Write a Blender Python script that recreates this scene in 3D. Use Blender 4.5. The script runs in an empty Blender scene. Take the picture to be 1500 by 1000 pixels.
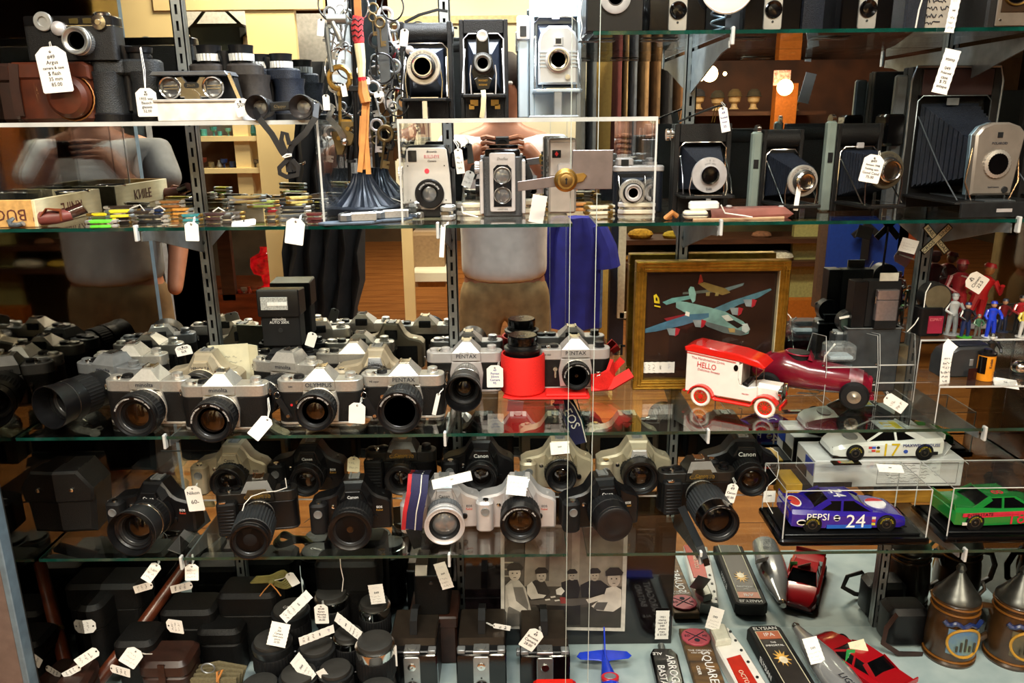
import bpy, bmesh, math, random
from mathutils import Vector, Matrix, Euler
R = math.radians
random.seed(7)
scene = bpy.context.scene
COL = scene.collection
# ---------------------------------------------------------------- camera
F, W, H = 1150.0, 1500, 1000
PITCH, ROLL = 15.55, -0.57
CAM = Vector((0, -1.40, 1.50))
cd = bpy.data.cameras.new('camera'); cam = bpy.data.objects.new('camera', cd); COL.objects.link(cam)
cd.sensor_width = 36; cd.lens = F / W * 36; cd.clip_start = 0.02; cd.clip_end = 60
CR = Matrix.Rotation(R(90 - PITCH), 4, 'X') @ Matrix.Rotation(R(ROLL), 4, 'Z')
cam.matrix_world = Matrix.Translation(CAM) @ CR
scene.camera = cam
CR3 = CR.to_3x3()
# ---------------------------------------------------------------- exposure, world, lights
vs = scene.view_settings
vs.view_transform = 'Standard'; vs.look = 'None'; vs.gamma = 1; vs.use_curve_mapping = False
vs.exposure = 0.65
scene.cycles.transparent_max_bounces = 40
scene.cycles.max_bounces = 14
scene.cycles.caustics_reflective = False
scene.cycles.caustics_refractive = False
wd = bpy.data.worlds.new('store air'); scene.world = wd; wd.use_nodes = True
wd.node_tree.nodes['Background'].inputs[0].default_value = (1.0, .9, .78, 1)
wd.node_tree.nodes['Background'].inputs[1].default_value = 0.03
def area(name, loc, size, power, col, rot=(0, 0, 0)):
    l = bpy.data.lights.new(name, 'AREA'); l.shape = 'RECTANGLE'; l.size, l.size_y = size
    l.energy = power; l.color = col
    o = bpy.data.objects.new(name, l); o.location = loc; o.rotation_euler = rot; COL.objects.link(o); return o
area('case_strip_light', (0.0, -.19, 1.93), (.5, .05), 9.5, (.90, .95, 1.0), (R(-4), 0, 0))
area('store_ceiling_light', (0.0, -1.25, 2.75), (.8, .3), 27, (1, .96, .9))
area('store_ceiling_light', (-.8, -2.2, 2.75), (1.0, .3), 55, (1, .88, .7))
area('store_ceiling_light', (1.2, -2.5, 2.75), (1.0, .3), 55, (1, .86, .66))
area('store_ceiling_light', (0.2, -6.2, 2.75), (2.4, .3), 90, (1, .84, .6))
# ---------------------------------------------------------------- picture <-> place
def ray(px, py):
    return (CR3 @ Vector(((px - W / 2) / F, -(py - H / 2) / F, -1))).normalized()
def onY(px, py, Y):
    d = ray(px, py); return CAM + d * ((Y - CAM.y) / d.y)
def onZ(px, py, z):
    d = ray(px, py); return CAM + d * ((z - CAM.z) / d.z)
def proj(p):
    q = CR3.transposed() @ (Vector(p) - CAM); return (W / 2 + F * q.x / -q.z, H / 2 - F * q.y / -q.z, -q.z)
def Xat(px, Y, z):
    a = proj((0, Y, z))[0]; b = proj((.5, Y, z))[0]
    x = (px - a) / (b - a) * .5
    return x
def at(px, Y, z): return Vector((Xat(px, Y, z), Y, z))
def mpp(p): return proj(p)[2] / F          # metres per picture pixel at a place
# ---------------------------------------------------------------- materials
def lin(c):
    return tuple((x / 12.92 if x <= .04045 else ((x + .055) / 1.055) ** 2.4) for x in c)
def hx(s):
    return lin(tuple(int(s[i:i + 2], 16) / 255 for i in (0, 2, 4)))
_M = {}
def M(name, col='808080', rough=.5, metal=0, noise=.08, scale=60, bump=0.0, coat=0, spec=.5, emit=0, kind='noise', col2=None, bscale=None):
    if name in _M: return _M[name]
    m = bpy.data.materials.new(name); m.use_nodes = True; nt = m.node_tree; n = nt.nodes; L = nt.links
    b = n['Principled BSDF']; c = hx(col)
    b.inputs['Roughness'].default_value = rough; b.inputs['Metallic'].default_value = metal
    b.inputs['Coat Weight'].default_value = coat; b.inputs['Specular IOR Level'].default_value = spec
    tc = n.new('ShaderNodeTexCoord')
    if kind == 'wood':
        mp = n.new('ShaderNodeMapping'); mp.inputs['Scale'].default_value = (1, 6, 6); L.new(tc.outputs['Object'], mp.inputs[0])
        t = n.new('ShaderNodeTexNoise'); t.inputs['Scale'].default_value = scale; t.inputs['Detail'].default_value = 6
        L.new(mp.outputs[0], t.inputs['Vector'])
    elif kind == 'voro':
        t = n.new('ShaderNodeTexVoronoi'); t.inputs['Scale'].default_value = scale; L.new(tc.outputs['Object'], t.inputs['Vector'])
    elif kind == 'stripe':
        t = n.new('ShaderNodeTexWave'); t.inputs['Scale'].default_value = scale; t.inputs['Distortion'].default_value = 1.5
        L.new(tc.outputs['Object'], t.inputs['Vector'])
    else:
        t = n.new('ShaderNodeTexNoise'); t.inputs['Scale'].default_value = scale; t.inputs['Detail'].default_value = 4
        L.new(tc.outputs['Object'], t.inputs['Vector'])
    fac = t.outputs['Distance'] if kind == 'voro' else t.outputs[1] if kind == 'stripe' else t.outputs['Fac'] if 'Fac' in t.outputs else t.outputs[0]
    rmp = n.new('ShaderNodeValToRGB'); e = rmp.color_ramp.elements
    c2 = hx(col2) if col2 else tuple(min(1, x * (1 + noise * 2)) for x in c)
    c1 = c if col2 else tuple(x * (1 - noise * 2) for x in c)
    e[0].color = (*c1, 1); e[1].color = (*c2, 1); e[0].position = .3; e[1].position = .7
    L.new(fac, rmp.inputs[0]); L.new(rmp.outputs[0], b.inputs['Base Color'])
    if bump:
        bp = n.new('ShaderNodeBump'); bp.inputs['Strength'].default_value = bump; bp.inputs['Distance'].default_value = .0006
        if bscale:
            t2 = n.new('ShaderNodeTexVoronoi'); t2.inputs['Scale'].default_value = bscale
            L.new(tc.outputs['Object'], t2.inputs['Vector']); L.new(t2.outputs['Distance'], bp.inputs['Height'])
        else: L.new(fac, bp.inputs['Height'])
        L.new(bp.outputs[0], b.inputs['Normal'])
    if emit:
        L.new(rmp.outputs[0], b.inputs['Emission Color']); b.inputs['Emission Strength'].default_value = emit
    _M[name] = m; return m
def glassmat(name, tint=(.9, .96, .94), gloss=(1, 1, 1), rough=.0, ior=1.5, haze=0.0):
    if name in _M: return _M[name]
    m = bpy.data.materials.new(name); m.use_nodes = True; nt = m.node_tree; n = nt.nodes; L = nt.links
    n.remove(n['Principled BSDF']); out = n['Material Output']
    tr = n.new('ShaderNodeBsdfTransparent'); tr.inputs[0].default_value = (*tint, 1)
    gl = n.new('ShaderNodeBsdfGlossy'); gl.inputs[0].default_value = (*gloss, 1); gl.inputs['Roughness'].default_value = rough
    fr = n.new('ShaderNodeFresnel'); ge = n.new('ShaderNodeNewGeometry'); mi = n.new('ShaderNodeMix'); mi.inputs[2].default_value = ior; mi.inputs[3].default_value = 1 / ior
    L.new(ge.outputs['Backfacing'], mi.inputs[0]); L.new(mi.outputs[0], fr.inputs[0])
    mx = n.new('ShaderNodeMixShader'); L.new(fr.outputs[0], mx.inputs[0]); L.new(tr.outputs[0], mx.inputs[1]); L.new(gl.outputs[0], mx.inputs[2])
    last = mx
    if haze:
        df = n.new('ShaderNodeBsdfDiffuse'); df.inputs[0].default_value = (.9, .95, .95, 1)
        nz = n.new('ShaderNodeTexNoise'); nz.inputs['Scale'].default_value = 9
        mu = n.new('ShaderNodeMath'); mu.operation = 'MULTIPLY'; mu.inputs[1].default_value = haze * 2
        L.new(nz.outputs[0], mu.inputs[0])
        m2 = n.new('ShaderNodeMixShader'); L.new(mu.outputs[0], m2.inputs[0])
        L.new(mx.outputs[0], m2.inputs[1]); L.new(df.outputs[0], m2.inputs[2]); last = m2
    L.new(last.outputs[0], out.inputs['Surface']); _M[name] = m; return m
def clearmat(name='clear glass pane'):
    if name in _M: return _M[name]
    m = bpy.data.materials.new(name); m.use_nodes = True; n = m.node_tree.nodes
    n.remove(n['Principled BSDF']); tr = n.new('ShaderNodeBsdfTransparent'); tr.inputs[0].default_value = (.985, .99, .985, 1)
    m.node_tree.links.new(tr.outputs[0], n['Material Output'].inputs['Surface']); _M[name] = m; return m
CHROME = M('chrome', 'd9d8d4', .16, 1, .02); SATIN = M('satin chrome', 'cfccc5', .34, .75, .04, 300)
CHAMP = M('champagne plastic', 'b3a78f', .38, .4, .04); SILV = M('silver plastic', 'c9c5c6', .36, .45, .03)
ALU = M('brushed aluminium', 'a6a8a8', .34, .85, .06, 40); STEEL = M('galvanised steel', '8f9494', .38, .8, .12, 25)
BLK = M('black plastic', '0b0b0d', .36, 0, .15, 80, .06, spec=.4); BLKG = M('black gloss paint', '050506', .14, 0, .1, 50, spec=.5)
BLKM = M('black matte rubber', '0c0c0e', .6, 0, .15, 100, .05, spec=.3)
LEATH = M('black leatherette', '0b0a0a', .5, 0, .3, 500, .6, bscale=900, spec=.3); LEATHB = M('blue black leatherette', '121824', .45, 0, .3, 400, .7, bscale=900, spec=.35)
BELL = M('bellows cloth', '111a2a', .5, 0, .2, 120); BROWN = M('brown leather', '451c0b', .38, 0, .2, 30, .25, coat=.25)
DBROWN = M('dark brown leather', '2c1710', .42, 0, .2, 30, .25); TAN = M('tan leather', 'b5773c', .5, 0, .15, 40, .2)
LENSG = M('coated lens glass', '080605', .04, 0, .2, 20, coat=.4, spec=.7); AMBER = M('amber coated lens glass', '140903', .05, 0, .3, 10, coat=.3, spec=.6)
GREYG = M('smoky lens glass', '76787a', .14, .5, .3, 30, coat=.8); PAPER = M('white tag card', 'efeeea', .7, 0, .02, 40)
CREAM = M('cream card', 'd8d2b4', .75, 0, .05, 40); INK = M('dark ink', '20222e', .8, 0, .05); BINK = M('blue ink', '3a4a9a', .8, 0, .05)
STRING = M('white cotton string', 'e2e0da', .85, 0, .05, 400); WHITE = M('white enamel', 'ecebe6', .25, 0, .02, coat=.4)
BRASS = M('brass', 'b08d4a', .3, .9, .12, 60); GOLDL = M('gold lettering', 'c79a3c', .35, .6, .05); WHT = M('white lettering', 'e6e6e6', .5, 0, .01)
GREY = M('grey metal', '85888a', .4, .5, .08); RED = M('red lettering', 'c8222a', .45, 0, .03); IVORY = M('ivory', 'd9cfa8', .4, 0, .1, 40)
FOAM = M('red neoprene', 'e01f1a', .7, 0, .06, 500, .3); NAVY = M('navy webbing', '1a1c48', .7, 0, .1, 400, .3)
GUN = M('gunmetal', '3a3c3e', .3, .7, .1); GLS = glassmat('shelf glass', (.93, .975, .96)); EDGE = M('green glass edge', '07362e', .08, 0, .25, 30, coat=1)
ACR = glassmat('clear acrylic', (.96, .97, .97), ior=1.35, haze=.008); ACRE = M('acrylic edge', 'c4c8c8', .2, 0, .1, 20, coat=.5); CLEAR = clearmat()
# ---------------------------------------------------------------- mesh building
class MB:
    def __init__(s): s.v = []; s.f = []; s.m = None
    def add(s, vs, fs):
        o = len(s.v)
        for p in vs:
            p = Vector(p); s.v.append(s.m @ p if s.m else p)
        for f in fs: s.f.append([i + o for i in f])
        return s
    def rings(s, rings, cap0=True, cap1=True, closed=True):
        n = len(rings[0]); vs = [p for r in rings for p in r]; fs = []
        for k in range(len(rings) - 1):
            for i in range(n if closed else n - 1):
                j = (i + 1) % n; fs.append([k * n + i, k * n + j, (k + 1) * n + j, (k + 1) * n + i])
        if cap0: fs.append(list(range(n))[::-1])
        if cap1: fs.append([(len(rings) - 1) * n + i for i in range(n)])
        return s.add(vs, fs)
    def prism(s, poly, a, b, axis='z', ch=0.0):
        if ch > 0:
            ins = inset(poly, ch); lv = [(ins, a), (poly, a + ch), (poly, b - ch), (ins, b)]
        else: lv = [(poly, a), (poly, b)]
        f = {'z': lambda u, v, t: (u, v, t), 'y': lambda u, v, t: (u, t, v), 'x': lambda u, v, t: (t, u, v)}[axis]
        return s.rings([[f(u, v, t) for u, v in p] for p, t in lv])
    def box(s, x0, x1, y0, y1, z0, z1, ch=0.0):
        return s.prism([(x0, y0), (x1, y0), (x1, y1), (x0, y1)] if ch <= 0 else rrect(x1 - x0, y1 - y0, ch, 1, (x0 + x1) / 2, (y0 + y1) / 2), z0, z1, 'z', ch)
    def lathe(s, prof, seg=28, axis='y', org=(0, 0, 0), rib=0, cap0=True, cap1=True):
        ox, oy, oz = org; rs = []
        for t, r in prof:
            ring = []
            for i in range(seg):
                a = 2 * math.pi * i / seg; q = r - (rib if rib and i % 2 else 0); c, d = q * math.cos(a), q * math.sin(a)
                ring.append({'y': (ox + c, oy + t, oz + d), 'z': (ox + c, oy + d, oz + t), 'x': (ox + t, oy + c, oz + d)}[axis])
            rs.append(ring)
        return s.rings(rs, cap0, cap1)
    def tube(s, pts, r, seg=6, close=False):
        pts = [Vector(p) for p in pts]; n = len(pts); rs = []; prev = None
        for i, p in enumerate(pts):
            a = pts[(i - 1) % n] if close or i > 0 else p; b = pts[(i + 1) % n] if close or i < n - 1 else p
            t = (b - a); t = t.normalized() if t.length > 1e-9 else Vector((0, 0, 1))
            if prev is None: u = t.orthogonal().normalized()
            else:
                u = prev - t * prev.dot(t); u = u.normalized() if u.length > 1e-6 else t.orthogonal().normalized()
            prev = u; w = t.cross(u); rr = r[i] if isinstance(r, (list, tuple)) else r
            rs.append([p + (u * math.cos(2 * math.pi * k / seg) + w * math.sin(2 * math.pi * k / seg)) * rr for k in range(seg)])
        if close: rs.append(rs[0])
        return s.rings(rs, not close, not close)
    def strap(s, pts, w, t, nrm=(0, -1, 0), wd=None):
        pts = [Vector(p) for p in pts]; rs = []; N = Vector(nrm)
        for i, p in enumerate(pts):
            d = (pts[min(i + 1, len(pts) - 1)] - pts[max(i - 1, 0)]).normalized(); u = (Vector(wd) - d * d.dot(Vector(wd))) if wd else d.cross(N)
            u = u.normalized() if u.length > 1e-6 else Vector((1, 0, 0)); k = u.cross(d).normalized()
            rs.append([p + u * w / 2 + k * t / 2, p - u * w / 2 + k * t / 2, p - u * w / 2 - k * t / 2, p + u * w / 2 - k * t / 2])
        return s.rings(rs)
    def sphere(s, c, r, seg=14, sq=(1, 1, 1)):
        rs = []
        for k in range(1, seg // 2):
            a = math.pi * k / (seg // 2)
            rs.append([(c[0] + r * sq[0] * math.sin(a) * math.cos(2 * math.pi * i / seg), c[1] + r * sq[1] * math.sin(a) * math.sin(2 * math.pi * i / seg), c[2] + r * sq[2] * math.cos(a)) for i in range(seg)])
        return s.rings(rs)
    def mesh(s, name, smooth=35):
        me = bpy.data.meshes.new(name); me.from_pydata([tuple(p) for p in s.v], [], s.f); me.validate()
        bm = bmesh.new(); bm.from_mesh(me); bmesh.ops.recalc_face_normals(bm, faces=bm.faces); bm.to_mesh(me); bm.free()
        if smooth:
            me.polygons.foreach_set('use_smooth', [True] * len(me.polygons)); me.set_sharp_from_angle(angle=R(smooth))
        return me
def inset(poly, d):
    n = len(poly); out = []; A = sum(poly[i][0] * poly[(i + 1) % n][1] - poly[(i + 1) % n][0] * poly[i][1] for i in range(n)); sg = 1 if A > 0 else -1
    for i in range(n):
        p0, p1, p2 = Vector(poly[i - 1]), Vector(poly[i]), Vector(poly[(i + 1) % n])
        a = (p1 - p0); b = (p2 - p1)
        if a.length < 1e-9 or b.length < 1e-9: out.append(tuple(p1)); continue
        a.normalize(); b.normalize(); na = Vector((-a.y, a.x)) * sg; nb = Vector((-b.y, b.x)) * sg
        m = na + nb; m = m.normalized() if m.length > 1e-6 else na; k = d / max(.5, m.dot(na)); out.append(tuple(p1 + m * k))
    return out
def rrect(w, h, r, n=3, cx=0, cy=0):
    out = []
    for sx, sy, a0 in ((1, 1, 0), (-1, 1, 90), (-1, -1, 180), (1, -1, 270)):
        for k in range(n + 1):
            a = R(a0 + 90 * k / n); out.append((cx + sx * (w / 2 - r) + r * math.cos(a), cy + sy * (h / 2 - r) + r * math.sin(a)))
    return out
def circ(r, n=24, cx=0, cy=0): return [(cx + r * math.cos(2 * math.pi * i / n), cy + r * math.sin(2 * math.pi * i / n)) for i in range(n)]
ORD = 'first second third fourth fifth sixth seventh eighth ninth tenth eleventh twelfth thirteenth fourteenth fifteenth sixteenth seventeenth eighteenth nineteenth twentieth'.split()
ORD += ['twenty ' + x for x in ORD[:9]]
def thing(name, label, cat, loc=(0, 0, 0), rz=0, group=None, rot=None):
    o = bpy.data.objects.new(name, None); COL.objects.link(o); o.empty_display_size = .02
    o.location = loc; o.rotation_euler = rot if rot else (0, 0, R(rz)); o['label'] = label; o['category'] = cat
    if group: o['group'] = group
    return o
def part(par, name, mb, mat, label=None, kind=None, smooth=35):
    me = mb.mesh(name, smooth) if isinstance(mb, MB) else mb
    me.materials.clear(); me.materials.append(mat)
    o = bpy.data.objects.new(name, me); COL.objects.link(o); o.parent = par
    if label: o['label'] = label
    if kind: o['kind'] = kind
    return o
def solo(name, label, cat, mb, mat, loc=(0, 0, 0), rz=0, group=None, rot=None):
    o = part(None, name, mb, mat); o.location = loc; o.rotation_euler = rot if rot else (0, 0, R(rz)); o['label'] = label; o['category'] = cat
    if group: o['group'] = group
    return o
def struct(name, mb, mat, parent=None):
    o = part(parent, name, mb, mat)
    if parent is None: o['kind'] = 'structure'
    return o
def copy_tree(o, parent=None, **kw):
    c = o.copy(); COL.objects.link(c); c.parent = parent
    for ch in list(o.children): copy_tree(ch, c)
    for k, v in kw.items():
        if k in ('label', 'group', 'category'): c[k] = v
        else: setattr(c, k, v)
    return c
_T = {}
def tmesh(s, size, th=.0002, align='CENTER', ring=None, shear=0):
    """lettering as a flat thin mesh in the XZ plane, reading from -Y"""
    cu = bpy.data.curves.new('t', 'FONT'); cu.body = s; cu.size = size; cu.align_x = align; cu.align_y = 'CENTER'; cu.resolution_u = 2; cu.extrude = 0 if ring else th; cu.shear = shear
    o = bpy.data.objects.new('t', cu); COL.objects.link(o); dg = bpy.context.evaluated_depsgraph_get()
    me = bpy.data.meshes.new_from_object(o.evaluated_get(dg)); bpy.data.objects.remove(o); bpy.data.curves.remove(cu)
    for v in me.vertices:
        x, y, z = v.co
        if ring:
            a = x / ring; q = ring + y; v.co = (q * math.sin(a), 0, q * math.cos(a))
        else: v.co = (x, -z, y)
    return me
def text(par, s, size, loc, mat, rot=(0, 0, 0), name='lettering', align='CENTER', ring=None, sx=1, shear=0):
    me = tmesh(s, size, align=align, ring=ring, shear=shear); o = part(par, name, me, mat); o.location = loc; o.rotation_euler = rot; o.scale = (sx, 1, 1); return o
def scribble(par, w, h, rows, mat, y=-.0006, seed=0, name='handwriting', x0=0, z0=0):
    rn = random.Random(seed); mb = MB()
    for r in range(rows):
        z = z0 + h / 2 - (r + .5) * h / rows; x = x0 - w / 2 + rn.random() * w * .15; xe = x0 + w / 2 - rn.random() * w * .25; amp = h / rows * .28; pts = []
        while x < xe:
            pts.append((x, y, z + (rn.random() - .5) * 2 * amp)); x += w * .035
            if rn.random() < .12 and len(pts) > 2: mb.tube(pts, h * .008, 3); pts = []; x += w * .05
        if len(pts) > 1: mb.tube(pts, h * .008, 3)
    if mb.v: return part(par, name, mb, mat, kind='stuff', smooth=0)
# ================================================================ the showcase
zA, zB, zC, zD, zE, zF = 1.620, 1.507, 1.358, 1.031, .817, .494
XL = -.785; XR = 1.05
mir = bpy.data.materials.new('mirror'); mir.use_nodes = True
_n = mir.node_tree; _b = _n.nodes['Principled BSDF']; _b.inputs['Metallic'].default_value = 1; _b.inputs['Roughness'].default_value = .0
_t = _n.nodes.new('ShaderNodeTexNoise'); _t.inputs['Scale'].default_value = 14; _r = _n.nodes.new('ShaderNodeValToRGB')
_r.color_ramp.elements[0].color = (.70, .73, .72, 1); _r.color_ramp.elements[1].color = (.78, .80, .79, 1)
_n.links.new(_t.outputs[0], _r.inputs[0]); _n.links.new(_r.outputs[0], _b.inputs['Base Color'])
wb = struct('wall_back', MB().box(XL, XR, 0, .012, zF, 2.1), mir)
wb['label'] = 'mirrored back of the display case reflecting the shop'
def standard(X):
    z0, z1 = zF + .005, 2.05; mb = MB(); w = .0095; y0, y1 = -.010, -.0005
    mb.box(X - w, X - w + .002, y0, y1, z0, z1); mb.box(X + w - .002, X + w, y0, y1, z0, z1)
    mb.box(X - w, X - .0022, y0, y0 + .0012, z0, z1); mb.box(X + .0022, X + w, y0, y0 + .0012, z0, z1)
    z = z0
    while z < z1:
        mb.box(X - .0022, X + .0022, y0, y0 + .0012, z, z + .010); z += .0254
    o = part(wb, 'shelf_standard', mb, STEEL, smooth=0)
    part(o, 'screw', MB().lathe([(-.0035, .003), (-.001, .004), (0, .004)], 12, 'y', (X, y0, onY(0, 357, 0).z)), GUN)
    part(o, 'screw', MB().lathe([(-.0035, .003), (-.001, .004), (0, .004)], 12, 'y', (X, y0, onY(0, 896, 0).z)), GUN)
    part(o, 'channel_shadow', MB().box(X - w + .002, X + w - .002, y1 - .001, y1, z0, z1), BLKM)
XS = [Xat(300, 0, 1.30), Xat(661, 0, 1.30), Xat(1000, 0, 1.30), Xat(1300, 0, .72)]
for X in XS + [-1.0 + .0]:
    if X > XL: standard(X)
tint = M('dark mirrored side panel', '6a655e', .03, 1, .15, 8)
wl = struct('wall_left', MB().box(XL - .02, XL, -.30, .01, zF - .05, 2.1), tint)
wl['label'] = 'dark polished left end panel of the display case'
M('blue grey trim', '6f8796', .4, .4)
wr = struct('wall_right', MB().box(XR, XR + .02, -.30, .01, zF - .05, 2.1), tint)
# deck with mottled blue grey paper
deckm = M('mottled blue grey deck paper', '8fa4a8', .5, 0, .2, 14, .1, coat=.25, col2='b4c4c4')
dk = struct('deck', MB().box(XL, XR, -.30, 0, zF - .02, zF), deckm); dk['label'] = 'pale blue mottled deck at the bottom of the case'
# front frame
fr = thing('front_frame', 'tan metal frame with a blue grey inner edge at the left of the case', 'display case', (XL, -.29, zF))
part(fr, 'frame_post', MB().box(-.075, -.012, -.03, .012, -.3, 1.5, .002), M('taupe painted metal', '6d5f58', .5, .2, .06))
part(fr, 'inner_edge', MB().box(-.012, -.002, -.032, .0, -.3, 1.5, .0015), M('blue grey trim'))
part(fr, 'outer_board', MB().box(-.30, -.075, -.02, .012, -.3, 1.5), M('dark brown grey board', '2d2624', .6, 0, .1, 12))
def shelf(z, x0, x1, lab, y0=-.25, y1=-.004, th=.0050):
    o = solo('glass_shelf', lab, 'shelf', MB().box(x0, x1, y0, y1, z - th, z), GLS)
    e = MB().box(x0, x1, y0 - .0006, y0, z - th, z); part(o, 'front_edge', e, EDGE)
    for x, l in ((x0, -1), (x1, 1)):
        part(o, 'side_edge', MB().box(min(x, x + l * .0006), max(x, x + l * .0006), y0, y1, z - th, z), EDGE)
    return o
for z, nm, py, l, r in ((zC, 'upper', 328, 838, 876), (zD, 'middle', 637, 834, 858), (zE, 'lower', 814, 831, 860)):
    shelf(z, XL + .004, Xat(l, -.25, z), 'left %s glass shelf with a green front edge' % nm)
    shelf(z, Xat(r, -.25, z), XR - .004, 'right %s glass shelf with a green front edge' % nm)
shelf(zA, Xat(870, -.25, zA), XR - .004, 'topmost glass shelf at the right, under the row of box cameras')
def bracket(X, z):
    mb = MB().prism([(-.008, z - .0085), (-.235, z - .0085), (-.237, z - .022), (-.20, z - .026), (-.008, z - .075)], X - .0012, X + .0012, 'x')
    o = part(wb, 'shelf_bracket', mb, GREY)
    part(o, 'clear_clip', MB().box(X - .0022, X + .0022, -.256, -.246, z - .020, z + .004, .001), ACRE)
for z in (zC, zD, zE):
    for X in XS:
        if z == zA and X < .1: continue
        bracket(X, z)
for X in XS[2:]: bracket(X, zA)
# acrylic risers
def riser(name, x0, x1, y0, y1, z0, z1, lab, th=.004, edge=ACRE, legs=True):
    o = thing(name, lab, 'riser', ((x0 + x1) / 2, (y0 + y1) / 2, z0)); cx, cy = (x0 + x1) / 2, (y0 + y1) / 2; h = z1 - z0
    B = lambda a, b, c, d, e, f: MB().box(a - cx, b - cx, c - cy, d - cy, e, f)
    part(o, 'top_plate', B(x0, x1, y0, y1, h - th, h), ACR)
    part(o, 'top_edge', B(x0, x1, y0 - .0005, y0, h - th, h), edge)
    if legs:
        for x, s in ((x0, 1), (x1, -1)):
            part(o, 'side_panel', B(min(x, x + s * th), max(x, x + s * th), y0, y1, 0, h - th), ACR)
            part(o, 'side_edge', B(min(x, x + s * th * .5), max(x, x + s * th * .5), y0 - .0005, y0, 0, h - th), edge)
    return o
rB0, rB1 = -.22, -.03
riser('acrylic_riser', XL + .012, Xat(470, rB0, 1.45), rB0, rB1, zC, zB, 'long clear acrylic riser at the left carrying binoculars and a brown leather case', .006)
riser('acrylic_riser', Xat(584, rB0, 1.45), Xat(962, rB0, 1.45), rB0, rB1, zC, zB, 'clear acrylic riser in the middle carrying three folding cameras', .006)
# sliding glass doors
def door(x0, x1, y, lab):
    o = thing('sliding_glass_door', lab, 'door', ((x0 + x1) / 2, y, zF)); cx = (x0 + x1) / 2
    part(o, 'pane', MB().box(x0 - cx, x1 - cx, 0, .004, 0, 1.55), CLEAR)
    return o, cx
pe = M('polished pane edge', 'b9c7c2', .15, 0, .05, coat=.6)
d1, c1 = door(XL, Xat(876, -.30, 1.5), -.302, 'front sliding glass pane on the left, carrying the lock')
part(d1, 'pane_edge', MB().box(Xat(876, -.30, 1.5) - c1, Xat(876, -.30, 1.5) - c1 + .0008, 0, .004, 0, 1.55), pe)
d2, c2 = door(Xat(837, -.285, 1.5), XR, -.287, 'rear sliding glass pane on the right, overlapping behind the lock')
part(d2, 'pane_edge', MB().box(Xat(837, -.285, 1.5) - c2 - .0008, Xat(837, -.285, 1.5) - c2, 0, .004, 0, 1.55), pe)
# lock
p = onY(828, 263, -.305); k = mpp(p)
lk = thing('showcase_lock', 'brass cylinder lock with a steel bar and square plate on the glass doors', 'lock', p)
LKM = M('brushed nickel', '8d8482', .36, .85, .06, 50)
part(lk, 'square_plate', MB().prism([(8*k, -14*k), (68*k, -14*k), (69*k, 42*k), (10*k, 42*k)], -.006, .002, 'y', .0008), LKM)
part(lk, 'ratchet_bar', MB().prism([(-70*k, -16*k), (-70*k, -2*k), (-10*k, 6*k), (4*k, 5*k), (4*k, -8*k)], -.004, -.001, 'y', .0005), LKM)
part(lk, 'cylinder', MB().lathe([(0, 15*k), (-.006, 17*k), (-.010, 17*k), (-.012, 14*k), (-.019, 13*k), (-.020, 12*k)], 28), BRASS)
part(lk, 'cylinder_face', MB().lathe([(-.0198, 9*k), (-.021, 9*k), (-.0215, 8*k)], 24), M('dull brass', '7a6238', .4, .8))
part(lk, 'keyhole', MB().prism([(-1.2*k, -5*k), (1.2*k, -5*k), (.8*k, 0), (2*k, 2*k), (0, 4.5*k), (-2*k, 2*k), (-.8*k, 0)], -.0218, -.0212, 'y'), BLKM)
part(lk, 'cam_tail', MB().prism([(8*k, -7*k), (26*k, -2*k), (31*k, 6*k), (26*k, 10*k), (8*k, 8*k)], -.010, -.004, 'y', .001), BRASS)

# ================================================================ the shop behind the photographer (seen in the mirror)
fl = struct('floor', MB().box(-6, 6, -9, .6, -.02, 0), M('oak floorboards', '8a4f22', .35, 0, .25, 3, .1, kind='wood', col2='b5733a'))
for i in range(30): part(fl, 'board_seam', MB().box(-6, 6, -.5 - i * .28, -.497 - i * .28, 0, .0008), M('seam', '3a1f0e', .8))
struct('ceiling', MB().box(-6, 6, -9, .6, 3, 3.02), M('ceiling paint', '8f8a80', .8))
struct('wall_rear', MB().box(-6, 6, -9.05, -9, 0, 3), M('warm wall', '5a4630', .8, 0, .2, 3))
struct('wall_side', MB().box(-6.05, -6, -9, .6, 0, 3), M('warm wall')); struct('wall_side', MB().box(6, 6.05, -9, .6, 0, 3), M('warm wall'))
def V(px, py, Yv): q = onY(px, py, Yv); return Vector((q.x, -q.y, q.z))
def vbox(px0, py0, px1, py1, Yv, dep, ch=0.0):
    a, b = onY(px0, py0, Yv), onY(px1, py1, Yv); m0, m1 = onY(px0, py1, Yv), onY(px1, py0, Yv)
    return MB().box(min(a.x, m0.x), max(b.x, m1.x), -Yv - dep, -Yv, min(b.z, m0.z), max(a.z, m1.z), ch)
PINE = M('pale pine', 'e2c68c', .55, 0, .05, 4); OAKD = M('dark walnut', '4a2c1a', .5, 0, .2, 8, kind='wood')
# tall cabinet with a pine frame behind the binoculars
def vthing(name, label, cat, px, py, Yv, group=None):
    return thing(name, label, cat, V(px, py, Yv), 0, group)
def vpart(o, name, mb, mat):
    q = part(o, name, mb, mat); q.matrix_parent_inverse = Matrix.Translation(-o.location); return q
w = vthing('pine_cabinet', 'pine framed glass cabinet holding a handbag, reflected at the top left', 'cabinet', 400, 480, 2.6)
vpart(w, 'top_rail', vbox(225, -40, 470, 13, 2.6, .05), PINE); vpart(w, 'post', vbox(402, 13, 430, 480, 2.61, .04), PINE)
vpart(w, 'post', vbox(232, -40, 248, 470, 2.61, .04), PINE); vpart(w, 'back_board', vbox(240, 0, 418, 200, 3.0, .02), M('pale wall', 'ddd6c8', .8))
for y in (200, 247): vpart(w, 'shelf_board', vbox(285, y, 418, y + 6, 2.62, .3), PINE)
vpart(w, 'divider', vbox(352, 180, 362, 300, 2.64, .27), PINE)
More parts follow.
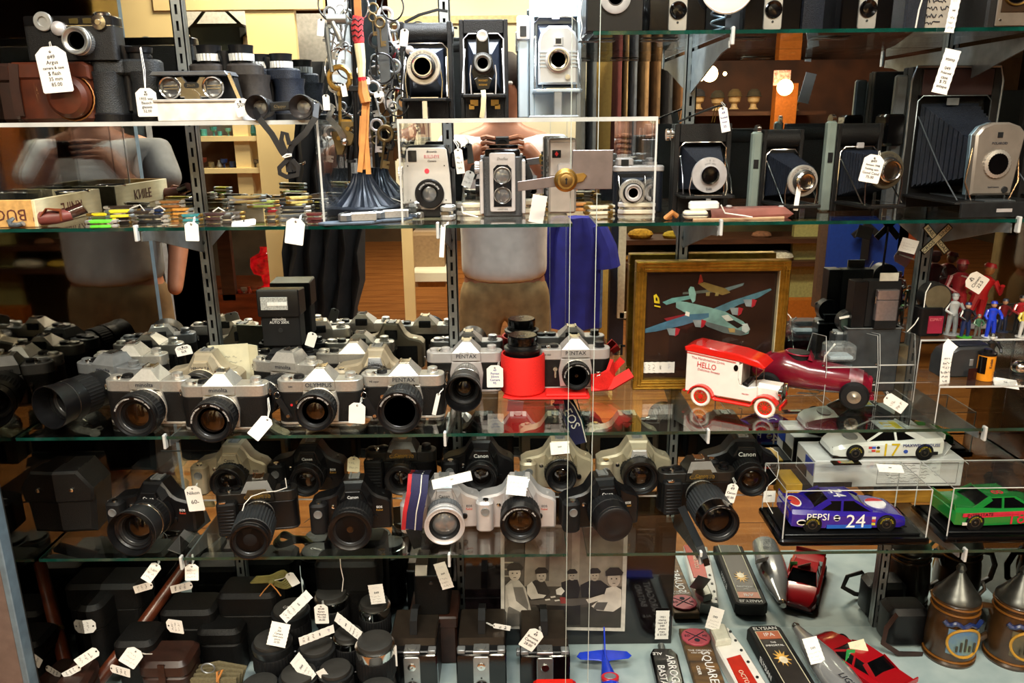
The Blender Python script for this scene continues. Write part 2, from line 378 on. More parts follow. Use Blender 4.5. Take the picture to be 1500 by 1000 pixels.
vpart(w, 'back_panel', vbox(262, 200, 416, 330, 2.95, .02), M('brown panel', '6e5238', .7, 0, .2, 10))
w = vthing('handbag', 'dark green handbag with a thin handle standing in the pine cabinet', 'bag', 316, 100, 2.7)
vpart(w, 'bag_body', vbox(281, 34, 356, 118, 2.7, .15, .02), M('dark green leather', '23271c', .5))
a, b, c, d = V(284, 36, 2.75), V(300, 15, 2.75), V(330, 15, 2.75), V(352, 36, 2.75); vpart(w, 'handle', MB().tube([a, b, c, d], .008), M('dark green leather'))
w = vthing('carafe', 'cream stoneware carafe with a dark neck beside the handbag', 'bottle', 378, 80, 2.75)
q = V(384, 96, 2.75); w.location = q; part(w, 'jug', MB().lathe([(0, .07), (.06, .09), (.13, .08), (.17, .03), (.2, .025)], 20, 'z'), M('stoneware', 'b9a58c', .4)); part(w, 'neck', MB().lathe([(.19, .03), (.21, .04), (.235, .03)], 16, 'z'), GUN)
rn = random.Random(3)
pal = ['3f8078', '2f6d6a', 'b4482a', 'c9932d', '2a3f7a', 'a8a296', '7d3a2a', 'd0b27a', '5e8f86', '8b7c5c']
CN = dict(zip(pal, 'sea-green dark-teal rust-red mustard-yellow deep-blue stone-grey brick-brown sand-coloured pale-teal khaki'.split())); NB = {}
def bric(px, py, Yv, s, col, i):
    row = 'upper pine' if py == 199 else 'lower pine' if py == 246 else 'ruby lamp' if py == 432 else 'dark brown'; NB[row] = NB.get(row, 0) + 1
    q = V(px, py, Yv); r = s
    shp = [[(0, r*.5), (r*.5, r*.8), (r*1.4, r*.5), (r*1.8, r*.25), (r*2.2, r*.35)], [(0, r*.7), (r*1.3, r*.7), (r*1.4, r*.5)], [(0, r*.4), (r*.2, r*.2), (r*.9, r*.2), (r*1.2, r*.7), (r*2.0, r*.8)]][i % 3]
    o = solo('knick_knack', 'small %s ornament, %s in line on the %s shelf in the mirror' % (CN.get(col, 'warm coloured'), ORD[(NB[row] - 1) % 29], row), 'ornament', MB().lathe(shp, 14, 'z'), M('glaze ' + col, col, .3, 0, .15), q, group='ornaments on the reflected shelves'); return o
k = 0
for y, xs in ((199, range(300, 425, 12)), (246, range(298, 425, 11))):
    for x in xs:
        if abs(x - 357) < 8: continue
        bric(x + rn.uniform(-2, 2), y, 2.7, rn.uniform(.016, .030), pal[(0, 1, 0, 8)[k % 4]] if y == 199 else pal[rn.randrange(len(pal))], rn.randrange(3)); k += 1
# grey panel, striped garment, dark coat
w = vthing('dark_coat', 'long charcoal coat hanging beside the pine cabinet, reflected', 'coat', 505, 500, 2.3)
vpart(w, 'coat_body', MB().rings([[V(x + 4 * math.sin(k * 1.3 + y), y, 2.3 + .06 * math.sin(k * 2.1)) for k, x in enumerate(range(438 - (y - 90) // 12, 585 - (600 - y) // 30, 8))][:16] for y in range(90, 610, 40)], False, False, False), M('charcoal cloth', '1c1d20', .85, 0, .2, 30))
w = vthing('garment_rail', 'rows of pale grey hangers and striped cloth, reflected at the upper left', 'clothes rack', 455, 100, 2.9)
vpart(w, 'grey_panel', vbox(432, 20, 480, 200, 2.9, .02), M('grey board', '97928b', .7)); 
for i in range(9): vpart(w, 'striped_cloth', vbox(442 + i * 8, 92 + abs(i - 4) * 4, 448 + i * 8, 300, 2.8, .06), M('striped cloth ' + 'ab'[i % 2], ('3b3530', '8d8372')[i % 2], .8))
w = vthing('cream_wall_panel', 'bright cream partition behind the photographer', 'partition', 730, 300, 3.4)
vpart(w, 'panel', vbox(583, -60, 872, 320, 3.4, .05), M('cream paint', 'efe6c8', .7, 0, .03, 4)); vpart(w, 'rail', vbox(583, 24, 872, 32, 3.38, .03), M('cream trim', 'd9c896', .6))
vpart(w, 'case_frame', vbox(594, 320, 603, 470, 2.9, .03), PINE)
vpart(w, 'lower_case', vbox(603, 345, 650, 420, 3.2, .4), M('tan case', '9a7a55', .6)); vpart(w, 'case_shelf', vbox(603, 400, 655, 412, 3.0, .4), M('cream paint'))
vpart(w, 'yellow_post', vbox(873, -60, 898, 520, 3.0, .06), M('yellow ochre paint', 'c9a653', .6, 0, .05))
# hanging clothes
gar = [(846, 858, '4a4c4c'), (860, 874, '55585a'), (900, 908, '6b2f2a'), (909, 917, 'a38252'), (918, 932, '5c6066'), (933, 950, '9a7448'), (951, 966, '7c5b36'), (967, 984, '3c3a38'), (985, 998, '8a5d34')]
for i, (x0, x1, c) in enumerate(gar):
    q0, q1 = V(x0, 60, 2.9), V(x1, 60, 2.9); zt, zb = V(0, 62, 2.9).z, V(0, 300, 2.9).z; mb = MB(); rr = []
    for kz in range(9):
        z = zt + (zb - zt) * kz / 8; rr.append([((q0.x + q1.x) / 2 + (q1.x - q0.x) * (.5 + .03 * kz) * math.cos(a) * .72, -2.9 + .2 * math.sin(a) + .01 * math.sin(3 * a + kz), z) for a in [2 * math.pi * j / 14 for j in range(14)]])
    o = solo('hanging_garment', 'coat hanging sideways, %s from the left on the reflected rail by the yellow post' % ORD[i], 'clothes', mb.rings(rr), M('cloth ' + c, c, .85, 0, .15, 20), group='clothes on the reflected rail')
def shirt(px0, py0, px1, py1, Yv, col, lab, fold=.05):
    a, b = V(px0, py0, Yv), V(px1, py1, Yv); cx = (a.x + b.x) / 2; w_ = abs(b.x - a.x) / 2; o = thing('hanging_shirt', lab, 'shirt', (cx, -Yv, b.z)); h = a.z - b.z; rr = []
    for kz in range(13):
        t = kz / 12; ww = w_ * (1 if t < .82 else 1 - (t - .82) * 1.6); rr.append([(ww * math.cos(u), (.07 + .014 * math.sin(5 * u)) * math.sin(u) + fold * .3 * math.sin(7 * u + t * 2), h * t) for u in [2 * math.pi * j / 28 for j in range(28)]])
    part(o, 'shirt_body', MB().rings(rr), M('cloth ' + col, col, .85, 0, .12, 15))
    part(o, 'sleeve', MB().tube([(w_ * .8, 0, h * .93), (w_ * 1.15, 0, h * .72), (w_ * 1.25, 0, h * .55)], [.05, .06, .065], 10), M('cloth ' + col))
    part(o, 'sleeve', MB().tube([(-w_ * .8, 0, h * .93), (-w_ * 1.15, 0, h * .72), (-w_ * 1.2, 0, h * .55)], [.05, .06, .065], 10), M('cloth ' + col)); return o
shirt(796, 318, 878, 478, 2.6, '1f2380', 'royal blue shirt hanging in the shop, reflected at the middle')
w = solo('hanging_jeans', 'faded blue jeans hanging below the blue shirt, reflected', 'jeans', vbox(850, 370, 882, 486, 2.72, .1, .02), M('denim', '5a74a6', .85, 0, .2, 30))
w = vthing('dark_post', 'dark painted post next to the white framed shoe cabinet, reflected', 'post', 905, 500, 2.8)
vpart(w, 'post', vbox(896, 318, 912, 520, 2.8, .08), M('midnight paint', '1e2230', .6)); 
w = vthing('glazed_cabinet', 'white framed cabinet door left of the shelves of shoes, reflected', 'cabinet', 915, 470, 2.75)
vpart(w, 'stile', vbox(908, 318, 914, 466, 2.75, .03), M('off white frame', 'cfc6a8', .5)); vpart(w, 'rail', vbox(908, 458, 940, 466, 2.75, .03), M('off white frame'))
# warm shop shelves with caps, shoes, mannequin heads (upper right and under the shelf)
w = vthing('hat_shelves', 'warm lit wooden shelves carrying caps and shoes, reflected at the right', 'shelves', 1080, 520, 4.2)
vpart(w, 'back_board', vbox(1000, 60, 1330, 320, 4.6, .03), M('amber board', '4a270f', .7, 0, .3, 4)); vpart(w, 'back_board', vbox(918, 320, 1205, 470, 4.6, .03), M('olive board', '4d4424', .7, 0, .3, 4))
for y in (164, 352, 386): vpart(w, 'shelf_board', vbox(1000 if y < 200 else 918, y, 1210, y + 4, 4.2, .4), OAKD)
vpart(w, 'orange_post', vbox(1138, 122, 1155, 300, 4.1, .08), M('orange pine', 'b5661e', .5)); vpart(w, 'yellow_wall', vbox(1165, 322, 1200, 470, 4.3, .05), M('pale yellow paint', 'b0a765', .7))
vpart(w, 'picture_stand', vbox(1140, 440, 1200, 470, 4.0, .1), M('orange pine'))
for i, (x, y) in enumerate(((1103, 160), (1163, 162), (1022, 160), (1050, 162), (1075, 160))):
    q = V(x, y, 4.3); o = thing('mannequin_head', 'mannequin head with a cap, reflected, %s' % ('left of the orange post', 'right of the orange post', 'at the left end of the shelf', 'second from the left end', 'in the middle of the shelf')[i], 'mannequin head', q, 0, 'reflected mannequin heads'); o.scale = (.5,) * 3
    part(o, 'head', MB().lathe([(0, .07), (.03, .045), (.07, .04), (.10, .075), (.16, .085), (.21, .07), (.24, .03)], 18, 'z'), M('wax skin', 'b39668', .5)); part(o, 'cap', MB().lathe([(.17, .12), (.18, .095), (.23, .085), (.27, .04)], 18, 'z'), M('felt ' + str(i % 3), ('3a3324', '5c4a2a', '2b2b30')[i % 3], .9))
for i, (x, y, c) in enumerate(((930, 362, 'b5862a'), (938, 345, 'c79a30'), (960, 368, '6d6a3a'), (985, 345, 'b59c2a'), (1020, 375, 'cfc8a8'), (1050, 378, '6a4630'), (1075, 365, '7b4a2c'), (1095, 365, 'c2a23c'), (1140, 372, 'd8d0b8'), (1115, 345, '7c5236'))):
    q = V(x, 350.5 if y < 355 else 384.5, 4.3); s = .05 + .012 * (i % 3)
    solo('folded_cap', 'small cap or shoe, %s from the left on the reflected shelf under the glass' % ORD[i], 'cap', MB().sphere((0, 0, s * .6), s, 12, (1.5, 1, .7)), M('felt c' + str(i), c, .85, 0, .2), q, group='caps and shoes on the reflected shelves')
BULB = M('lit bulb', 'ffd9a0', .5, emit=14, noise=0)
for x, y, wl_ in ((1027, 116, 'beside the third shelf standard'), (1062, 108, 'hanging highest'), (996, 132, 'hanging lowest, at the left')):
    q = V(x, y, 4.0); solo('bulb', 'glowing round bulb over the reflected hat shelf, ' + wl_, 'lamp', MB().sphere((0, 0, 0), .013, 14), BULB, q, group='reflected bulbs')
for x, y in ((1040, 108), (1150, 128)):
    l = bpy.data.lights.new('bulb light', 'POINT'); l.energy = 2.2; l.color = (1, .6, .25); l.shadow_soft_size = .05; o = bpy.data.objects.new('bulb_light', l); o.location = V(x, y, 3.9); COL.objects.link(o)
q = vthing('notice_card', 'red and white printed card pinned above the orange post, reflected', 'sign', 1145, 125, 4.0)
vpart(q, 'card', vbox(1134, 103, 1157, 125, 4.0, .005), M('pink print', 'd8c6bc', .6, 0, .3, 60, col2='b04a3c'))
# blue panel with a black arrow
w = vthing('arrow_sign', 'royal blue board with a big black arrow, reflected at the right', 'sign', 1270, 450, 3.2)
vpart(w, 'board', vbox(1218, 318, 1320, 432, 3.2, .03), M('royal blue board', '123a94', .6, 0, .05)); vpart(w, 'edge_post', vbox(1205, 318, 1218, 450, 3.25, .05), M('brown post', '5a4433', .6)); vpart(w, 'orange_edge', vbox(1320, 318, 1345, 380, 3.2, .05), M('rust orange', '8a3c18', .6))
a = V(1270, 328, 3.18); k2 = 4.6 / 1150
vpart(w, 'arrow', MB().prism([(a.x + u * k2, a.z + v * k2) for u, v in ((0, 4), (22, -14), (17, -20), (5, -11), (5, -52), (-5, -52), (-5, -11), (-17, -20), (-22, -14))], -3.18, -3.165, 'y'), M('black paint', '141416', .6))
# post added for the case frame's reflection, brown shelves at the far left, red lamp cabinet
w = vthing('frame_reflection_post', 'blue grey post with a white edge, added for the reflected case frame at the left', 'pillar', 240, 500, 2.4)
vpart(w, 'post_face', vbox(222, 180, 262, 560, 2.4, .1), M('blue grey paint', '5f6d72', .5)); vpart(w, 'white_edge', vbox(262, 180, 270, 560, 2.39, .1), M('white trim', 'd8dcdc', .4)); vpart(w, 'tan_edge', vbox(270, 180, 277, 560, 2.39, .1), M('tan case'))
w = vthing('red_lamp_cabinet', 'glass cabinet with a ruby lamp on a rust red base, reflected', 'cabinet', 360, 500, 3.0)
vpart(w, 'base', vbox(278, 432, 440, 560, 3.0, .6), M('rust wood', '84401c', .5, 0, .2, 6, kind='wood')); vpart(w, 'back', vbox(278, 330, 430, 432, 3.6, .03), M('olive grey wall', '6f6a58', .8, 0, .2, 5)); vpart(w, 'stile', vbox(432, 338, 441, 500, 2.95, .04), PINE); vpart(w, 'post', vbox(327, 330, 334, 440, 3.0, .04), OAKD)
q = V(392, 424, 3.1); o = thing('ruby_lamp', 'ruby red glass lamp with a round shade and narrow neck, reflected', 'lamp', q)
rg = M('ruby glass', 'b80f14', .15, 0, .3, 30, coat=.8, emit=.5); part(o, 'shade', MB().lathe([(.08, .03), (.10, .07), (.14, .085), (.19, .08), (.215, .03), (.235, .02), (.25, .022)], 24, 'z'), rg); part(o, 'base', MB().lathe([(0, .05), (.01, .05), (.03, .02), (.08, .03)], 20, 'z'), rg)
for i, (x, c) in enumerate(((345, 'd8cfc0'), (352, 'c23a20'), (358, 'b9b29a'), (366, 'd4552a'), (374, 'c9682a'), (382, 'b5301c'), (405, 'c4602c'))): bric(x, 432, 3.05, .022, c, i)
w = vthing('brown_shelving', 'dark brown shelving heaped with goods, reflected at the far left', 'shelves', 60, 560, 3.2)
vpart(w, 'case_body', vbox(-200, 180, 132, 600, 3.5, .4), M('dark oak', '241a10', .6, 0, .2, 6, kind='wood'))
for y in (300, 380, 440): vpart(w, 'shelf_board', vbox(-160, y, 132, y + 7, 3.1, .4), M('mid oak', '3d2c18', .6, 0, .2, 6, kind='wood'))
for i, (x, y, c) in enumerate(((80, 378, '8a6f1e'), (100, 378, '5a5240'), (35, 378, '6a6450'), (60, 438, '70583a'), (90, 438, '3d4450'), (110, 438, '4d3d28'), (30, 296, '4b2f1c'), (70, 296, '54371f'))): bric(x, y, 3.15, .035, c, i + 1)
# people
def skin(par, name, joints, edges, mat, sub=2):
    me = bpy.data.meshes.new(name); ks = list(joints); me.from_pydata([joints[k][0] for k in ks], [(ks.index(a), ks.index(b)) for a, b in edges], [])
    o = bpy.data.objects.new(name, me); COL.objects.link(o); md = o.modifiers.new('s', 'SKIN'); md.use_smooth_shade = True; s = o.modifiers.new('u', 'SUBSURF'); s.levels = s.render_levels = sub
    for i, k in enumerate(ks):
        r = joints[k][1]; me.skin_vertices[0].data[i].radius = r if isinstance(r, tuple) else (r, r)
    me.skin_vertices[0].data[0].use_root = True
    dg = bpy.context.evaluated_depsgraph_get(); m2 = bpy.data.meshes.new_from_object(o.evaluated_get(dg)); bpy.data.objects.remove(o)
    return part(par, name, m2, mat)
SKIN = M('skin', 'b67a5c', .5, 0, .08, 20)
def person(X, Y, shirtc, pantc, lab, arms_up=True, s=1.0, zcam=1.5):
    o = thing('person', lab, 'person', (X, Y, 0)); J = {}; E = []
    J['pel'] = ((0, 0, .95), (.12, .08)); J['ch'] = ((0, -.01, 1.28), (.14, .09)); J['sh'] = ((0, 0, 1.42), (.13, .09)); J['nk'] = ((0, .01, 1.50), .052); J['hd'] = ((0, .02, 1.62), (.075, .09)); J['tp'] = ((0, .01, 1.70), (.06, .075))
    E += [('pel', 'ch'), ('ch', 'sh'), ('sh', 'nk'), ('nk', 'hd'), ('hd', 'tp')]
    for sd in (-1, 1):
        g = str(sd); J['hip' + g] = ((sd * .09, 0, .88), .095); J['kn' + g] = ((sd * .10, .02, .48), .062); J['an' + g] = ((sd * .10, 0, .09), .042); J['to' + g] = ((sd * .11, .17, .03), .035)
        E += [('pel', 'hip' + g), ('hip' + g, 'kn' + g), ('kn' + g, 'an' + g), ('an' + g, 'to' + g)]
        J['s' + g] = ((sd * .18, 0, 1.41), .058)
        if arms_up: J['el' + g] = ((sd * .25, .10, 1.20), .043); J['wr' + g] = ((sd * .07, .15, 1.43), .028)
        else: J['el' + g] = ((sd * .25, .0, 1.12), .043); J['wr' + g] = ((sd * .24, .10, .88), .028)
        E += [('sh', 's' + g), ('s' + g, 'el' + g), ('el' + g, 'wr' + g)]
    skin(o, 'body', J, E, SKIN)
    T = {'q': ((0, 0, .90), (.178, .13)), 'p': ((0, 0, .97), (.18, .128)), 'w': ((0, 0, 1.08), (.178, .125)), 'c': ((0, -.01, 1.28), (.19, .13)), 's': ((0, 0, 1.41), (.15, .105)), 'n': ((0, 0, 1.455), (.07, .06))}; e = [('q', 'p'), ('p', 'w'), ('w', 'c'), ('c', 's'), ('s', 'n')]
    for sd in (-1, 1): T['a%d' % sd] = ((sd * .19, 0, 1.40), .078); T['b%d' % sd] = ((sd * .245, .06, 1.27), .07); e += [('s', 'a%d' % sd), ('a%d' % sd, 'b%d' % sd)]
    skin(o, 'shirt', T, e, shirtc)
    P = {'p': ((0, 0, .97), (.16, .11)), 'q': ((0, 0, .92), (.15, .10))}; e = [('p', 'q')]
    for sd in (-1, 1): P['a%d' % sd] = ((sd * .105, 0, .82), .088); P['b%d' % sd] = ((sd * .105, .02, .5), .085); P['c%d' % sd] = ((sd * .11, .01, .12), .07); e += [('q', 'a%d' % sd), ('a%d' % sd, 'b%d' % sd), ('b%d' % sd, 'c%d' % sd)]
    skin(o, 'trousers', P, e, pantc)
    part(o, 'hair', MB().sphere((0, -.01, 1.66), .1, 14, (.95, 1.05, .95)), M('brown hair', '2c1d12', .7))
    for sd in (-1, 1):
        part(o, 'shoe', MB().sphere((sd * .11, .06, .04), .06, 12, (.8, 2.2, .65)), M('brown shoe', '3a2618', .5))
        for f in range(4):
            x = sd * (.052 + .001 * f); zz = (1.45 - f * .018) if arms_up else .86 - .01 * f; yy = .165 if arms_up else .12
            part(o, 'finger', MB().tube([(sd * .07, yy - .01, zz), (x, yy + .03, zz + .005), (x - sd * .028, yy + .04, zz)], [.009, .008, .006]), SKIN)
        part(o, 'eye', MB().sphere((sd * .03, .095, 1.635), .009, 8), M('eye', 'e8e4dc', .3))
    part(o, 'nose', MB().tube([(0, .10, 1.63), (0, .122, 1.60), (0, .105, 1.592)], [.008, .013, .008]), SKIN)
    part(o, 'mouth', MB().sphere((0, .098, 1.57), .018, 10, (1, .3, .3)), M('lips', '8a4a40', .5))
    return o
ps = person(Xat(738, -.0, 1.3) * 2.1 - .0, -1.60, M('white cotton', 'f2f0ea', .85, 0, .05, 30, .2), M('khaki cotton', 'a3875c', .85, 0, .1, 30, .2), 'person in a white T-shirt and khaki trousers photographing the case, reflected in its mirror')
pc = thing('photo_camera', 'small black camera held up by the person reflected in the mirror', 'camera', (ps.location.x, -1.445, 1.425))
part(pc, 'body', MB().box(-.055, .055, -.02, .012, -.03, .03, .004), BLK); part(pc, 'lens', MB().lathe([(0, .02), (.018, .02)], 16, 'y', (0, .01, 0)), BLKG)
q = V(178, 430, 1.6); person(q.x, -1.62, M('grey marl cotton', '6f6f6e', .85, 0, .08, 30, .2), M('brown canvas', '6a5030', .85, 0, .1, 30), 'person in a grey shirt and brown trousers, reflected at the left of the case', False)
# ================================================================ builders
def lens(par, x, z, y0, segs, fr=None, glass=None, ring=None, cap=None, name='lens', hood=0, mat0=BLK, seg=36, rmat=None):
    """segs: (length, radius, part name, material, ribs) stacked towards -Y"""
    y = y0; first = None
    for i, (l, r, nm, mt, rib) in enumerate(segs):
        r2 = r
        if isinstance(r, tuple): r, r2 = r
        n = 72 if rib else seg
        mb = MB().lathe([(y, r - .0012), (y - .0008, r), (y - l + .0008, r2), (y - l, r2 - .0012)], n, 'y', (x, 0, z), rib=(rib if rib else 0))
        if i == len(segs) - 1 and not cap: mb.f.pop()
        if first is None: first = part(par, name, mb, mt)
        else: part(first, nm, mb, mt)
        y -= l
    R0 = r2
    if cap:
        c = part(first, 'lens_cap', MB().lathe([(y, R0 - .0005), (y - .006, R0 - .0005), (y - .007, R0 - .002), (y - .007, R0 * .55), (y - .0062, R0 * .5)], seg, 'y', (x, 0, z)), cap)
        return first, y
    if hood:
        part(first, 'lens_hood', MB().lathe([(y, R0 - .001), (y - hood, R0 + .002), (y - hood, R0 + .0005), (y - .002, R0 - .003)], seg, 'y', (x, 0, z), cap0=False, cap1=False), mat0)
        R0 -= .003
    g = fr or R0 - .005
    part(first, 'front_rim', MB().lathe([(y, R0), (y - .0018, R0 - .0006), (y - .0018, R0 - .0022), (y + .001, g + .002), (y + .0015, g)], seg, 'y', (x, 0, z), cap0=False, cap1=False), rmat or BLK)
    part(first, 'inner_rim', MB().lathe([(y + .0012, g + .0012), (y + .005, g * .90), (y + .0052, g * .86), (y + .010, g * .80)], seg, 'y', (x, 0, z), cap0=False, cap1=False), BLKM)
    part(first, 'front_element', MB().lathe([(y + .011, g * .84), (y + .0075, g * .62), (y + .0055, g * .34), (y + .005, .0005)], seg, 'y', (x, 0, z), cap0=False), glass or LENSG)
    part(first, 'retaining_ring', MB().lathe([(y + .0048, g * .9), (y + .0040, g * .89), (y + .0048, g * .86)], seg, 'y', (x, 0, z), cap0=False, cap1=False), GUN)
    if ring: text(first, ring, min(.0036, (R0 - g) * .62), (x, y - .0016, z), WHT, name='engraved_ring', ring=(R0 + g) / 2 - .0012)
    return first, y
def slr(label, px, Y, z, name='film_camera', W=.137, H=.074, T=.034, top=SATIN, body=LEATH, logo=None, lmat=None, lx=.004, prism='point', pw=.050, ph=.018, lz=.036, segs=None, fr=None, glass=None, ring=None, cap=None, hood=0, rz=0, group=None, small=None, smallx=-.045, dz=0, lsize=.0098, hat=None, mount=True, knobm=None, rmat=None, lugs=True, strip=True, cat='camera'):
    p = at(px, Y, z); o = thing(name, label, cat, (p.x, Y, z + dz), rz, group); f = -T / 2; lg = lmat or INK; km = knobm or top
    part(o, 'body', MB().prism(rrect(W, T, T * .42, 4), .004, H * .74, 'z', .0006), body)
    part(o, 'base_plate', MB().prism(rrect(W, T, T * .42, 4), 0, .0045, 'z', .0008), top)
    part(o, 'top_plate', MB().prism(rrect(W, T, T * .42, 4), H * .74, H, 'z', .0012), top)
    if strip: part(o, 'mount_panel', MB().prism([(lx - .027, .006), (lx + .027, .006), (lx + .030, H * .5), (lx + .026, H * .78), (lx - .026, H * .78), (lx - .030, H * .5)], f - .004, f + .002, 'y', .001), top)
    b = H - .013; hw = pw / 2
    def rg(w0, w1, ya, yb, zz): return [(lx - w0, ya, zz), (lx + w0, ya, zz), (lx + w1, yb, zz), (lx - w1, yb, zz)]
    if prism == 'point':
        rs = [rg(hw, hw, f - .006, T / 2 + .002, b), rg(hw, hw, f - .006, T / 2 + .003, H + .001), rg(hw * .30, hw * .36, f + .006, T / 2, H + ph)]
    elif prism == 'flat':
        rs = [rg(hw, hw, f - .006, T / 2 + .002, b), rg(hw * .95, hw, f - .006, T / 2 + .003, H + .003), rg(hw * .62, hw * .62, f + .004, T / 2, H + ph)]
    else:
        rs = [rg(hw * 1.1, hw, f - .008, T / 2 + .004, b - .004), rg(hw, hw, f - .009, T / 2 + .005, H + .002), rg(hw * .7, hw * .7, f - .003, T / 2 + .002, H + ph * .8), rg(hw * .5, hw * .5, f + .005, T / 2 - .002, H + ph)]
    pr = part(o, 'prism_housing', MB().rings(rs), top, smooth=12)
    part(pr, 'eyepiece', MB().box(lx - .012, lx + .012, T / 2 + .001, T / 2 + .006, H - .004, H + .010, .001), BLKM)
    if hat != 'no': part(pr, 'hot_shoe', MB().box(lx - .009, lx + .009, f + .012, T / 2 - .002, H + ph - .0005, H + ph + .0012).box(lx - .009, lx - .006, f + .012, T / 2 - .002, H + ph + .0012, H + ph + .003).box(lx + .006, lx + .009, f + .012, T / 2 - .002, H + ph + .0012, H + ph + .003), CHROME)
    if logo: text(pr, logo, lsize, (lx, f - .0066, b + .0078), lg, name='lettering')
    if small: text(o, small, .0042, (smallx, f - .0004, H * .87), lg)
    # controls (viewer's left is the camera's right)
    part(o, 'advance_lever', MB().lathe([(0, .008), (.004, .008), (.005, .006)], 20, 'z', (-W * .40, 0, H)).box(-W * .40, -W * .40 + .022, .001, .007, H + .002, H + .0045, .001), km)
    part(o, 'shutter_dial', MB().lathe([(0, .0085), (.005, .0085), (.006, .007)], 32, 'z', (-W * .25, .001, H), rib=.0004), knobm or BLK)
    part(o, 'shutter_button', MB().lathe([(0, .0045), (.004, .0045), (.005, .003)], 16, 'z', (-W * .325, -.007, H)), CHROME)
    part(o, 'rewind_knob', MB().lathe([(0, .0095), (.002, .0095), (.003, .008), (.009, .0085), (.010, .007)], 32, 'z', (W * .36, 0, H), rib=.0004), km)
    if lugs:
        for s in (-1, 1): part(o, 'strap_ring', MB().tube([(s * (W / 2 + .003) + .004 * math.cos(a) * .3, f * .3 + .001, H * .80 + .005 * math.sin(a)) for a in [2 * math.pi * k / 10 for k in range(10)]], .0007, 5, True), CHROME)
    if strip: part(o, 'self_timer_lever', MB().lathe([(0, .004), (-.003, .004)], 14, 'y', (lx - .036, f, H * .52)).prism([(lx - .038, H * .52), (lx - .034, H * .52), (lx - .0345, H * .30), (lx - .0375, H * .30)], f - .004, f - .002, 'y', .0004), CHROME)
    if segs: lens(o, lx, lz, f - .004, segs, fr, glass, ring, cap, hood=hood, rmat=rmat)
    return o
def prime(R=.029, L=.034, m=BLK): return [(.005, R * .92, 'mount_ring', SATIN, 0), (L * .2, R * .92, 'aperture_ring', m, .0006), (L * .15, R * .96, 'scale_ring', m, 0), (L * .4, R, 'focus_ring', BLKM, .0010), (L * .2, R * .97, 'filter_ring', m, 0)]
def zoom(R=.031, L=.075, m=BLK, band=SATIN): return [(.005, R * .85, 'mount_ring', band, 0), (L * .12, R * .88, 'aperture_ring', m, .0006), (L * .14, R * .9, 'scale_ring', m, 0), (L * .42, R, 'zoom_ring', BLKM, .0011), (L * .05, R * .98, 'band', band, 0), (L * .16, R, 'focus_ring', BLKM, .0009), (L * .08, (R, R * 1.04), 'filter_ring', m, 0)]
RINGA = 'LENS MADE IN JAPAN    1:1.7  f=50mm    %s    '
